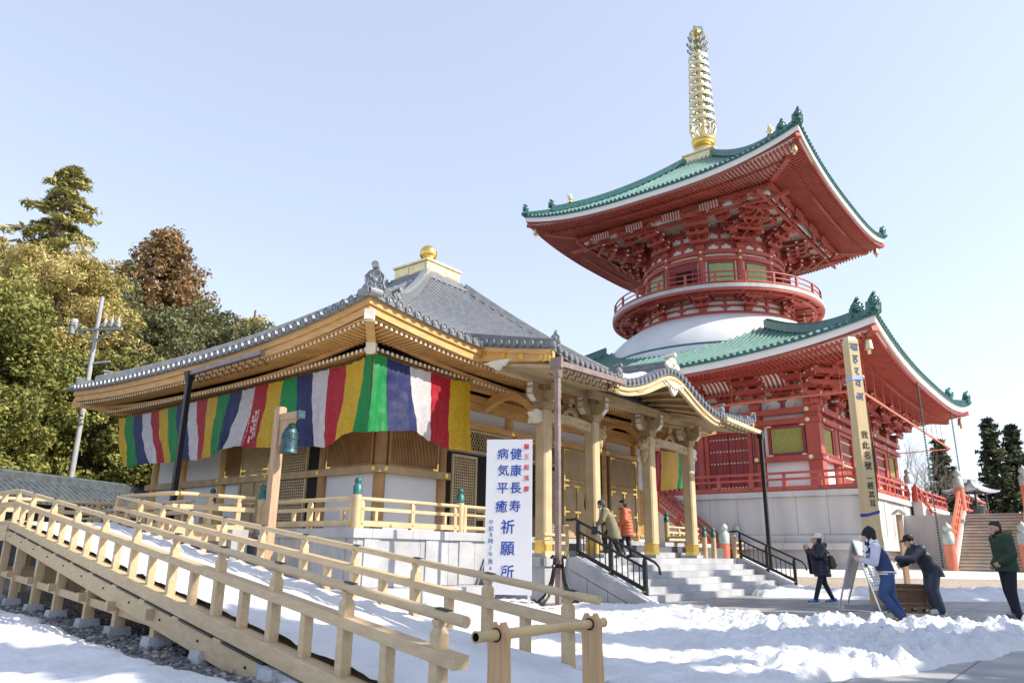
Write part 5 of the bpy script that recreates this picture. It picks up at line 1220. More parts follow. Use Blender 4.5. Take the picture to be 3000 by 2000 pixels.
# bamboo barriers
def barrier(pa, pb, h, tilt, label, rot=None, r=.0255):
    """two shaped planks carrying a bamboo pole; pa/pb are the plank feet on the ground"""
    pa = np.array(pa, float); pb = np.array(pb, float); d = (pb-pa)[:2]; L_ = np.linalg.norm(d); d = np.array((*d/L_, 0)); n = np.array((-d[1], d[0], 0)); c = (pa+pb)/2
    t = thing('bamboo_barrier', label, 'barrier', tuple(c), 0)
    for p in (pa, pb):
        m = MB(); b = p; w = .07
        tp = b + np.array((0, 0, h)) + n*tilt
        upd = (tp-b)/np.linalg.norm(tp-b); sd_ = n - upd*(n@upd); sd_ /= np.linalg.norm(sd_)
        H = np.linalg.norm(tp-b)
        poly = [(-w, 0), (w, 0), (w*.78, H-.08)] + [(.062*math.cos(a), H-.01+.062*math.sin(a)) for a in np.linspace(-.3, 0.7, 4)] + [(.03, H+.06), (.02, H+.042), (-.02, H+.042), (-.03, H+.06)] + [(.062*math.cos(a), H-.01+.062*math.sin(a)) for a in np.linspace(math.pi-.7, math.pi+.3, 4)] + [(-w*.78, H-.08)]
        m.prism(poly, b-d*.021, sd_, upd, d*.042); part('plank_leg', m, PLANK, t, bevel=.004)
        m = MB(); m.lathe([(r*1.32, -.024), (r*1.32, .024)], b+upd*(H), 16, 0, False, d); part('pole_hole', m, DARK, t)
    m = MB(); a = pa+np.array((0, 0, h))+n*tilt-d*.17; b = pb+np.array((0, 0, h))+n*tilt+d*.13; pts = []; rr = []
    for i in range(25):
        tt = i/24; pts.append(lerp(a, b, tt)); rr.append(r*(1.12 if i % 6 == 4 else 1.0)*lerp(1.03, .95, tt))
    m.tube(pts, rr, 16, 0, True, False); m.lathe([(r*1.15, 0), (r*.8, .0)], a, 16, 0, False, d, False); m.lathe([(r*.8, 0), (r*.76, .1), (0, .1)], a, 16, 1, False, d, False); m.lathe([(r*1.06, 0), (r*.6, .0), (0, -.05)], b, 16, 0, False, d, False)
    part('bamboo_pole', m, [BAMBOO, DARK], t)
barrier((-.03, 3.86, 0), (.492, 4.50, 0), .71, .02, 'bamboo pole held by two planks across the foot of the ramp, in the foreground')
BAR2 = hw(-.15, 4.05, LZ2), hw(-.15, 5.3, LZ2)
barrier(BAR2[0], BAR2[1], .56, .02, 'small bamboo pole barrier with two dark planks in front of the hall side door', r=.03)
# ================================================================== SIGN BOARD
sg0, sg1 = np.array((-.505, 15.75, 0)), np.array((.455, 15.62, 0)); ex = (sg1-sg0)/np.linalg.norm(sg1-sg0); ey = np.array((0, 0, 1.)); en = np.cross(ex, ey)
SW = np.linalg.norm(sg1-sg0); SZ0, SZ1 = .27, 3.40
sign = thing('sign_board', 'tall white vertical sign board with blue and red brush lettering, standing before the porch', 'sign', tuple((sg0+sg1)/2), math.atan2(ex[1], ex[0]))
m = MB(); m.prism([(0, SZ0), (SW, SZ0), (SW, SZ1), (0, SZ1)], sg0, ex, ey, -en*.05); part('panel', m, SIGNW, sign, bevel=.004)
for x in (.03, SW-.06): m = MB(); p = sg0+ex*x-en*.07; m.bar(p, p+ey*2.6, .05, .05, 0, up=en); part('leg', m, SIGNW, sign)
m = MB()
for x in (.0, SW*.42): p = sg0+ex*x; m.tube([p-en*.06+ey*1.0+ex*.02, p+en*.35-ex*.2+ey*.02], .006, 5)
part('guy_wire', m, ALU, sign)
def sx(px, py):  # sign-local fraction from a pixel of the enlarged view of the board (390 wide, 1340 tall)
    return sg0 + ex*SW*px + ey*lerp(SZ0, SZ1, py) + en*.005
m = MB()
F = lambda x, y: sx((x-72)/390, 1-(y-92-(x-72)*.05)/1335)
for ch, x, y, s in (('病', 212, 228, .245), ('健', 326, 236, .255), ('気', 218, 376, .245), ('康', 326, 382, .25), ('平', 214, 535, .25), ('長', 324, 537, .25), ('癒', 206, 692, .26), ('寿', 320, 694, .25), ('祈', 262, 870, .30), ('願', 262, 1054, .30), ('所', 262, 1250, .29)):
    glyph(m, ch, s, F(x, y), ex, ey, 0, .016)
part('blue_lettering', m, INKB, sign)
m = MB()
for ch, y in zip('醫王殿落慶', (176, 266, 362, 456, 550)): glyph(m, ch, .125, F(415, y), ex, ey, 0, .012)
part('red_lettering', m, INKR, sign)
m = MB()
for ch, y in zip('午前8時~午後4時', (825, 880, 932, 985, 1042, 1098, 1156, 1215, 1272)):
    if ch == '~': p = F(122, y); m.tube([p+ey*.045, p+ex*.012+ey*.018, p-ex*.012-ey*.018, p-ey*.045], .006, 5)
    else: glyph(m, ch, .115, F(122, y), ex, ey, 0, .004)
part('navy_lettering', m, INKN, sign)
# ================================================================== BELL AND ITS POST
bp0 = hw(-.55, 2.12, 0); yv = HALL[:3, 1]; xv = HALL[:3, 0]
bpost = thing('bell_post', 'weathered wooden post with a short arm carrying a bronze bell, beside the veranda corner', 'post', tuple(bp0), TH)
m = MB(); m.bar((-.55, 2.12, 0), (-.55, 2.13, 4.12), .19, .19, 0, up=(0, 1, 0)); m.bar((-.55, 2.13, 4.12), (-.55, 2.13, 4.15), .19, .19, 0, up=(0, 1, 0), wb=.13, hb=.13); part('post', m, WOODO, bpost, HALL, bevel=.006)
m = MB(); m.bar((-.55, 2.03, 3.90), (-.55, 1.36, 3.90), .15, .15); part('arm', m, WOODO, bpost, HALL, bevel=.006)
m = MB(); m.bar((-.55, 1.40, 3.90), (-.55, 1.33, 3.90), .17, .17); part('metal_cap', m, BELLM, bpost, HALL)
m = MB(); m.prism([(0, 0), (-.48, 0), (-.44, -.08), (-.3, -.12), (-.26, -.26), (-.12, -.34), (-.1, -.5), (0, -.6)], (-.55+.05, 2.03, 3.83), (0, 1, 0), (0, 0, 1), (-.1, 0, 0)); part('carved_bracket', m, WOODO, bpost, HALL)
m = MB(); prof = [(.19, 0), (.195, .03), (.18, .045), (.172, .12), (.168, .3), (.16, .42), (.135, .52), (.09, .575), (0, .59)]
m.lathe(prof, (-.55, 1.69, 3.08), 24)
for z in (3.2, 3.4, 3.52): m.lathe([(.178 if z < 3.5 else .162, -.012), (.184 if z < 3.5 else .168, 0), (.178 if z < 3.5 else .162, .012)], (-.55, 1.69, z), 24)
for i in range(20):
    a = 6.283*i/20
    for z in (3.44, 3.48): m.sphere((-.55+.166*math.cos(a), 1.69+.166*math.sin(a), z), .013, 5, 3)
m.tube([(-.55, 1.63, 3.65), (-.55, 1.65, 3.73), (-.55, 1.69, 3.77), (-.55, 1.73, 3.73), (-.55, 1.75, 3.65)], .022, 6); m.tube([(-.55, 1.69, 3.76), (-.55, 1.69, 3.84)], .012, 6)
single('temple_bell', m, BELLM, 'dark green bronze temple bell hanging from the post arm beside the veranda', 'bell', HALL)
# ================================================================== FIVE-COLOUR CURTAINS
def curtain(name_lab, plane, seq, tops, bots, amp, seed, patt=None, gname=None):
    """tops/bots: boundary points (along, z) of the sewn strips; plane maps (along, z, out) to hall coordinates"""
    c = plane(*[sum(t[i] for t in tops)/len(tops) for i in (0, 1)], 0)
    t = thing('five_colour_curtain', name_lab, 'curtain', tuple(hw(*c)), TH)
    rnd = random.Random(seed); strips = []
    for i, k in enumerate(seq):
        m = MB(); NA, NZ = 7, 18; P = []
        for j in range(NA+1):
            f = j/NA; row = []
            ta, tb = np.array(tops[i]), np.array(tops[i+1]); ba, bb = np.array(bots[i]), np.array(bots[i+1])
            tp = lerp(ta, tb, f); bt = lerp(ba, bb, f); tp = tp + np.array((0, -.035*math.sin(math.pi*((f*2) % 1))))
            for q in range(NZ+1):
                g = q/NZ; p = lerp(tp, bt, g); bow = math.sin(g*math.pi)*.06*(1 if i % 2 else -.5)
                ph = p[0]*2.6+seed; out = amp*g**1.3*(math.sin(ph+2.2*g) + .5*math.sin(2.7*ph+1.3-1.7*g)) + .03*g*math.sin(p[0]*19+seed+2*g) + .03*noise.noise(Vector((p[0]*5, p[1]*5, seed)))
                drag = (bt[0]-tp[0]); x = tp[0] + drag*(g**1.5) ; row.append(plane(x, p[1], out))
            P.append(row)
        m.grid(P, 0, True); strips.append(part('cloth_strip', m, CLOTH[k], t, HALL))
    m = MB()
    for a, b in zip(tops[:-1], tops[1:]): m.tube([plane(a[0], a[1]+.05, 0), plane(*(lerp(np.array(a), np.array(b), .5)-(0, -.03)), 0), plane(b[0], b[1]+.05, 0)], .012, 5)
    for a in tops: m.tube([plane(a[0], a[1]-.01, 0), plane(a[0], a[1]+.055, 0)], .014, 4)
    part('hanging_cord', m, BLACK, t, HALL); return t, strips
PL = lambda a, z, o: (.9-o, a, z); PR = lambda a, z, o: (a, .75-o, z)
LT = [(13.6, 5.27), (13.12, 5.23), (12.51, 5.23), (11.93, 5.23), (11.38, 5.23), (10.83, 5.24), (10.28, 5.25), (9.73, 5.25), (9.09, 5.27), (8.59, 5.27), (7.99, 5.29), (7.44, 5.28), (6.82, 5.3), (6.22, 5.3), (5.6, 5.33), (4.96, 5.33), (4.33, 5.34), (3.73, 5.36), (3.08, 5.36), (2.44, 5.37), (1.78, 5.37), (1.14, 5.45), (0.88, 5.5)]
LB = [(12.9, 3.6), (12.45, 3.56), (11.61, 3.56), (11.02, 3.58), (10.5, 3.56), (10.19, 3.57), (9.6, 3.51), (9.05, 3.57), (8.51, 3.52), (8.18, 3.51), (8.05, 3.55), (7.61, 3.55), (7.1, 3.67), (6.81, 3.71), (6.04, 3.74), (5.28, 3.65), (4.46, 3.58), (3.49, 3.53), (2.86, 3.5), (2.38, 3.42), (1.89, 3.54), (1.39, 3.72), (0.86, 3.66)]
cl, cs = curtain('long row of five-colour cloth strips hanging under the left eave of the hall', PL, 'YGBWRYGBWRYGBWRYGBWRYG', LT, LB, .07, 1)
m = MB()
for q, (txt, f0, z0, z1, s) in enumerate((('成田山開基一千八十年祭', .84, 4.62, 3.92, .066), ('醫王殿落慶記念', .64, 4.62, 3.88, .095), ('奉納 松本 藤隆', .42, 4.5, 3.8, .105), ('平成二十九年十一月二十八日', .16, 4.4, 3.72, .058))):
    n = len(txt)
    for i, ch in enumerate(txt):
        if ch == ' ': continue
        z = lerp(z0, z1, (i+.5)/n); g = (5.33-z)/(5.33-3.7); v = lerp(4.96+(5.28-4.96)*g**1.5, 5.6+(6.04-5.6)*g**1.5, 1-f0)
        ph = v*2.6+1; out = .07*g**1.3*(math.sin(ph+2.2*g)+.5*math.sin(2.7*ph+1.3-1.7*g))+.065
        glyph(m, ch, s, PL(v, z, out), (0, -1, 0), (0, 0, 1), 0, .006)
part('white_lettering', m, WHITE, cs[14], HALL)
RT = [(0.88, 5.5), (1.26, 5.48), (2.01, 5.41), (2.72, 5.41), (3.44, 5.37), (4.21, 5.42)]
RB = [(0.86, 3.66), (1.42, 3.75), (2.32, 3.86), (2.84, 3.68), (3.52, 3.57), (4.25, 3.57)]
curtain('shorter five-colour cloth curtain under the right eave, between the hall corner and the porch', PR, 'GBWRY', RT, RB, .06, 7)
PF = lambda a, z, o: (a, 1.35-o, z)
curtain('patterned white, red, yellow and green curtain hanging behind the right porch pillars', lambda a, z, o: (a, .35-o, z), 'WRYGP', [(12.45, 4.6), (13.6, 4.64), (14.08, 4.69), (15.46, 4.76), (16.5, 4.8), (16.95, 4.82)], [(12.3, 3.16), (13.5, 3.18), (13.95, 3.24), (15.2, 3.4), (16.3, 3.52), (16.8, 3.56)], .05, 4)
# ================================================================== TALL MEMORIAL POST WITH RIBBONS
tb = np.array((8.18, 17.16, 0)); tx = np.array((.97, .22, 0)); tx /= np.linalg.norm(tx); tn = np.array((tx[1], -tx[0], 0)); Zv = np.array((0, 0, 1.))
toba = thing('memorial_post', 'very tall pale wooden post with black brush characters, tied with blue cloth', 'post', tuple(tb), math.atan2(tx[1], tx[0]))
m = MB(); w, d = .155, .13; h = 6.1
A = [tb+tx*x+tn*y for x, y in ((-w, d), (w, d), (w, -d), (-w, -d))]; B = [p+Zv*h-(p-tb)*.12 for p in A]; Cc_ = [p+Zv*(h+.1)-(p-tb)*.45 for p in A]
m.add(A+B+Cc_, [(0, 1, 5, 4), (1, 2, 6, 5), (2, 3, 7, 6), (3, 0, 4, 7), (4, 5, 9, 8), (5, 6, 10, 9), (6, 7, 11, 10), (7, 4, 8, 11), (8, 9, 10, 11)]); part('post', m, TOBA, toba)
m = MB(); tf = lambda z: tb+tn*(d-d*.12*z/h+.006)+Zv*z
for ch, z in zip('खहरवअ', (5.93, 5.62, 5.33, 5.04, 4.72)): glyph(m, ch, .27, tf(z), tx, Zv, 0, .02)
part('blue_spirit_letters', m, mat('siddham_ink', (.03, .12, .25), .5), toba)
m = MB()
for ch, z in zip('我此名號', (3.82, 3.58, 3.35, 3.11)): glyph(m, ch, .19, tf(z), tx, Zv, 0, .014)
for ch, z in zip('一經其耳', (2.82, 2.66, 2.46, 2.26)): glyph(m, ch, .17, tf(z), tx, Zv, 0, .014)
part('black_lettering', m, INKK, toba)
for z, c_, tilt, hh in ((2.06, INKB, .05, .05), (5.2, mat('pale_blue_cloth', (.42, .48, .72), .7), .02, .07)):
    m = MB(); k = 1.03-.12*z/h; P = [tb+tx*x*k+tn*y*k for x, y in ((-w, d), (w, d), (w, -d), (-w, -d), (-w, d))]; rows = [[p+Zv*(z-hh+tilt*((p-tb)@tx)/w*.8) for p in P], [p+Zv*(z+hh*.3+tilt*((p-tb)@tx)/w*.8) for p in P]]
    P2 = [[q+(q-tb-Zv*(q[2]))*.03 for q in r] for r in rows]; m.grid(P2, 0, False); m.grid([P2[0], rows[0]], 0, False); m.grid([P2[1], rows[1]], 0, False)
    if z > 3: m.sphere(tb+tx*w*1.0+tn*d*.6+Zv*z, .06, 8, 6)
    part('cloth_tie', m, c_, toba)
m = MB()
for i, (k, dx) in enumerate((('G', .0), ('R', .035), ('Y', .02), ('P', .06), ('B', .045))):
    cc = list(CLOTH); mi = 'GRYPB'.index(k); pts = [tb+tx*(.17+dx*.4)+tn*(.05-.025*i)+Zv*5.15, tb+tx*(.20+dx*1.6)+tn*(.05-.025*i)+Zv*4.2, tb+tx*(.21+dx*1.9)+tn*(.05-.025*i)+Zv*3.2, tb+tx*(.19+dx*1.2)+tn*(.05-.025*i)+Zv*2.4, tb+tx*(.17+dx*.3)+tn*(.05-.025*i)+Zv*2.1]
    if i == 0: pts += [tb+tx*.19+tn*.05+Zv*1.7, tb+tx*.24+tn*.05+Zv*1.2]
    m.tube(pts, [.012, .018, .02, .016, .012] + ([.008, .006] if i == 0 else []), 5, i)
part('colour_ribbons', m, [CLOTH[k] for k in 'GRYPB'], toba)
# ================================================================== A-FRAME NOTICE, OFFERING CHEST, THIN POST
pA, pB, pC, pD = np.array((6.95, 16.46, 0)), np.array((7.5, 17.33, 0)), np.array((7.5, 15.74, 0)), np.array((8.14, 16.46, 0))
tA = np.array((7.19, 16.0, 1.44)); tB = np.array((7.74, 16.7, 1.44))
af = thing('folding_notice_board', 'aluminium A-frame notice board with rows of small print, standing on the paving', 'notice board', tuple((pA+pC)/2), 0)
for nm, (l0, l1, t0, t1) in dict(front=(pC, pD, tA, tB), back=(pA, pB, tA, tB)).items():
    m = MB()
    for l, t in ((l0, t0), (l1, t1)): m.bar(l, t, .03, .03, 0, up=(0, 1, 0))
    m.bar(t0, t1, .035, .035); m.bar(l0+(0, 0, .02), l1+(0, 0, .02), .03, .03)
    q = [lerp(l0, t0, .30), lerp(l1, t1, .30), lerp(l1, t1, .99), lerp(l0, t0, .99)]; nn = np.cross(q[1]-q[0], q[3]-q[0]); nn /= np.linalg.norm(nn); nn = nn if nn[2] > 0 else -nn
    fr = part('frame_leaf', m, ALU, af); m = MB(); m.add([p+nn*.004 for p in q]+[p-nn*.008 for p in q], [(0, 1, 2, 3), (7, 6, 5, 4), (0, 4, 5, 1), (1, 5, 6, 2), (2, 6, 7, 3), (3, 7, 4, 0)])
    pn = part('notice_panel', m, SIGNW, fr)
    m = MB(); eu = (q[3]-q[0]); er = (q[1]-q[0]); lu = np.linalg.norm(eu); lr = np.linalg.norm(er); e1, e2 = er/lr, eu/lu; rnd = random.Random(3)
    for c in range(7):
        for i in range(15):
            if rnd.random() < .88: p = q[0]+e1*lr*(.12+.125*c)+e2*lu*(.1+.055*i)+nn*.007; a, b = rnd.uniform(.012, .022), rnd.uniform(.008, .018); m.add([p-e1*a-e2*b, p+e1*a-e2*b, p+e1*a+e2*b, p-e1*a+e2*b], [(0, 1, 2, 3)])
    part('small_print', m, INKK, fr)
m = MB()
for a, b in ((pA, pC), (pB, pD)): m.bar(a+(0, 0, .03), b+(0, 0, .03), .025, .025)
part('base_bar', m, ALU, af)
m = MB(); c = (pA+pB+pC+pD)/4; m.bar((*(c[:2]-(.38, .05)), .07), (*(c[:2]+(.45, .15)), .07), .22, .1); single('stone_weight', m, GRANITE, 'flat stone weight lying across the base bars of the A-frame notice board', 'stone')
cx_, cy_ = 8.42, 16.42; cd = thing('offering_chest', 'brown wooden offering chest on a stepped base beside the tall memorial post', 'chest', (cx_, cy_, 0), -.22)
CH = TR(cx_, cy_, 0, -.22); CHM = mat('chest_wood', (.13, .062, .032), .5, var=.25, scale=6, stretch=(1, 1, 5))
m = MB(); m.box(-.32, .32, -.27, .27, .14, .50); part('chest_body', m, CHM, cd, CH, bevel=.006)
m = MB(); m.box(-.36, .36, -.31, -.23, .5, .55); m.box(-.36, .36, .23, .31, .5, .55); m.box(-.36, -.28, -.23, .23, .5, .55); m.box(.28, .36, -.23, .23, .5, .55)
for i in range(6): m.bar((-.25+.1*i, -.23, .52), (-.25+.1*i, .23, .52), .03, .04)
part('slotted_lid', m, CHM, cd, CH, bevel=.004)
m = MB()
for x in (-.3, .3): m.box(x-.03, x+.03, -.285, -.271, .14, .5); m.box(x-.03, x+.03, .271, .285, .14, .5)
for y in (-.25, .25): m.box(.321, .335, y-.03, y+.03, .14, .5)
for z in (.15, .44): m.box(-.27, .27, -.283, -.271, z, z+.05); m.box(.321, .333, -.22, .22, z, z+.05)
m.box(-.37, .37, -.33, .33, .085, .138); m.box(-.4, .4, -.36, .36, .0, .03)
for x in (-.33, -.11, .11, .33):
    for y in (-.33, .33): m.box(x-.05, x+.05, y-.02, y+.02, .03, .085)
for y in (-.2, .0, .2): m.box(.35, .39, y-.04, y+.04, .03, .085); m.box(-.39, -.35, y-.04, y+.04, .03, .085)
part('chest_frame', m, mat('chest_edge_wood', (.22, .12, .07), .5, var=.25, scale=6), cd, CH)
m = MB()
for ch, z in zip('浄財', (.39, .27)): glyph(m, ch, .11, (.3225, 0, z), (0, 1, 0), (0, 0, 1), 0, .01)
part('faded_lettering', m, mat('faded_gilt', (.35, .2, .1), .6), cd, CH)
m = MB(); sp0 = np.array((14.73, 28.63, .05)); m.bar(sp0, sp0+(0, 0, 2.6), .16, .16, 0, up=(0, 1, 0)); m.prism([(-.22, 0), (0, .16), (.22, 0), (.22, .04), (0, .21), (-.22, .04)], sp0+(0, -.15, 2.58), (1, 0, 0), (0, 0, 1), (0, .3, 0), 1)
single('capped_wooden_post', m, [WOODO, ALU], 'slim wooden post with a small metal roof cap standing on the gravel', 'post')
# ================================================================== GROUND, PATHS, SNOW
m = MB(); ys = [-60, 0, 26, 30, 36, 42, 48, 120, 1800]; xs = [-1800, -60, 0, 40, 1800]
m.grid([[(x, y, gz(y)-.03) for y in ys] for x in xs], 0, False, True)
single('ground', m, mat('bare_earth', (.20, .19, .17), .9, var=.25, scale=.4, bump=.2), None, None, kind='structure')
m = MB(); m.grid([[(x, y, gz(y)) for y in (-8, 6, 16, 24.6)] for x in (-2.6, 2, 12, 60)], 0, False, True); single('paving', m, PAVE, None, None, kind='structure')
m = MB(); m.grid([[(x, y, gz(y)+.002) for y in (23.4, 26, 30, 34, 37)] for x in (4, 20, 90)], 0, False, True); single('gravel_strip', m, GRAVELL, None, None, kind='structure')
m = MB(); m.grid([[(x, y, gz(y)+.012) for y in (36.5, 40, 44, 48, 56, 80)] for x in (0, 30, 90)], 0, False, True); single('concrete_path', m, CONCR, None, None, kind='structure')
m = MB(); P = [hw(-9, -9.5), hw(4.2, -3.2), hw(4.0, .1), hw(.1, .1), hw(.1, 18), hw(-12, 18)]
m.add([(p[0], p[1], .006) for p in P], [tuple(range(6))]); single('gravel_bed', m, GRAVEL, None, None, kind='structure')
def interp(x, pts): return float(np.interp(x, [p[0] for p in pts], [p[1] for p in pts]))
YB = [(2.2, 16.4), (3.0, 15.7), (3.6, 14.4), (4.5, 12.3), (5.4, 11.5), (6.5, 11.4), (8, 12.1), (9.2, 12.3), (10, 11.9)]
YF = [(.6, 1), (1.3, 5.6), (2.0, 6.75), (4, 7.95), (5.5, 9.2), (7.5, 10.7), (9, 11.9), (10, 12)]
HI = np.linalg.inv(HALL)
def fbm(x, y, s, o=5, seed=0): return noise.fractal(Vector((x*s, y*s, seed)), .9, 2.1, o)
def snow_h(x, y):
    """snow depth; negative where the ground shows"""
    u, v, _ = apply(HI, [(x, y, 0)])[0]; off = u-(-5.0+RG*v)
    if u > .02 and v > .02: return -1
    if 3.9 < u < 15.6 and v > VT-6*TD-.5: return -1
    wob = .35*fbm(x, y, .9, 4, 5.5)
    e = min(y-interp(x, YF), interp(x, YB)-y) if x > .6 else 2.0
    e += wob*.7
    near = max(0, min(1, (x-.8)/2.2))
    # bare gravel under the ramp and along the hall
    if v > -6.6: e = min(e, max(-.42-off, off-2.35)+wob*.6)
    e = min(e, 2.0)
    g = max(0, 1-math.hypot((x-.3)/1.9, (y-15.3)/1.0)); e -= g*1.6
    g = max(0, 1-math.hypot((x+3.6)/1.2, (y-13.6)/.8)); e -= g*.6
    if e < 0: return -1
    k = min(1, e/.32); k = k*(2-k)
    lump = abs(fbm(x, y, 1.7, 6, 1.2)); fine = fbm(x, y, 5.5, 4, 9.1)
    if near > 0:
        cr = 1-abs((y-lerp(interp(x, YF), interp(x, YB), .62))/max(.5, .55*(interp(x, YB)-interp(x, YF)))); cr = max(0, cr)
        mound = (.01+.06*cr + .12*lump*(.3+cr) + .045*fine + .11*abs(fbm(x, y, 3.6, 5, 4.4)) + .05*abs(fbm(x, y, 8.5, 4, 6.6)))*min(1, max(0, (x-1.6)/2.5)) 
    else: mound = 0
    flat = .06+.05*fbm(x, y, .8, 6, 2.2)+.03*fine+.035*abs(fbm(x, y, 2.2, 4, 8.8))
    # trodden footprints
    fp = noise.cell(Vector((x*2.1, y*2.1, 4))); 
    if fp > .72 and near < .5:
        cxx, cyy = (math.floor(x*2.1)+.5)/2.1, (math.floor(y*2.1)+.5)/2.1; r = math.hypot((x-cxx)/.7, (y-cyy)); flat -= .05*max(0, 1-r/.13)
    return max(.003, (flat+mound)*k)
def snow_patch(name, x0, x1, y0, y1, st, fn=snow_h, zoff=None):
    nx, ny = int((x1-x0)/st)+1, int((y1-y0)/st)+1; idx = {}; V = []; F = []
    Hh = [[fn(x0+i*st, y0+j*st) for j in range(ny)] for i in range(nx)]
    def vid(i, j):
        k = (i, j)
        if k not in idx:
            x, y = x0+i*st, y0+j*st; idx[k] = len(V); h = Hh[i][j]; V.append((x+.3*st*noise.noise(Vector((x*9, y*9, 0))), y+.3*st*noise.noise(Vector((x*9, y*9, 7))), (gz(y)+h) if h > 0 else gz(y)-.01))
        return idx[k]
    for i in range(nx-1):
        for j in range(ny-1):
            if max(Hh[i][j], Hh[i+1][j], Hh[i][j+1], Hh[i+1][j+1]) > 0: F.append((vid(i, j), vid(i+1, j), vid(i+1, j+1), vid(i, j+1)))
    m = MB(); m.add(V, F, 0, True); single(name, m, SNOW, None, None, kind='structure')
snow_patch('snow', .72, 10, 5.2, 16.6, .036); snow_patch('snow_field', -13.5, .75, 3.2, 26, .075)
def bank(x, y):
    c = 22.4+.5*math.sin(x*.35)+.25*fbm(x, y, .4, 3, 3); e = 1.5+.5*fbm(x, 0, .5, 3, 8)-abs(y-c)
    if x < 7.2+.6*fbm(x, y, .9, 3, 4) or 0: e -= 2
    if e < 0: return -1
    return max(.01, min(1, e/.8)*(.17+.22*abs(fbm(x, y, .9, 5, 6))+.05*fbm(x, y, 3, 3, 2)))
snow_patch('snow_bank', 6, 32, 19.8, 25.4, .11, bank)
# loose pebbles beside the ramp feet and scraps of snow
rnd = random.Random(11); m = MB()
for i in range(2600):
    s = rnd.uniform(-7, 4.5); off = rnd.uniform(-.75, .5) if rnd.random() < .75 else rnd.uniform(.5, 2.4); x, y, _ = hw(*RP(s, off, 0))
    r = rnd.uniform(.016, .042); a, b = rnd.uniform(.7, 1.3), rnd.uniform(.45, .8)
    m.sphere((x, y, .004+r*b*.5), r, 6, 4, rnd.choice((0, 0, 1)), (a, 1, b))
single('pebbles', m, [mat('dark_pebble', (.10, .105, .12), .55, var=.5, scale=20), mat('pale_pebble', (.27, .26, .25), .6, var=.4, scale=20)], None, None, kind='stuff')
# ================================================================== TERRACE STAIRS ON THE RIGHT
TS = TR(30.1, 51.5, .22, TH)     # x' runs up the stairs, y' negative to the right
W_ = 3.6; NS = 18; rz, rn = 4.05/NS, 7.1/NS
ts = thing('terrace_stairs', 'wide flight of tan stone steps with red railings leading up to the incense burner terrace', 'stairs', (30.1, 51.5, .22), TH)
for i in range(NS):
    m = MB(); n = 3
    for j in range(n): m.box(i*rn, i*rn+rn+.1, -W_*(j+1)/n+.004+.2*(i % 2)*(j < n-1), -W_*j/n-.004+.2*(i % 2)*(j > 0), i*rz-.0 if i else -.2, (i+1)*rz-.004)
    m.box(i*rn-.06, i*rn+.3, -W_+.002, -.002, (i+1)*rz-.09, (i+1)*rz)
    m.box(i*rn-.012, i*rn, -W_+.01, -.01, (i+1)*rz-.125, (i+1)*rz-.091, 1)  # dark strip painting in the shadow line below each nosing
    part('step', m, [STEPST, GRANITED], ts, TS)
m = MB()
for i in range(1, NS): m.box(i*rn+.11, 8.5, -W_, 0, (i-1)*rz, i*rz-.01) if 0 else None
m.box(7.1, 30, -20, 6, -.2, 4.04); part('terrace_floor', m, STONE, ts, TS)
for y in (.32, -W_-.32):
    m = MB(); m.prism([(-.3, -.1), (7.2, 4.05), (7.2, 4.5), (-.3, .45), (-.6, .3), (-.6, -.1)], (0, y+.25, 0), (1, 0, 0), (0, 0, 1), (0, -.5, 0)); part('stone_string', m, STONE, ts, TS)
    m = MB(); a = np.array((-.1, y, .5)); b = np.array((7.1, y, 4.5))
    for h, w, t in ((1.35, .17, .17), (.85, .15, .16), (.25, .2, .26)): m.bar(a+(0, 0, h), b+(0, 0, h), w, t)
    for i in range(1, 8): p = lerp(a, b, i/8); m.bar(p, p+(0, 0, 1.3), .2, .2, up=(0, 1, 0)); 
    part('red_stair_rail', m, bpy.data.materials['orange_vermilion'], ts, TS)
    for x, z in ((-.45, .0), (7.2, 4.3)):
        m = MB(); m.lathe([(.34, z), (.33, z+1.75)], (x, y, 0), 18); o = part('red_post', m, bpy.data.materials['orange_vermilion'], ts, TS)
        m = MB(); giboshi(m, (x, y, z+1.75), .35); part('bronze_cap', m, bpy.data.materials['grey_green_bronze'], o, TS)
m = MB(); a = np.array((7.2, .32, 4.3))
for h in (1.35, .85, .25): m.bar(a+(0, 0, h), a+(14, 0, h), .17, .17); 
for i in range(6): p = a+(14*i/5, 0, 0); m.bar(p, p+(0, 0, 1.3), .2, .2, up=(0, 1, 0))
part('terrace_railing', m, RED, ts, TS)
# incense burner with its roof
bc = np.array((38.1, 62.0, 4.26)); ib = thing('incense_burner', 'dark round incense burner under a small four-post roof above the stone stairs', 'incense burner', tuple(bc))
IB = TR(*bc, .5) @ np.diag((.6, .6, .75, 1))
m = MB(); m.lathe([(.5, 0), (.6, .1), (1.0, .25), (1.35, .6), (1.5, 1.0), (1.62, 1.2), (1.62, 1.3), (1.45, 1.35), (1.3, 1.3)], (0, 0, 0), 24)
for i in range(3): a = i*2.09; m.tube([(1.0*math.cos(a), 1.0*math.sin(a), .4), (1.2*math.cos(a), 1.2*math.sin(a), .1), (1.15*math.cos(a), 1.15*math.sin(a), 0)], .14, 8)
part('bowl', m, CAST, ib, IB)
m = MB(); m.lathe([(1.0, 1.3), (.8, 1.6), (.45, 1.8), (.2, 1.95), (.22, 2.1), (0, 2.25)], (0, 0, 0), 18); part('lid', m, CAST, ib, IB)
m = MB()
for sx2 in (-1.25, 1.25):
    for sy2 in (-1.25, 1.25): m.bar((sx2, sy2, .9), (sx2, sy2, 2.95), .2, .2, up=(0, 1, 0))
part('roof_posts', m, CAST, ib, IB)
m = MB(); br = Roof((0, 0), (2.55, 2.55), (.5, .5), 2.75, 1.1, .5, (.22,)*4)
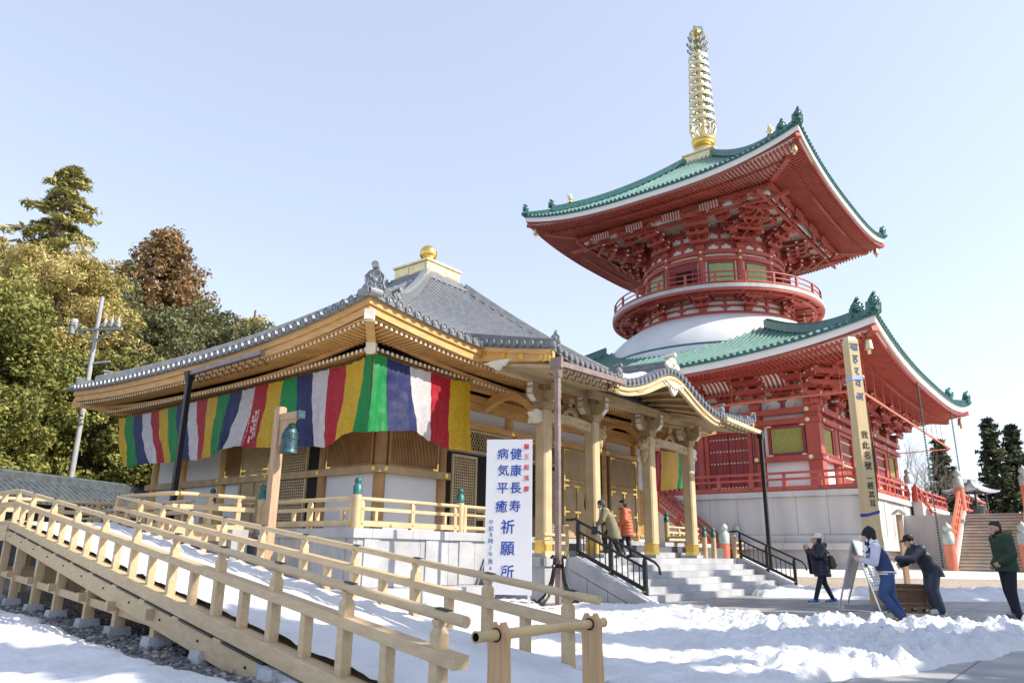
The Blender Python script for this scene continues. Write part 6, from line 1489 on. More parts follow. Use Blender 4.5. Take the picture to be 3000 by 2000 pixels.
for k in range(4): br.surface(m, k, 0, 10, 6); br.band(m, k, 0, .4, -.12, 0)
m.box(-.55, .55, -.55, .55, 3.84, 4.1); m.box(-1.5, 1.5, -.15, .15, 3.7, 4.2); part('roof', m, mat('burner_roof_copper', (.33, .36, .38), .5, metal=.3), ib, IB)
# ================================================================== TREES
def leaf_mat(name, c1, c2, c3, sc=.45):
    m = bpy.data.materials.new(name); m.use_nodes = True; t = m.node_tree; b = t.nodes['Principled BSDF']; N = t.nodes.new; L = t.links.new
    b.inputs['Roughness'].default_value = .55; b.inputs['Specular IOR Level'].default_value = .35
    g = N('ShaderNodeNewGeometry'); r = N('ShaderNodeValToRGB'); r.color_ramp.elements[0].color = (*c1, 1); r.color_ramp.elements[1].color = (*c3, 1)
    e = r.color_ramp.elements.new(.5); e.color = (*c2, 1); tc = N('ShaderNodeTexCoord'); nz = N('ShaderNodeTexNoise'); nz.inputs['Scale'].default_value = sc; L(tc.outputs['Object'], nz.inputs['Vector'])
    ma = N('ShaderNodeMath'); ma.operation = 'MULTIPLY_ADD'; ma.inputs[1].default_value = .5; L(g.outputs['Random Per Island'], ma.inputs[0])
    mb_ = N('ShaderNodeMath'); mb_.operation = 'MULTIPLY_ADD'; mb_.inputs[1].default_value = 1.3; mb_.inputs[2].default_value = -.4; L(nz.outputs['Fac'], mb_.inputs[0]); L(mb_.outputs[0], ma.inputs[2])
    L(ma.outputs[0], r.inputs[0]); L(r.outputs[0], b.inputs['Base Color'])
    tr = N('ShaderNodeBsdfTranslucent'); L(r.outputs[0], tr.inputs[0]); mx = N('ShaderNodeMixShader'); mx.inputs[0].default_value = .25
    L(b.outputs[0], mx.inputs[1]); L(tr.outputs[0], mx.inputs[2]); L(mx.outputs[0], t.nodes['Material Output'].inputs[0]); return m
LF_G = leaf_mat('leaf_green', (.05, .08, .02), (.20, .21, .05), (.46, .41, .12))
LF_O = leaf_mat('leaf_olive', (.045, .065, .03), (.14, .15, .065), (.32, .29, .14))
LF_Y = leaf_mat('leaf_golden', (.19, .17, .04), (.46, .38, .13), (.70, .60, .32))
LF_B = leaf_mat('leaf_brown', (.08, .06, .025), (.25, .155, .065), (.42, .26, .12))
LF_P = leaf_mat('leaf_pine', (.025, .05, .03), (.06, .085, .045), (.16, .15, .07))
BARK = mat('bark', (.13, .10, .075), .9, var=.4, scale=6, bump=.4); BARKG = mat('bark_grey', (.30, .26, .21), .9, var=.3, scale=6)
def leaves(cl, n, ls, seed, flat=0., aspect=1.8, shell=.55, droop=0.):
    """n small faces spread over ellipsoid clumps cl = [(x,y,z,rx,ry,rz)]"""
    r = np.random.default_rng(seed); cl = np.array(cl, float); wts = (cl[:, 3]*cl[:, 4]); wts /= wts.sum(); k = r.choice(len(cl), n, p=wts)
    d = r.normal(size=(n, 3)); d /= np.linalg.norm(d, axis=1)[:, None]; rr = shell+(1-shell)*r.random(n)**.7; rr *= 1+.18*r.normal(size=n)*.6
    c = cl[k, :3]+d*cl[k, 3:]*rr[:, None]
    nrm = d*.9+r.normal(size=(n, 3))*.75+np.array((0, 0, .35+flat*2)); nrm /= np.linalg.norm(nrm, axis=1)[:, None]
    a = r.normal(size=(n, 3)); a[:, 2] -= droop; a -= nrm*(a*nrm).sum(1)[:, None]; a /= np.linalg.norm(a, axis=1)[:, None]; b = np.cross(nrm, a)
    s = ls*(.6+.8*r.random(n))[:, None]; V = np.stack([c-a*s*.5*aspect, c+b*s*.5-a*s*.1, c+a*s*.5*aspect, c-b*s*.5-a*s*.1], 1).reshape(-1, 3)
    return V
def leaf_obj(name, V, m_, parent, org):
    me = bpy.data.meshes.new(name); n = len(V)//4; V = V-np.array(org)
    me.vertices.add(len(V)); me.vertices.foreach_set('co', V.ravel().astype(np.float32)); me.loops.add(4*n); me.loops.foreach_set('vertex_index', np.arange(4*n, dtype=np.int32))
    me.polygons.add(n); me.polygons.foreach_set('loop_start', np.arange(0, 4*n, 4, dtype=np.int32)); me.update(calc_edges=True); me.materials.append(m_)
    o = bpy.data.objects.new(name, me); col.objects.link(o); o.parent = parent; return o
def tree(label, base, h, R, kind, seed, lm, n, ls, lean=(0, 0), z0=.25, name='tree', bark=None, group=None, aspect=1.8):
    rnd = random.Random(seed); base = np.array(base, float); t = thing(name, label, 'tree', tuple(base), 0, group); m = MB(); cl = []
    top = base+np.array((lean[0], lean[1], h)); tr_ = h*.028+.06
    pts = [base + (top-base)*f + np.array((rnd.gauss(0, .12), rnd.gauss(0, .12), 0))*h*.05*f for f in np.linspace(0, 1, 8)]
    m.tube(pts, [tr_*(1-.9*f)+.02 for f in np.linspace(0, 1, 8)], 8)
    P = lambda f: lerp(pts[min(6, int(f*7))], pts[min(7, int(f*7)+1)], f*7-int(f*7)) if f < 1 else pts[-1]
    if kind == 'broad':
        nc = int(60+R*12)
        for i in range(nc):
            f = lerp(z0, 1.0, ((i+.5)/nc)**.8); w = R*math.sqrt(max(.03, 1-((f-.5)/.56)**2)) if f > .4 else R*lerp(.75, .97, f/.4); a = i*2.4+rnd.uniform(-.4, .4); r = w*math.sqrt(rnd.uniform(.25, 1))
            s = R*rnd.uniform(.13, .27); r *= rnd.uniform(.85, 1.16); c = P(min(1, f))+np.array((math.cos(a)*r, math.sin(a)*r, 0)); c[2] = base[2]+h*f*.96+rnd.gauss(0, .25); cl.append((*c, s*1.15, s*1.15, s*.75))
            for _ in range(2): cl.append((*(c+np.array([rnd.gauss(0, s*.9), rnd.gauss(0, s*.9), rnd.gauss(.1, s*.6)])), s*.45, s*.45, s*.35))
            if i % 3 == 0: q = P(max(.1, f-.2)); m.tube([q, lerp(q, c, .5)+(0, 0, .25), c], [tr_*.35, tr_*.22, .02], 5)
    elif kind == 'cedar':
        nl = 17
        for i in range(nl):
            f = lerp(z0, .985, i/(nl-1)); w = R*(1-((f-z0)/(1-z0)))**.8*.98+.35; nb = max(3, int(3+w*2.6))
            for j in range(nb):
                a = 6.283*j/nb+i*1.1+rnd.uniform(-.3, .3); L_ = w*rnd.uniform(.65, 1.08); q = P(f); c = q+np.array((math.cos(a)*L_, math.sin(a)*L_, -.12*L_+rnd.uniform(-.2, .3)))
                m.tube([q, lerp(q, c, .6)+(0, 0, .12), c], [tr_*.25, .05, .015], 4)
                s = rnd.uniform(.42, .72)*(.55+.12*R); cl.append((*c, s, s, s*.85)); cl.append((*lerp(q, c, .6), s*.9, s*.9, s*.6))
    elif kind == 'plume':
        nl = 34
        for i in range(nl):
            f = lerp(z0, 1, i/(nl-1)); w = R*(1-f)**.55*(.7+.3*math.sin(i*1.9))+.25
            for j in range(3):
                a = i*2.4+j*2.1+rnd.uniform(-.5, .5); q = P(f); d = np.array((math.cos(a), math.sin(a), .0)); e = q+d*w+(0, 0, w*.05); m.tube([q, q+d*w*.5+(0, 0, w*.22), e], [.05, .03, .01], 4)
                for g in (.45, .75, 1.0): c = q+d*w*g+(0, 0, w*(.2*math.sin(g*3))); cl.append((*c, .3+w*.1, .3+w*.1, .12))
    elif kind == 'pine':
        nl = 26
        for i in range(nl):
            f = lerp(z0, .985, i/(nl-1)); w = R*(1-((f-z0)/(1-z0))*.9)**1.0*rnd.uniform(.55, 1.1)
            for j in range(5):
                a = i*2.4+j*1.256+rnd.uniform(-.4, .4); L_ = w*rnd.uniform(.5, 1.1); q = P(f); d = np.array((math.cos(a), math.sin(a), 0)); e = q+d*L_+(0, 0, -.18*L_+.1)
                m.tube([q, lerp(q, e, .5)+(0, 0, -.05*L_), e+(0, 0, .12*L_)], [.06, .045, .012], 4)
                for g in (.4, .65, .85, 1.02): c = lerp(q, e, g)+np.array((rnd.gauss(0, .12), rnd.gauss(0, .12), .04)); cl.append((*c, .34, .34, .17))
    part('trunk', m, bark or BARK, t)
    leaf_obj('crown', leaves(cl, n, ls, seed, .5 if kind in ('plume', 'pine') else 0, aspect, .35 if kind != 'broad' else .6, .3), lm, t, base); return t
TG = 'trees on the slope behind the hall'
tree('large yellow-green evergreen filling the left edge behind the tiled wall roof', (-24.6, 32, 0), 12.6, 4.5, 'broad', 1, LF_G, 70000, .115, group=TG, z0=.12)
tree('yellow-green evergreen at the far left edge, half out of view', (-29.0, 35, 0), 14.5, 4.2, 'broad', 2, LF_G, 36000, .125, group=TG, z0=.15)
tree('golden bamboo clump leaning in front of the tall feathery top', (-26.6, 40, 0), 17.4, 4.3, 'broad', 3, LF_Y, 70000, .085, lean=(.8, 0), group=TG, z0=.3, aspect=3.2)
tree('tallest tree at left with a loose feathery top against the sky', (-31.4, 45, 0), 25.8, 5.6, 'plume', 4, leaf_mat('leaf_feathery', (.11, .13, .04), (.32, .30, .09), (.55, .47, .17)), 7000, .15, lean=(1.4, 0), group=TG, z0=.62, aspect=3.6)
tree('golden-leaved tree under the feathery top at far left', (-32.2, 44, 0), 19.6, 3.9, 'broad', 14, LF_Y, 40000, .10, group=TG, z0=.45, aspect=3)
tree('brown-tinted cedar just right of the feathery top', (-34.5, 57, 0), 23.5, 4.4, 'cedar', 5, LF_B, 24000, .18, group=TG, z0=.45)
tree('tall pointed brown cedar standing alone against the sky', (-30.2, 60, 0), 27.8, 8.6, 'cedar', 6, LF_B, 50000, .19, group=TG, z0=.42)
tree('dark olive broadleaf with a rounded top between the golden bamboo and the brown cedar', (-29.0, 47.5, 0), 19.2, 4.6, 'broad', 7, LF_O, 50000, .14, group=TG, z0=.2)
tree('olive broadleaf directly behind the utility pole', (-23.8, 45, 0), 15.6, 4.6, 'broad', 8, LF_O, 50000, .14, group=TG, z0=.2)
tree('pale olive broadleaf whose crown slopes down to the hall roof', (-19.4, 50, 0), 16.6, 4.6, 'broad', 9, LF_O, 50000, .14, group=TG, z0=.3)
tree('olive broadleaf below the tall brown cedar', (-24.3, 53, 0), 18.6, 4.4, 'broad', 19, LF_O, 42000, .14, group=TG, z0=.3)
tree('small narrow yellow-green tree tip just above the hall roof', (-22.0, 60, 0), 20.6, 1.8, 'broad', 10, LF_Y, 4000, .17, group=TG, z0=.6)
tree('dark green shrubby tree behind the left end of the hall', (-17.3, 38.5, 0), 9.2, 3.6, 'broad', 11, LF_G, 50000, .115, group=TG, z0=.06)
tree('dark green shrubby tree between the tiled wall and the curtain end', (-20.3, 36.5, 0), 10.2, 3.4, 'broad', 12, LF_G, 46000, .115, group=TG, z0=.06)
tree('low dark evergreen behind the tiled wall roof', (-15.6, 41, 0), 8.0, 3.2, 'broad', 13, LF_O, 30000, .12, group=TG, z0=.05)
RGp = 'conifers behind the terrace'
tree('dark conifer left of the incense burner, behind the rain chains', (55.2, 95, 2), 13.6, 4.6, 'pine', 21, LF_P, 5200, .26, group=RGp, z0=.12, aspect=3.2)
tree('taller dark conifer behind the incense burner', (55.4, 85, 2), 14.6, 4.4, 'pine', 22, LF_P, 5600, .25, group=RGp, z0=.15, aspect=3.2)
tree('dark conifer at the right edge with brownish needles', (58.3, 85.5, 2), 14.0, 4.4, 'pine', 23, LF_P, 5200, .25, group=RGp, z0=.15, aspect=3.2)
def bare(label, base, h, seed):
    rnd = random.Random(seed); t = thing('bare_tree', label, 'tree', base, 0, 'leafless trees behind the pagoda'); m = MB()
    def grow(p, d, L_, r, n):
        q = p+d*L_; m.tube([p, lerp(p, q, .5)+np.array([rnd.gauss(0, .04*L_) for _ in range(3)]), q], [r, r*.8, r*.62], 5 if r > .05 else 3)
        if n == 0: return
        for i in range(3 if n > 2 else 2):
            e = d+np.array([rnd.gauss(0, .42), rnd.gauss(0, .42), rnd.gauss(.1, .25)]); e /= np.linalg.norm(e); grow(lerp(p, q, rnd.uniform(.55, 1)), e, L_*rnd.uniform(.6, .82), r*.55, n-1)
    grow(np.array(base, float), np.array((0, 0, 1.)), h*.36, h*.014, 6); part('trunk', m, BARKG, t)
bare('leafless pale tree just right of the pagoda wall', (46.6, 88, 2), 13.5, 31); bare('leafless tree behind the nearer rain chain', (49.3, 90, 2), 12.5, 32); bare('leafless tree with thin twigs left of the dark conifer', (52.3, 93, 2), 12, 33)
# pines standing to the right outside the picture, whose shade falls across the plaza
for i, (x, y, h, R, sd_) in enumerate(((19.0, 16.4, 14.0, 3.0, 41), (18.6, 11.4, 14.5, 3.0, 42), (23.5, 13.6, 16.0, 3.4, 43), (25.5, 18.6, 17.0, 3.4, 44), (14.6, 6.6, 12.0, 2.2, 45), (7.4, 1.4, 13.0, 2.3, 46), (9.6, 4.2, 14.0, 2.3, 47))):
    tree('sparse pine tree to the right of the plaza, '+('beside the notice board', 'near the snow mound', 'second row', 'back row near the terrace', 'front row', 'nearest the camera', 'second from the camera')[i], (x, y, 0), h, R, 'pine', sd_, LF_P, 6500 if i < 5 else 3000, .34, group='pines beside the plaza', z0=.34, aspect=2.4)
# ================================================================== TILED WALL, UTILITY POLE
wa, wb_ = np.array((-21.6, 17.5, 0)), np.array((-16.7, 38.5, 0)); wd = (wb_-wa)/np.linalg.norm(wb_-wa); LW = np.linalg.norm(wb_-wa); WT = TR(*wa, math.atan2(wd[1], wd[0]))
tw = thing('tiled_wall', 'long low dark wall with a grey tiled roof at the far left behind the ramp', 'wall', tuple(wa), math.atan2(wd[1], wd[0]))
m = MB(); m.box(0, LW, -.5, .5, 0, 2.75); part('wall', m, mat('dark_teal_wall', (.10, .125, .14), .8, var=.15), tw, WT)
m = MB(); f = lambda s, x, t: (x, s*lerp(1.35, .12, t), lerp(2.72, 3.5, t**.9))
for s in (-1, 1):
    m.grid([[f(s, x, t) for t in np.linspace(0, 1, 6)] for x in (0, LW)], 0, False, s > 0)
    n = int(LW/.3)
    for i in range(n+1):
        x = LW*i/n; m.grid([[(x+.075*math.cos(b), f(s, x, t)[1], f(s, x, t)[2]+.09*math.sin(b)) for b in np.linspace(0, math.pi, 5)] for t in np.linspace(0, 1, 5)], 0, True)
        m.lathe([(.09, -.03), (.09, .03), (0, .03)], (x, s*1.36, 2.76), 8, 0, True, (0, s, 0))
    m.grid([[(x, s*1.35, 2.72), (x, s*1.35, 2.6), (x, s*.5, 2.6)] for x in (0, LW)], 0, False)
SHADET = mat('shaded_dark_tile', (.075, .09, .10), .4, var=.3, scale=4); ro = part('roof', m, SHADET, tw, WT); m = MB(); m.bar((-.1, 0, 3.6), (LW+.1, 0, 3.6), .3, .3); m.tube([(-.1, 0, 3.78), (LW+.1, 0, 3.78)], .1, 8); part('ridge', m, SHADET, ro, WT)  # roof tile colour darkened for the shade this wall lies in
up_ = np.array((-15.65, 26.5, 0)); ut = thing('utility_pole', 'pale concrete utility pole with steel crossarms and insulators standing among the trees', 'utility pole', (-19.35, 33.0, 0)); US = TR(-19.35, 33.0, 0) @ np.diag((1.24, 1.24, 1.235, 1)) @ TR(*(-up_))
PL_ = mat('pole_concrete', (.34, .35, .36), .7, var=.1); m = MB(); m.tube([up_, up_+(0, 0, 10.05)], [.11, .075], 10); part('pole', m, PL_, ut, US)
m = MB(); m.bar(up_+(-.9, .1, 8.75), up_+(1.17, -.4, 8.67), .07, .08); part('crossarm', m, PL_, ut, US); m = MB(); m.bar(up_+(-.8, .1, 8.75), up_+(0, 0, 8.3), .05, .05); m.bar(up_+(.95, -.3, 8.67), up_+(0, 0, 8.3), .05, .05); m.bar(up_+(-.25, 0, 7.4), up_+(.7, 0, 7.52), .06, .06); part('arm_brace', m, PL_, ut, US)
m = MB(); m.lathe([(.12, 0), (.14, .1), (.14, .55), (.1, .6), (0, .62)], up_+(-.95, .1, 8.58), 10)
for x in (.4, .68, .95): m.lathe([(.05, 0), (.1, .06), (.05, .12), (.1, .18), (.06, .24), (.02, .4), (0, .42)], up_+(x, -.13-x*.2, 8.75), 8)
part('insulators', m, PL_, ut, US)
for i, (dx, dz) in enumerate(((-.85, 8.85), (1.1, 8.8), (.7, 8.9), (.1, 7.5))):
    a = up_+(dx, 0, dz); m = MB()
    for sgn, tgt in ((-1, np.array((-46, 26, 12.5+i*.4))), (1, np.array((4, 66, 10.2+i*.3)))): m.tube([lerp(a, tgt, q)+(0, 0, -1.3*4*q*(1-q)*.5) for q in np.linspace(0, 1, 12)], .012, 4)
    part('wire', m, BLACK, ut, US)
# ================================================================== PEOPLE
SKIN = mat('skin', (.55, .34, .24), .55, var=.06); HAIR = mat('black_hair', (.012, .010, .010), .5, var=.3, scale=40)
def cloth(name, c, bump=.5, bs=14, **k): return mat(name, c, k.pop('rough', .8), var=.14, scale=5, bump=bump, bscale=bs, **k)
def remesh(name, mb, m_, parent, S, vox, label=None, sm=2):
    me = new_mesh(name+'_raw', mb, m_); o = bpy.data.objects.new('raw', me); col.objects.link(o)
    r = o.modifiers.new('r', 'REMESH'); r.mode = 'VOXEL'; r.voxel_size = vox; r.use_smooth_shade = True
    s = o.modifiers.new('s', 'SMOOTH'); s.factor = .5; s.iterations = sm
    ev = o.evaluated_get(bpy.context.evaluated_depsgraph_get()); me2 = bpy.data.meshes.new_from_object(ev); bpy.data.objects.remove(o); bpy.data.meshes.remove(me)
    root = parent
    while root.parent: root = root.parent
    E = np.array(root['M']).reshape(4, 4); me2.transform(Matrix((np.linalg.inv(E) @ S).tolist())); me2.name = name
    me2.materials.clear(); me2.materials.append(m_); me2.polygons.foreach_set('use_smooth', [True]*len(me2.polygons))
    q = bpy.data.objects.new(name, me2); col.objects.link(q); q.parent = parent
    if label: q['label'] = label
    return q
def cap(m, a, b, ra, rb, n=12):
    a = np.array(a, float); b = np.array(b, float); L_ = np.linalg.norm(b-a)
    if L_ < 1e-6: m.sphere(a, ra, n, 8); return
    pr = [(ra*math.sin(t), -ra*math.cos(t)) for t in np.linspace(.02, math.pi/2, 5)] + [(rb*math.cos(t), L_+rb*math.sin(t)) for t in np.linspace(0, math.pi/2-.02, 5)]
    m.lathe(pr, a, n, 0, True, b-a)
def loft(m, rings, n=20):
    """rings: (centre, forward half-depth, half-width, forward dir) stacked; closed at both ends"""
    P = []
    for c, dx, dy in rings:
        c = np.array(c, float); P.append([c+np.array((dx*math.copysign(abs(math.cos(a))**.85, math.cos(a)), dy*math.copysign(abs(math.sin(a))**.85, math.sin(a)), 0)) for a in np.linspace(0, 2*math.pi, n+1)])
    m.grid(P, 0, True, True); m.add(P[0][:-1], [tuple(range(n))]); m.add(P[-1][:-1], [tuple(range(n-1, -1, -1))])
def hand(m, w, d, nrm, curl=.5, sc=1.0, thumb=1):
    """palm, four bent fingers of unequal length and a thumb: w wrist, d pointing direction, nrm palm normal"""
    w = np.array(w, float); d = np.array(d, float); d /= np.linalg.norm(d); nrm = np.array(nrm, float); nrm -= d*(nrm@d); nrm /= np.linalg.norm(nrm); s = np.cross(d, nrm)*thumb
    cap(m, w, w+d*.02*sc, .026*sc, .028*sc, 8)
    for q in (-.027, -.009, .009, .027): cap(m, w+d*.02*sc+s*q*.7*sc, w+d*.085*sc+s*q*1.15*sc, .016*sc, .013*sc, 8)
    for q, L_ in zip((.031, .0105, -.0105, -.031), (.066, .076, .07, .054)):
        k = w+d*.088*sc+s*q*1.1*sc; d1 = d*math.cos(curl*.8)+nrm*math.sin(curl*.8); d2 = d*math.cos(curl*1.7)+nrm*math.sin(curl*1.7); e = k+d1*L_*.55*sc; cap(m, k, e, .0095*sc, .0088*sc, 8); cap(m, e, e+d2*L_*.5*sc, .0088*sc, .0075*sc, 8)
    t0 = w+d*.03*sc+s*.034*sc; td = d*.72+s*.6+nrm*.35; td /= np.linalg.norm(td); e = t0+td*.038*sc; cap(m, t0, e, .014*sc, .011*sc, 8); td2 = d*.9+s*.15+nrm*.4; td2 /= np.linalg.norm(td2); cap(m, e, e+td2*.03*sc, .0105*sc, .009*sc, 8)
def person(label, loc, heading, J, skin_vox=.0065, group=None):
    t = thing('person', label, 'person', loc, heading, group); S = TR(*loc, heading); m = MB(); J = {k: np.array(v, float) for k, v in J.items()}
    hc, f = J['head'], J.get('face', np.array((1, 0, 0.))); f = f/np.linalg.norm(f); sd = np.cross((0, 0, 1), f); sd /= np.linalg.norm(sd); u = np.cross(f, sd)
    # skull, jaw, face
    for c, r in ((hc+u*.025-f*.012, .092), (hc+u*.03+f*.018, .08), (hc-u*.02+f*.025, .068), (hc-u*.07+f*.042, .044), (hc-u*.055+f*.012, .055)): m.sphere(c, r, 16, 12)
    cap(m, hc+u*.018+f*.094, hc-u*.022+f*.108, .010, .017, 8); cap(m, hc-u*.058+f*.078-sd*.016, hc-u*.058+f*.078+sd*.016, .010, .010, 8); cap(m, hc+u*.036+f*.086-sd*.035, hc+u*.036+f*.086+sd*.035, .012, .012, 8)
    for q in (-1, 1): cap(m, hc+sd*q*.088+u*.02, hc+sd*q*.085-u*.03, .015, .011, 8)
    cap(m, J['neck'], hc-u*.07-f*.01, .055, .052)
    loft(m, [(J['pelvis']+(0, 0, -.07), .09, .13), (J['pelvis']+(0, 0, .06), .10, .15), (lerp(J['pelvis'], J['chest'], .5), .09, .135), (J['chest'], .105, .155), (lerp(J['chest'], J['neck'], .6), .09, .14), (J['neck']+(0, 0, .01), .05, .06)])
    for q in 'lr':
        cap(m, J['sh_'+q], J['el_'+q], .048, .038); cap(m, J['el_'+q], J['wr_'+q], .038, .026); cap(m, lerp(J['neck'], J['sh_'+q], .3), J['sh_'+q], .05, .05)
        hd = J.get('hd_'+q, J['wr_'+q]-J['el_'+q]); hand(m, J['wr_'+q], hd, J.get('hn_'+q, np.array((0, -1 if q == 'l' else 1, -.3))), J.get('curl_'+q, np.array(.5)).item(), 1.0, 1 if q == 'l' else -1)
        cap(m, J['hip_'+q], J['kn_'+q], .078, .052); cap(m, J['kn_'+q], J['an_'+q], .05, .036); ft = J.get('ft_'+q, np.array((.17, 0, -.05))); cap(m, J['an_'+q]-(0, 0, .03), J['an_'+q]+ft*.75, .04, .034)
    remesh('body', m, SKIN, t, S, skin_vox)
    m = MB()
    for q in (-1, 1): m.sphere(hc+f*.088+sd*q*.031+u*.014, .0075, 8, 6)
    part('eyes', m, HAIR, t, S)
    return t, S, J, (hc, f, sd, u)
def trousers(t, S, J, m_, rw=.105, rk=.078, ra=.068, name='trousers', z=-.045):
    m = MB(); loft(m, [(J['pelvis']+(0, 0, -.10), .115, .155), (J['pelvis']+(0, 0, .02), .125, .17), (J['pelvis']+(0, 0, .13), .115, .155)])
    for q in 'lr': cap(m, J['hip_'+q], J['kn_'+q], rw, rk); cap(m, J['kn_'+q], J['an_'+q]-(0, 0, -.0), rk, ra, 12); cap(m, J['an_'+q], J['an_'+q]-(0, 0, .02), ra, ra*1.02)
    return remesh(name, m, m_, t, S, .014)
def shoes(t, S, J, m_, sole=None, sz=1.0):
    for q in 'lr':
        m = MB(); a = J['an_'+q]; ft = J.get('ft_'+q, np.array((.17, 0, -.05))); fd = ft/np.linalg.norm(ft); heel = a-fd*.055+np.array((0, 0, -.045)); toe = a+ft*1.0+np.array((0, 0, -.012))
        cap(m, heel, lerp(heel, toe, .5)+(0, 0, .008), .043*sz, .047*sz); cap(m, lerp(heel, toe, .5), toe, .047*sz, .034*sz); cap(m, a+(0, 0, .0), heel+(0, 0, .02), .048*sz, .045*sz)
        o = remesh('shoe', m, m_, t, S, .011)
        if sole is not None: m = MB(); side = np.cross((0, 0, 1), fd); m.bar(heel-fd*.04+(0, 0, -.038), toe+fd*.03+(0, 0, -.03), .085*sz, .022); part('sole', m, sole, o, S)
def coat(t, S, J, m_, hem_z, hem=(.19, .22), body=(.15, .2), sl=(.078, .066, .056), name='coat', hem_shift=0, vox=.014, puff=0, wrist=.93, arms=True):
    m = MB(); p, c, n = J['pelvis'], J['chest'], J['neck']; rings = [(np.array((p[0]+hem_shift, p[1], hem_z)), *hem)]
    k = 3
    for i in range(1, k): f = i/k; q = lerp(np.array((p[0]+hem_shift, p[1], hem_z)), p, f); rings.append((q, lerp(hem[0], body[0]*1.0, f), lerp(hem[1], body[1], f)))
    rings += [(lerp(p, c, .15), body[0], body[1]*1.0), (lerp(p, c, .6), body[0]*.98, body[1]*.98), (c, body[0]*.98, body[1]*1.0), (lerp(c, n, .6), body[0]*.82, body[1]*.88), (lerp(c, n, 1.0)+(0, 0, .02), .075, .085)]
    loft(m, rings, 24)
    if puff:
        z = hem_z+.05
        while z < c[2]+.05: f = (z-p[2])/(c[2]-p[2]); q = lerp(p, c, f) if f > 0 else np.array((p[0]+hem_shift*(p[2]-z)/(p[2]-hem_z), p[1], z)); r0 = lerp(hem[0], body[0], min(1, (z-hem_z)/max(.01, p[2]-hem_z))); r1 = lerp(hem[1], body[1], min(1, (z-hem_z)/max(.01, p[2]-hem_z))); loft(m, [(np.array((q[0], q[1], z-.035)), r0*.98, r1*.98), (np.array((q[0], q[1], z)), r0+puff, r1+puff), (np.array((q[0], q[1], z+.035)), r0*.98, r1*.98)], 24); z += .085
    if arms:
        for q in 'lr':
            cap(m, J['sh_'+q], J['el_'+q], sl[0]*1.08, sl[1]); cap(m, J['el_'+q], lerp(J['el_'+q], J['wr_'+q], wrist), sl[1], sl[2]); cap(m, lerp(n, J['sh_'+q], .25)-(0, 0, .02), J['sh_'+q], .085, sl[0]*1.05)
            if puff:
                for f in (.3, .6, .9): q0 = lerp(J['sh_'+q], J['el_'+q], f); m.sphere(q0, sl[0]*1.13, 12, 8)
    return remesh(name, m, m_, t, S, vox)
def hair_cap(t, S, H, m_=None, drop=.0, back=.02, name='hair', grow=1.0):
    hc, f, sd, u = H; m = MB(); m.sphere(hc+u*.045-f*.032, .096*grow, 16, 12); m.sphere(hc+u*.075+f*.008, .078*grow, 16, 12); m.sphere(hc-f*.055-u*.0, .074*grow, 14, 10)
    if drop: cap(m, hc-f*.05, hc-f*.045-u*drop, .07, .05); [cap(m, hc+sd*q*.075-f*.012+u*.02, hc+sd*q*.07-f*.01-u*drop*.8, .035, .025) for q in (-1, 1)]
    for i in range(40):
        a = i*2.4; q = hc+u*(.075+.05*math.cos(a*.37))-f*(.035+.045*math.sin(a))+sd*.07*math.cos(a); m.sphere(q, .03*grow, 6, 4)
    return remesh(name, m, m_ or HAIR, t, S, .009, sm=1)
def jd(**k): return k
DENIM = cloth('blue_denim', (.03, .07, .19), .5, 30); NAVY = cloth('navy_down', (.012, .016, .035), .9, 9, rough=.4); NAVYT = cloth('navy_trousers', (.016, .022, .045)); BLKC = cloth('black_knit', (.008, .009, .012), .6, 60)
# --- woman in the white hat
J = jd(pelvis=(0, 0, .84), chest=(.02, 0, 1.17), neck=(.03, 0, 1.35), head=(.075, 0, 1.475), face=(1, .05, .05), sh_l=(.03, .165, 1.31), sh_r=(.03, -.165, 1.31), el_l=(.14, .21, 1.08), el_r=(.14, -.21, 1.08), wr_l=(.30, .07, 1.24), wr_r=(.30, -.07, 1.22),
       hd_l=(.35, -.1, .9), hd_r=(.35, .1, .9), hn_l=(0, -1, 0), hn_r=(0, 1, 0), curl_l=.25, curl_r=.35, hip_l=(0, .085, .82), hip_r=(0, -.085, .82), kn_l=(.13, .09, .46), kn_r=(-.06, -.09, .46), an_l=(.25, .09, .10), an_r=(-.22, -.09, .11), ft_l=(.16, .02, -.03), ft_r=(.16, -.01, -.045))
t, S, J, H = person('woman in a white knitted hat and long dark padded coat walking left, hands raised', (7.56, 18.62, 0), rad(176), J)
trousers(t, S, J, NAVYT, .088, .064, .052); shoes(t, S, J, cloth('sky_blue_shoe', (.06, .22, .50)), mat('pale_sole', (.6, .62, .62)))
coat(t, S, J, NAVY, .62, (.19, .21), (.165, .2), (.085, .074, .062), puff=.012)
hair_cap(t, S, H, drop=.13); hc, f, sd, u = H
m = MB(); m.sphere(hc+u*.085-f*.025, .108, 16, 10, 0, (1, 1, .72)); m.sphere(hc+u*.115-f*.05, .10, 16, 10, 0, (1.05, 1.05, .6)); [m.sphere(hc+u*.062-f*.012+(f*math.cos(a)+sd*math.sin(a))*.098, .022, 8, 6) for a in np.linspace(0, 6.28, 22)]; remesh('knitted_hat', m, cloth('white_knit', (.78, .78, .80), .8, 70), t, S, .009)
m = MB(); loft(m, [(J['neck']+(-.03, 0, -.07), .13, .15), (J['neck']+(-.05, 0, .0), .145, .16), (J['neck']+(-.075, 0, .06), .12, .13)]); remesh('coat_hood', m, NAVY, t, S, .014)
m = MB(); m.prism([(0, 0), (.16, .02), (.2, .5), (.02, .55)], (.10, .12, .66), (1, 0, 0), (0, 0, 1), (0, .03, 0)); m.prism([(0, 0), (.16, .02), (.2, .5), (.02, .55)], (.10, -.15, .66), (1, 0, 0), (0, 0, 1), (0, .03, 0)); part('coat_front', m, NAVY, t, S)
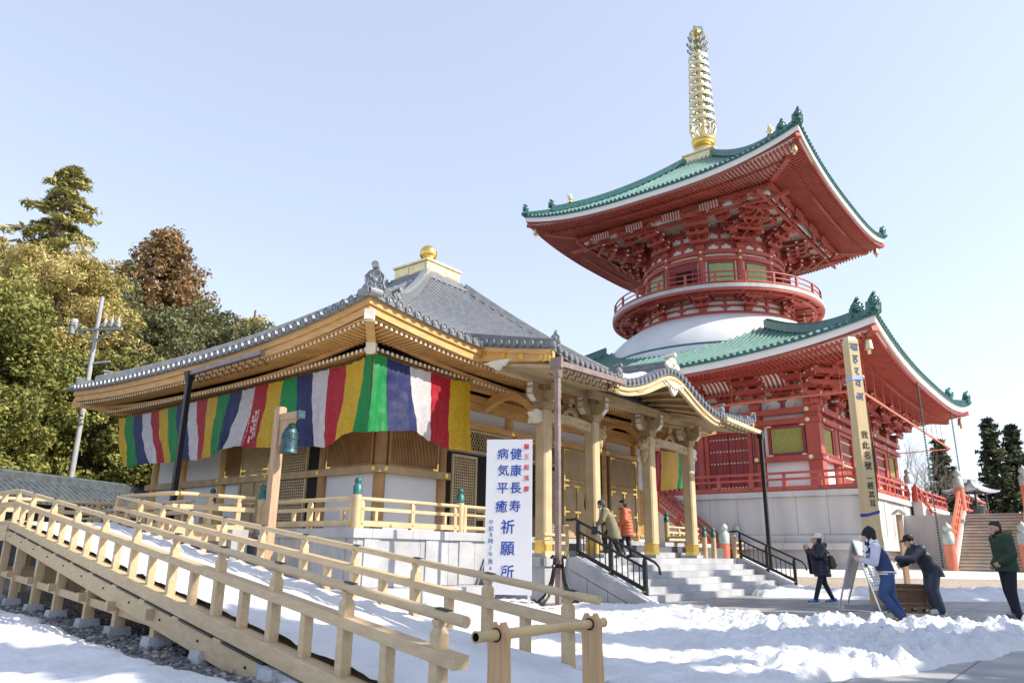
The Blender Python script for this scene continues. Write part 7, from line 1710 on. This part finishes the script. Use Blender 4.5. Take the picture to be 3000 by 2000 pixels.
m = MB(); cap(m, (.10, 0, .95), (.12, 0, 1.24), .085, .06); remesh('pink_shirt', m, cloth('pink_shirt_cloth', (.55, .05, .14)), t, S, .012)
bpk = thing('backpack', 'small olive brown backpack on the back of the woman in the white hat', 'backpack', tuple(apply(S, [(-.24, 0, .9)])[0]), rad(176))
m = MB(); loft(m, [((-.225, 0, .80), .07, .12), ((-.235, 0, .86), .09, .14), ((-.235, 0, 1.02), .085, .135), ((-.215, 0, 1.12), .05, .09)]); m.sphere((-.31, 0, .9), .07, 12, 8, 0, (.6, 1.3, 1)); remesh('bag', m, cloth('olive_canvas', (.09, .085, .05)), bpk, S, .012)
m = MB(); [m.tube([(-.16, y, .86), (-.02, y*1.55, .98), (.10, y*1.35, 1.18), (.02, y*1.15, 1.37), (-.18, y*.8, 1.14)], .014, 6) for y in (-.14, .14)]; part('strap', m, cloth('dark_strap', (.03, .03, .025)), bpk, S)
# --- person in vest and jeans
J = jd(pelvis=(.16, 0, .83), chest=(.25, .02, 1.14), neck=(.33, .02, 1.31), head=(.39, .05, 1.42), face=(.85, .5, -.15), sh_l=(.29, .19, 1.26), sh_r=(.29, -.16, 1.27), el_l=(.34, .26, 1.0), el_r=(.42, -.2, 1.03), wr_l=(.55, .16, 1.05), wr_r=(.60, -.06, 1.08),
       hn_l=(0, -1, .3), hn_r=(0, 1, .3), curl_l=.8, curl_r=.8, hip_l=(.14, .09, .81), hip_r=(.14, -.09, .81), kn_l=(.26, .11, .46), kn_r=(.13, -.10, .45), an_l=(.02, .10, .10), an_r=(-.02, -.10, .10), ft_l=(.17, .03, -.03), ft_r=(.17, -.03, -.03))
t, S, J, H = person('person in a black beanie, navy vest with lilac sleeves, jeans and yellow shoes', (6.78, 13.5, 0), rad(156), J)
trousers(t, S, J, DENIM, .11, .084, .07); shoes(t, S, J, cloth('yellow_shoe', (.72, .42, .02)), mat('yellow_sole', (.6, .36, .03)), 1.05)
m = MB()
for q in 'lr': a = J['an_'+q]+np.array((.06, (.055 if q == 'l' else -.055), -.04)); m.bar(a+(-.04, 0, .03), a+(.05, 0, -.02), .012, .012); m.bar(a+(-.01, 0, -.03), a+(.05, 0, .035), .012, .012); m.bar(a+(.02, 0, -.03), a+(.08, 0, .03), .012, .012)
part('shoe_stripes', m, INKK, t, S)
LIL = cloth('lilac_sleeve', (.48, .50, .66)); coat(t, S, J, LIL, .84, (.125, .17), (.13, .165), (.082, .07, .052), name='shirt')
VEST = cloth('navy_vest', (.016, .035, .12)); coat(t, S, J, VEST, .80, (.15, .18), (.15, .188), name='vest', arms=False)
m = MB()
for q in 'lr': cap(m, lerp(J['neck'], J['sh_'+q], .3)-(0, 0, .05), lerp(J['neck'], J['sh_'+q], .8)-(0, 0, .05), .09, .085)
remesh('vest', m, VEST, t, S, .014)
m = MB()
for z in (.815, .85): m.tube([(.16+.158*math.cos(a), .19*math.sin(a), z) for a in np.linspace(0, 6.283, 25)], .011, 6, 0, True, False)
part('vest_stripes', m, WHITE, t, S)
hc, f, sd, u = H; m = MB(); m.sphere(hc+u*.055-f*.02, .115, 16, 12); m.sphere(hc+u*.09-f*.045, .108, 16, 12); m.sphere(hc+u*.02-f*.05, .10, 14, 10); m.sphere(hc+u*.15-f*.05, .06, 10, 8); remesh('beanie', m, BLKC, t, S, .010)
SC = bpy.data.materials.new('checked_scarf'); SC.use_nodes = True; b = SC.node_tree.nodes['Principled BSDF']; ck = SC.node_tree.nodes.new('ShaderNodeTexVoronoi'); ck.inputs['Scale'].default_value = 26; rp2 = SC.node_tree.nodes.new('ShaderNodeValToRGB'); rp2.color_ramp.interpolation = 'CONSTANT'; rp2.color_ramp.elements[0].color = (.02, .025, .06, 1); rp2.color_ramp.elements[1].color = (.72, .72, .76, 1); rp2.color_ramp.elements[1].position = .45
tcs = SC.node_tree.nodes.new('ShaderNodeTexCoord'); SC.node_tree.links.new(tcs.outputs['Object'], ck.inputs['Vector']); SC.node_tree.links.new(ck.outputs['Color'], rp2.inputs[0]); SC.node_tree.links.new(rp2.outputs[0], b.inputs['Base Color']); b.inputs['Roughness'].default_value = .9
m = MB(); n_ = J['neck']
for k_ in range(3): [cap(m, n_+np.array((.02+.105*math.cos(a), .115*math.sin(a), .0+.035*k_-.02)), n_+np.array((.02+.105*math.cos(a+.5), .115*math.sin(a+.5), .0+.035*k_-.02)), .036, .036, 8) for a in np.linspace(0, 6.28, 13)[:-1]]
cap(m, n_+(.12, .1, -.02), n_+(.15, .13, -.36), .05, .045); remesh('scarf', m, SC, t, S, .012)
m = MB(); m.tube([J['wr_l']*1.0-(.05, -.0, .0), J['wr_l']-(.0, 0, 0)], .06, 10); part('yellow_cuff', m, cloth('yellow_cuff_cloth', (.65, .45, .05)), t, S)
m = MB(); c = (J['wr_l']+J['wr_r'])/2+np.array((.12, 0, .03)); m.prism([(-.1, -.07), (.1, -.07), (.1, .07), (-.1, .07)], c, (.9, .1, .35), (0, 1, 0), (0, 0, .004)); single('paper_sheet', m, WHITE, 'white sheet of paper held by the person in the navy vest', 'paper', S)
# --- man in the cap, bending over
J = jd(pelvis=(0, 0, .87), chest=(.17, 0, 1.15), neck=(.30, 0, 1.30), head=(.39, 0, 1.40), face=(1, .1, -.2), sh_l=(.25, .18, 1.26), sh_r=(.25, -.18, 1.26), el_l=(.48, .22, 1.06), el_r=(.40, -.22, 1.0), wr_l=(.75, .16, 1.06), wr_r=(.58, -.12, .95),
       hn_l=(0, -1, -.2), hn_r=(0, 1, .2), curl_l=.6, curl_r=.9, hip_l=(0, .095, .85), hip_r=(0, -.095, .85), kn_l=(.07, .11, .47), kn_r=(.05, -.10, .46), an_l=(-.01, .12, .10), an_r=(-.04, -.1, .10), ft_l=(.18, .02, -.035), ft_r=(.18, -.02, -.035))
t, S, J, H = person('man in a dark cap and navy jacket stooping with one arm stretched out', (8.74, 15.95, 0), rad(178), J)
trousers(t, S, J, cloth('grey_navy_trousers', (.035, .05, .075)), .125, .105, .098); shoes(t, S, J, cloth('white_trainer', (.55, .56, .58)), mat('trainer_sole', (.65, .65, .64)), 1.1)
JK = cloth('dark_navy_jacket', (.012, .02, .04), .5, 10, rough=.5); coat(t, S, J, JK, .72, (.19, .215), (.18, .215), (.095, .085, .07), name='jacket', hem_shift=-.04)
m = MB(); n_ = J['neck']; loft(m, [(n_+(-.03, 0, -.05), .10, .115), (n_+(.0, 0, .03), .095, .105), (n_+(.02, 0, .07), .085, .09)]); remesh('jacket_collar', m, JK, t, S, .012)
hair_cap(t, S, H, m_=mat('grey_hair', (.14, .13, .13), .6)); hc, f, sd, u = H
m = MB(); m.sphere(hc+u*.07-f*.015, .112, 16, 10, 0, (1, 1, .85)); m.sphere(hc+u*.10-f*.02, .09, 14, 8, 0, (1.05, 1.05, .6)); [cap(m, hc+u*.055+f*.08+sd*q, hc+u*.035+f*.165+sd*q*.7, .016, .010, 8) for q in np.linspace(-.065, .065, 7)]; remesh('cap', m, BLKC, t, S, .010)
# --- man in the green parka
J = jd(pelvis=(0, 0, .96), chest=(.03, 0, 1.32), neck=(.06, 0, 1.52), head=(.115, 0, 1.655), face=(1, .12, -.05), sh_l=(.03, .2, 1.46), sh_r=(.03, -.2, 1.46), el_l=(.02, .27, 1.16), el_r=(-.06, -.26, 1.17), wr_l=(.22, .2, 1.03), wr_r=(.10, -.24, .98),
       hn_l=(0, -1, 0), hn_r=(0, 1, 0), curl_l=1.0, curl_r=.8, hip_l=(0, .1, .94), hip_r=(0, -.1, .94), kn_l=(.05, .11, .5), kn_r=(-.03, -.12, .5), an_l=(.02, .11, .1), an_r=(-.14, -.13, .1), ft_l=(.19, .02, -.035), ft_r=(.19, -.02, -.035))
t, S, J, H = person('tall man in a dark green parka with fur hood near the right edge', (9.6, 14.85, 0), rad(178), J)
trousers(t, S, J, cloth('black_navy_trousers', (.010, .013, .028)), .112, .09, .085); shoes(t, S, J, cloth('grey_shoe', (.10, .12, .16)), mat('grey_sole', (.3, .3, .3)), 1.1)
PK = cloth('dark_green_parka', (.022, .05, .028), .7, 9); coat(t, S, J, PK, .86, (.19, .22), (.175, .215), (.1, .088, .07), name='parka')
hc, f, sd, u = H; hair_cap(t, S, H, grow=1.03); n_ = J['neck']
m = MB(); loft(m, [(n_+(0, 0, -.06), .105, .12), (n_+(.02, 0, .03), .09, .10), (n_+(.03, 0, .09), .075, .08)]); remesh('dark_neck_warmer', m, BLKC, t, S, .012)
m = MB(); loft(m, [(n_+(-.07, 0, -.12), .11, .17), (n_+(-.1, 0, -.02), .14, .18), (n_+(-.09, 0, .05), .11, .15)]); remesh('parka_hood', m, PK, t, S, .014)
m = MB(); rnd = random.Random(2)
for a in np.linspace(.6, 5.68, 44):
    c = n_+np.array((-.06+.15*math.cos(a), .17*math.sin(a), .045-.05*math.cos(a))); 
    for k_ in range(6): d = np.array([rnd.gauss(0, 1) for _ in range(3)]); d /= np.linalg.norm(d); m.tube([c, c+d*.05], [.010, .002], 4)
part('fur_trim', m, cloth('tan_fur', (.26, .2, .10)), t, S)
# --- woman in the orange coat, at the top of the stairs
J = jd(pelvis=(0, 0, .82), chest=(.04, 0, 1.13), neck=(.07, 0, 1.30), head=(.11, .01, 1.42), face=(1, .25, -.1), sh_l=(.05, .17, 1.25), sh_r=(.05, -.17, 1.25), el_l=(.04, .24, .99), el_r=(.02, -.24, .99), wr_l=(.2, .16, .9), wr_r=(.2, -.16, .9),
       hn_l=(0, -1, 0), hn_r=(0, 1, 0), curl_l=1.0, curl_r=1.0, hip_l=(0, .085, .80), hip_r=(0, -.085, .80), kn_l=(.16, .09, .48), kn_r=(-.02, -.09, .44), an_l=(.14, .09, .15), an_r=(-.1, -.09, .1), ft_l=(.16, 0, -.03), ft_r=(.16, 0, -.045))
loc = hw(8.45, -1.42, LZ); t, S, J, H = person('woman in an orange quilted coat with fur hood at the top of the stairs', tuple(loc), TH+rad(118), J)
trousers(t, S, J, cloth('dark_jeans', (.016, .024, .05)), .092, .07, .062); shoes(t, S, J, BLKC)
coat(t, S, J, cloth('orange_quilt', (.48, .11, .045), .5, 12, rough=.5), .58, (.185, .21), (.165, .20), (.09, .08, .065), puff=.014)
hair_cap(t, S, H, drop=.03); n_ = J['neck']; m = MB(); loft(m, [(n_+(-.05, 0, -.14), .10, .15), (n_+(-.08, 0, -.04), .125, .155), (n_+(-.05, 0, .03), .11, .13)]); remesh('coat_hood', m, bpy.data.materials['orange_quilt'], t, S, .014)
m = MB(); rnd = random.Random(4)
for a in np.linspace(0, 6.28, 36):
    c = n_+np.array((-.0+.12*math.cos(a), .13*math.sin(a), .03)); 
    for k_ in range(5): d = np.array([rnd.gauss(0, 1) for _ in range(3)]); d /= np.linalg.norm(d); m.tube([c, c+d*.045], [.010, .002], 4)
part('fur_trim', m, cloth('brown_fur', (.16, .12, .08)), t, S)
# --- person in the olive coat
J = jd(pelvis=(0, 0, .84), chest=(.12, 0, 1.13), neck=(.20, 0, 1.28), head=(.28, 0, 1.38), face=(1, .2, -.25), sh_l=(.17, .17, 1.24), sh_r=(.17, -.17, 1.24), el_l=(.22, .24, .98), el_r=(.18, -.24, .98), wr_l=(.36, .14, .9), wr_r=(.34, -.1, .88),
       hn_l=(0, -1, 0), hn_r=(0, 1, 0), curl_l=1.0, curl_r=1.0, hip_l=(0, .085, .82), hip_r=(0, -.085, .82), kn_l=(.2, .09, .52), kn_r=(-.05, -.09, .45), an_l=(.16, .09, .20), an_r=(-.2, -.09, .12), ft_l=(.16, 0, -.02), ft_r=(.15, 0, -.07))
loc = hw(7.85, -1.3, LZ); t, S, J, H = person('person in an olive coat and knit cap with a pale scarf stepping up', tuple(loc), TH+rad(112), J)
trousers(t, S, J, BLKC, .095, .075, .066); shoes(t, S, J, cloth('grey_boot', (.12, .12, .12)))
coat(t, S, J, cloth('olive_coat', (.20, .18, .105)), .50, (.21, .22), (.165, .195), (.088, .078, .062), hem_shift=-.05)
hair_cap(t, S, H, m_=cloth('grey_green_knit', (.07, .09, .09), .7, 60), name='knit_cap', grow=1.12)
m = MB(); n_ = J['neck']; [cap(m, n_+np.array((.02+.085*math.cos(a), .095*math.sin(a), 0)), n_+np.array((.02+.085*math.cos(a+.5), .095*math.sin(a+.5), 0)), .036, .036, 8) for a in np.linspace(0, 6.28, 13)[:-1]]; cap(m, n_+(.08, .11, -.02), (.34, .15, .62), .045, .05); remesh('scarf', m, cloth('pale_scarf', (.55, .56, .62)), t, S, .014)
m = MB(); m.prism([(-.13, -.11), (.13, -.11), (.10, .10), (-.10, .10)], (.42, .17, .72), (1, 0, 0), (0, 0, 1), (0, -.09, 0)); m.tube([(.34, .125, .8), (.36, .13, .94), (.48, .13, .94), (.5, .125, .8)], .01, 5); single('handbag', m, cloth('black_leather', (.01, .01, .012), rough=.4), 'black handbag carried by the person in the olive coat', 'bag', S)
# --- dark-clothed person at the hall door, and two far visitors on the pagoda terrace
def plain(label, loc, heading, top_c, leg_c, k=1.0, group=None):
    J = jd(pelvis=(0, 0, .88*k), chest=(.02, 0, 1.2*k), neck=(.03, 0, 1.38*k), head=(.06, 0, 1.52*k), sh_l=(.02, .18*k, 1.34*k), sh_r=(.02, -.18*k, 1.34*k), el_l=(.0, .24*k, 1.07*k), el_r=(.0, -.24*k, 1.07*k), wr_l=(.14, .2*k, .9*k), wr_r=(.14, -.2*k, .9*k), hip_l=(0, .09, .86*k), hip_r=(0, -.09, .86*k), kn_l=(.05, .1, .46*k), kn_r=(-.02, -.1, .46*k), an_l=(.04, .1, .1), an_r=(-.1, -.1, .1))
    t, S, J, H = person(label, loc, heading, J, .012, group); trousers(t, S, J, leg_c); shoes(t, S, J, BLKC); coat(t, S, J, top_c, .72*k, name='jacket'); hair_cap(t, S, H)
plain('dark-haired person in black standing at the hall door behind the porch pillar', tuple(hw(10.12, .72, FLZ)), TH+rad(200), cloth('black_jacket', (.010, .013, .022)), BLKC, 1.02)
q = apply(PAG, [(3.1, -15.2, 5.49)])[0]; plain('tiny visitor in a red jacket on the pagoda terrace behind the red railing', tuple(q), rad(20), cloth('red_jacket', (.45, .03, .04)), BLKC, .98)
q = apply(PAG, [(2.2, -14.6, 5.49)])[0]; plain('tiny visitor in a dark jacket on the pagoda terrace, left of the one in red', tuple(q), rad(160), cloth('grey_green_jacket', (.05, .07, .07)), BLKC, 1.0)
# black glove hooked over the offering chest
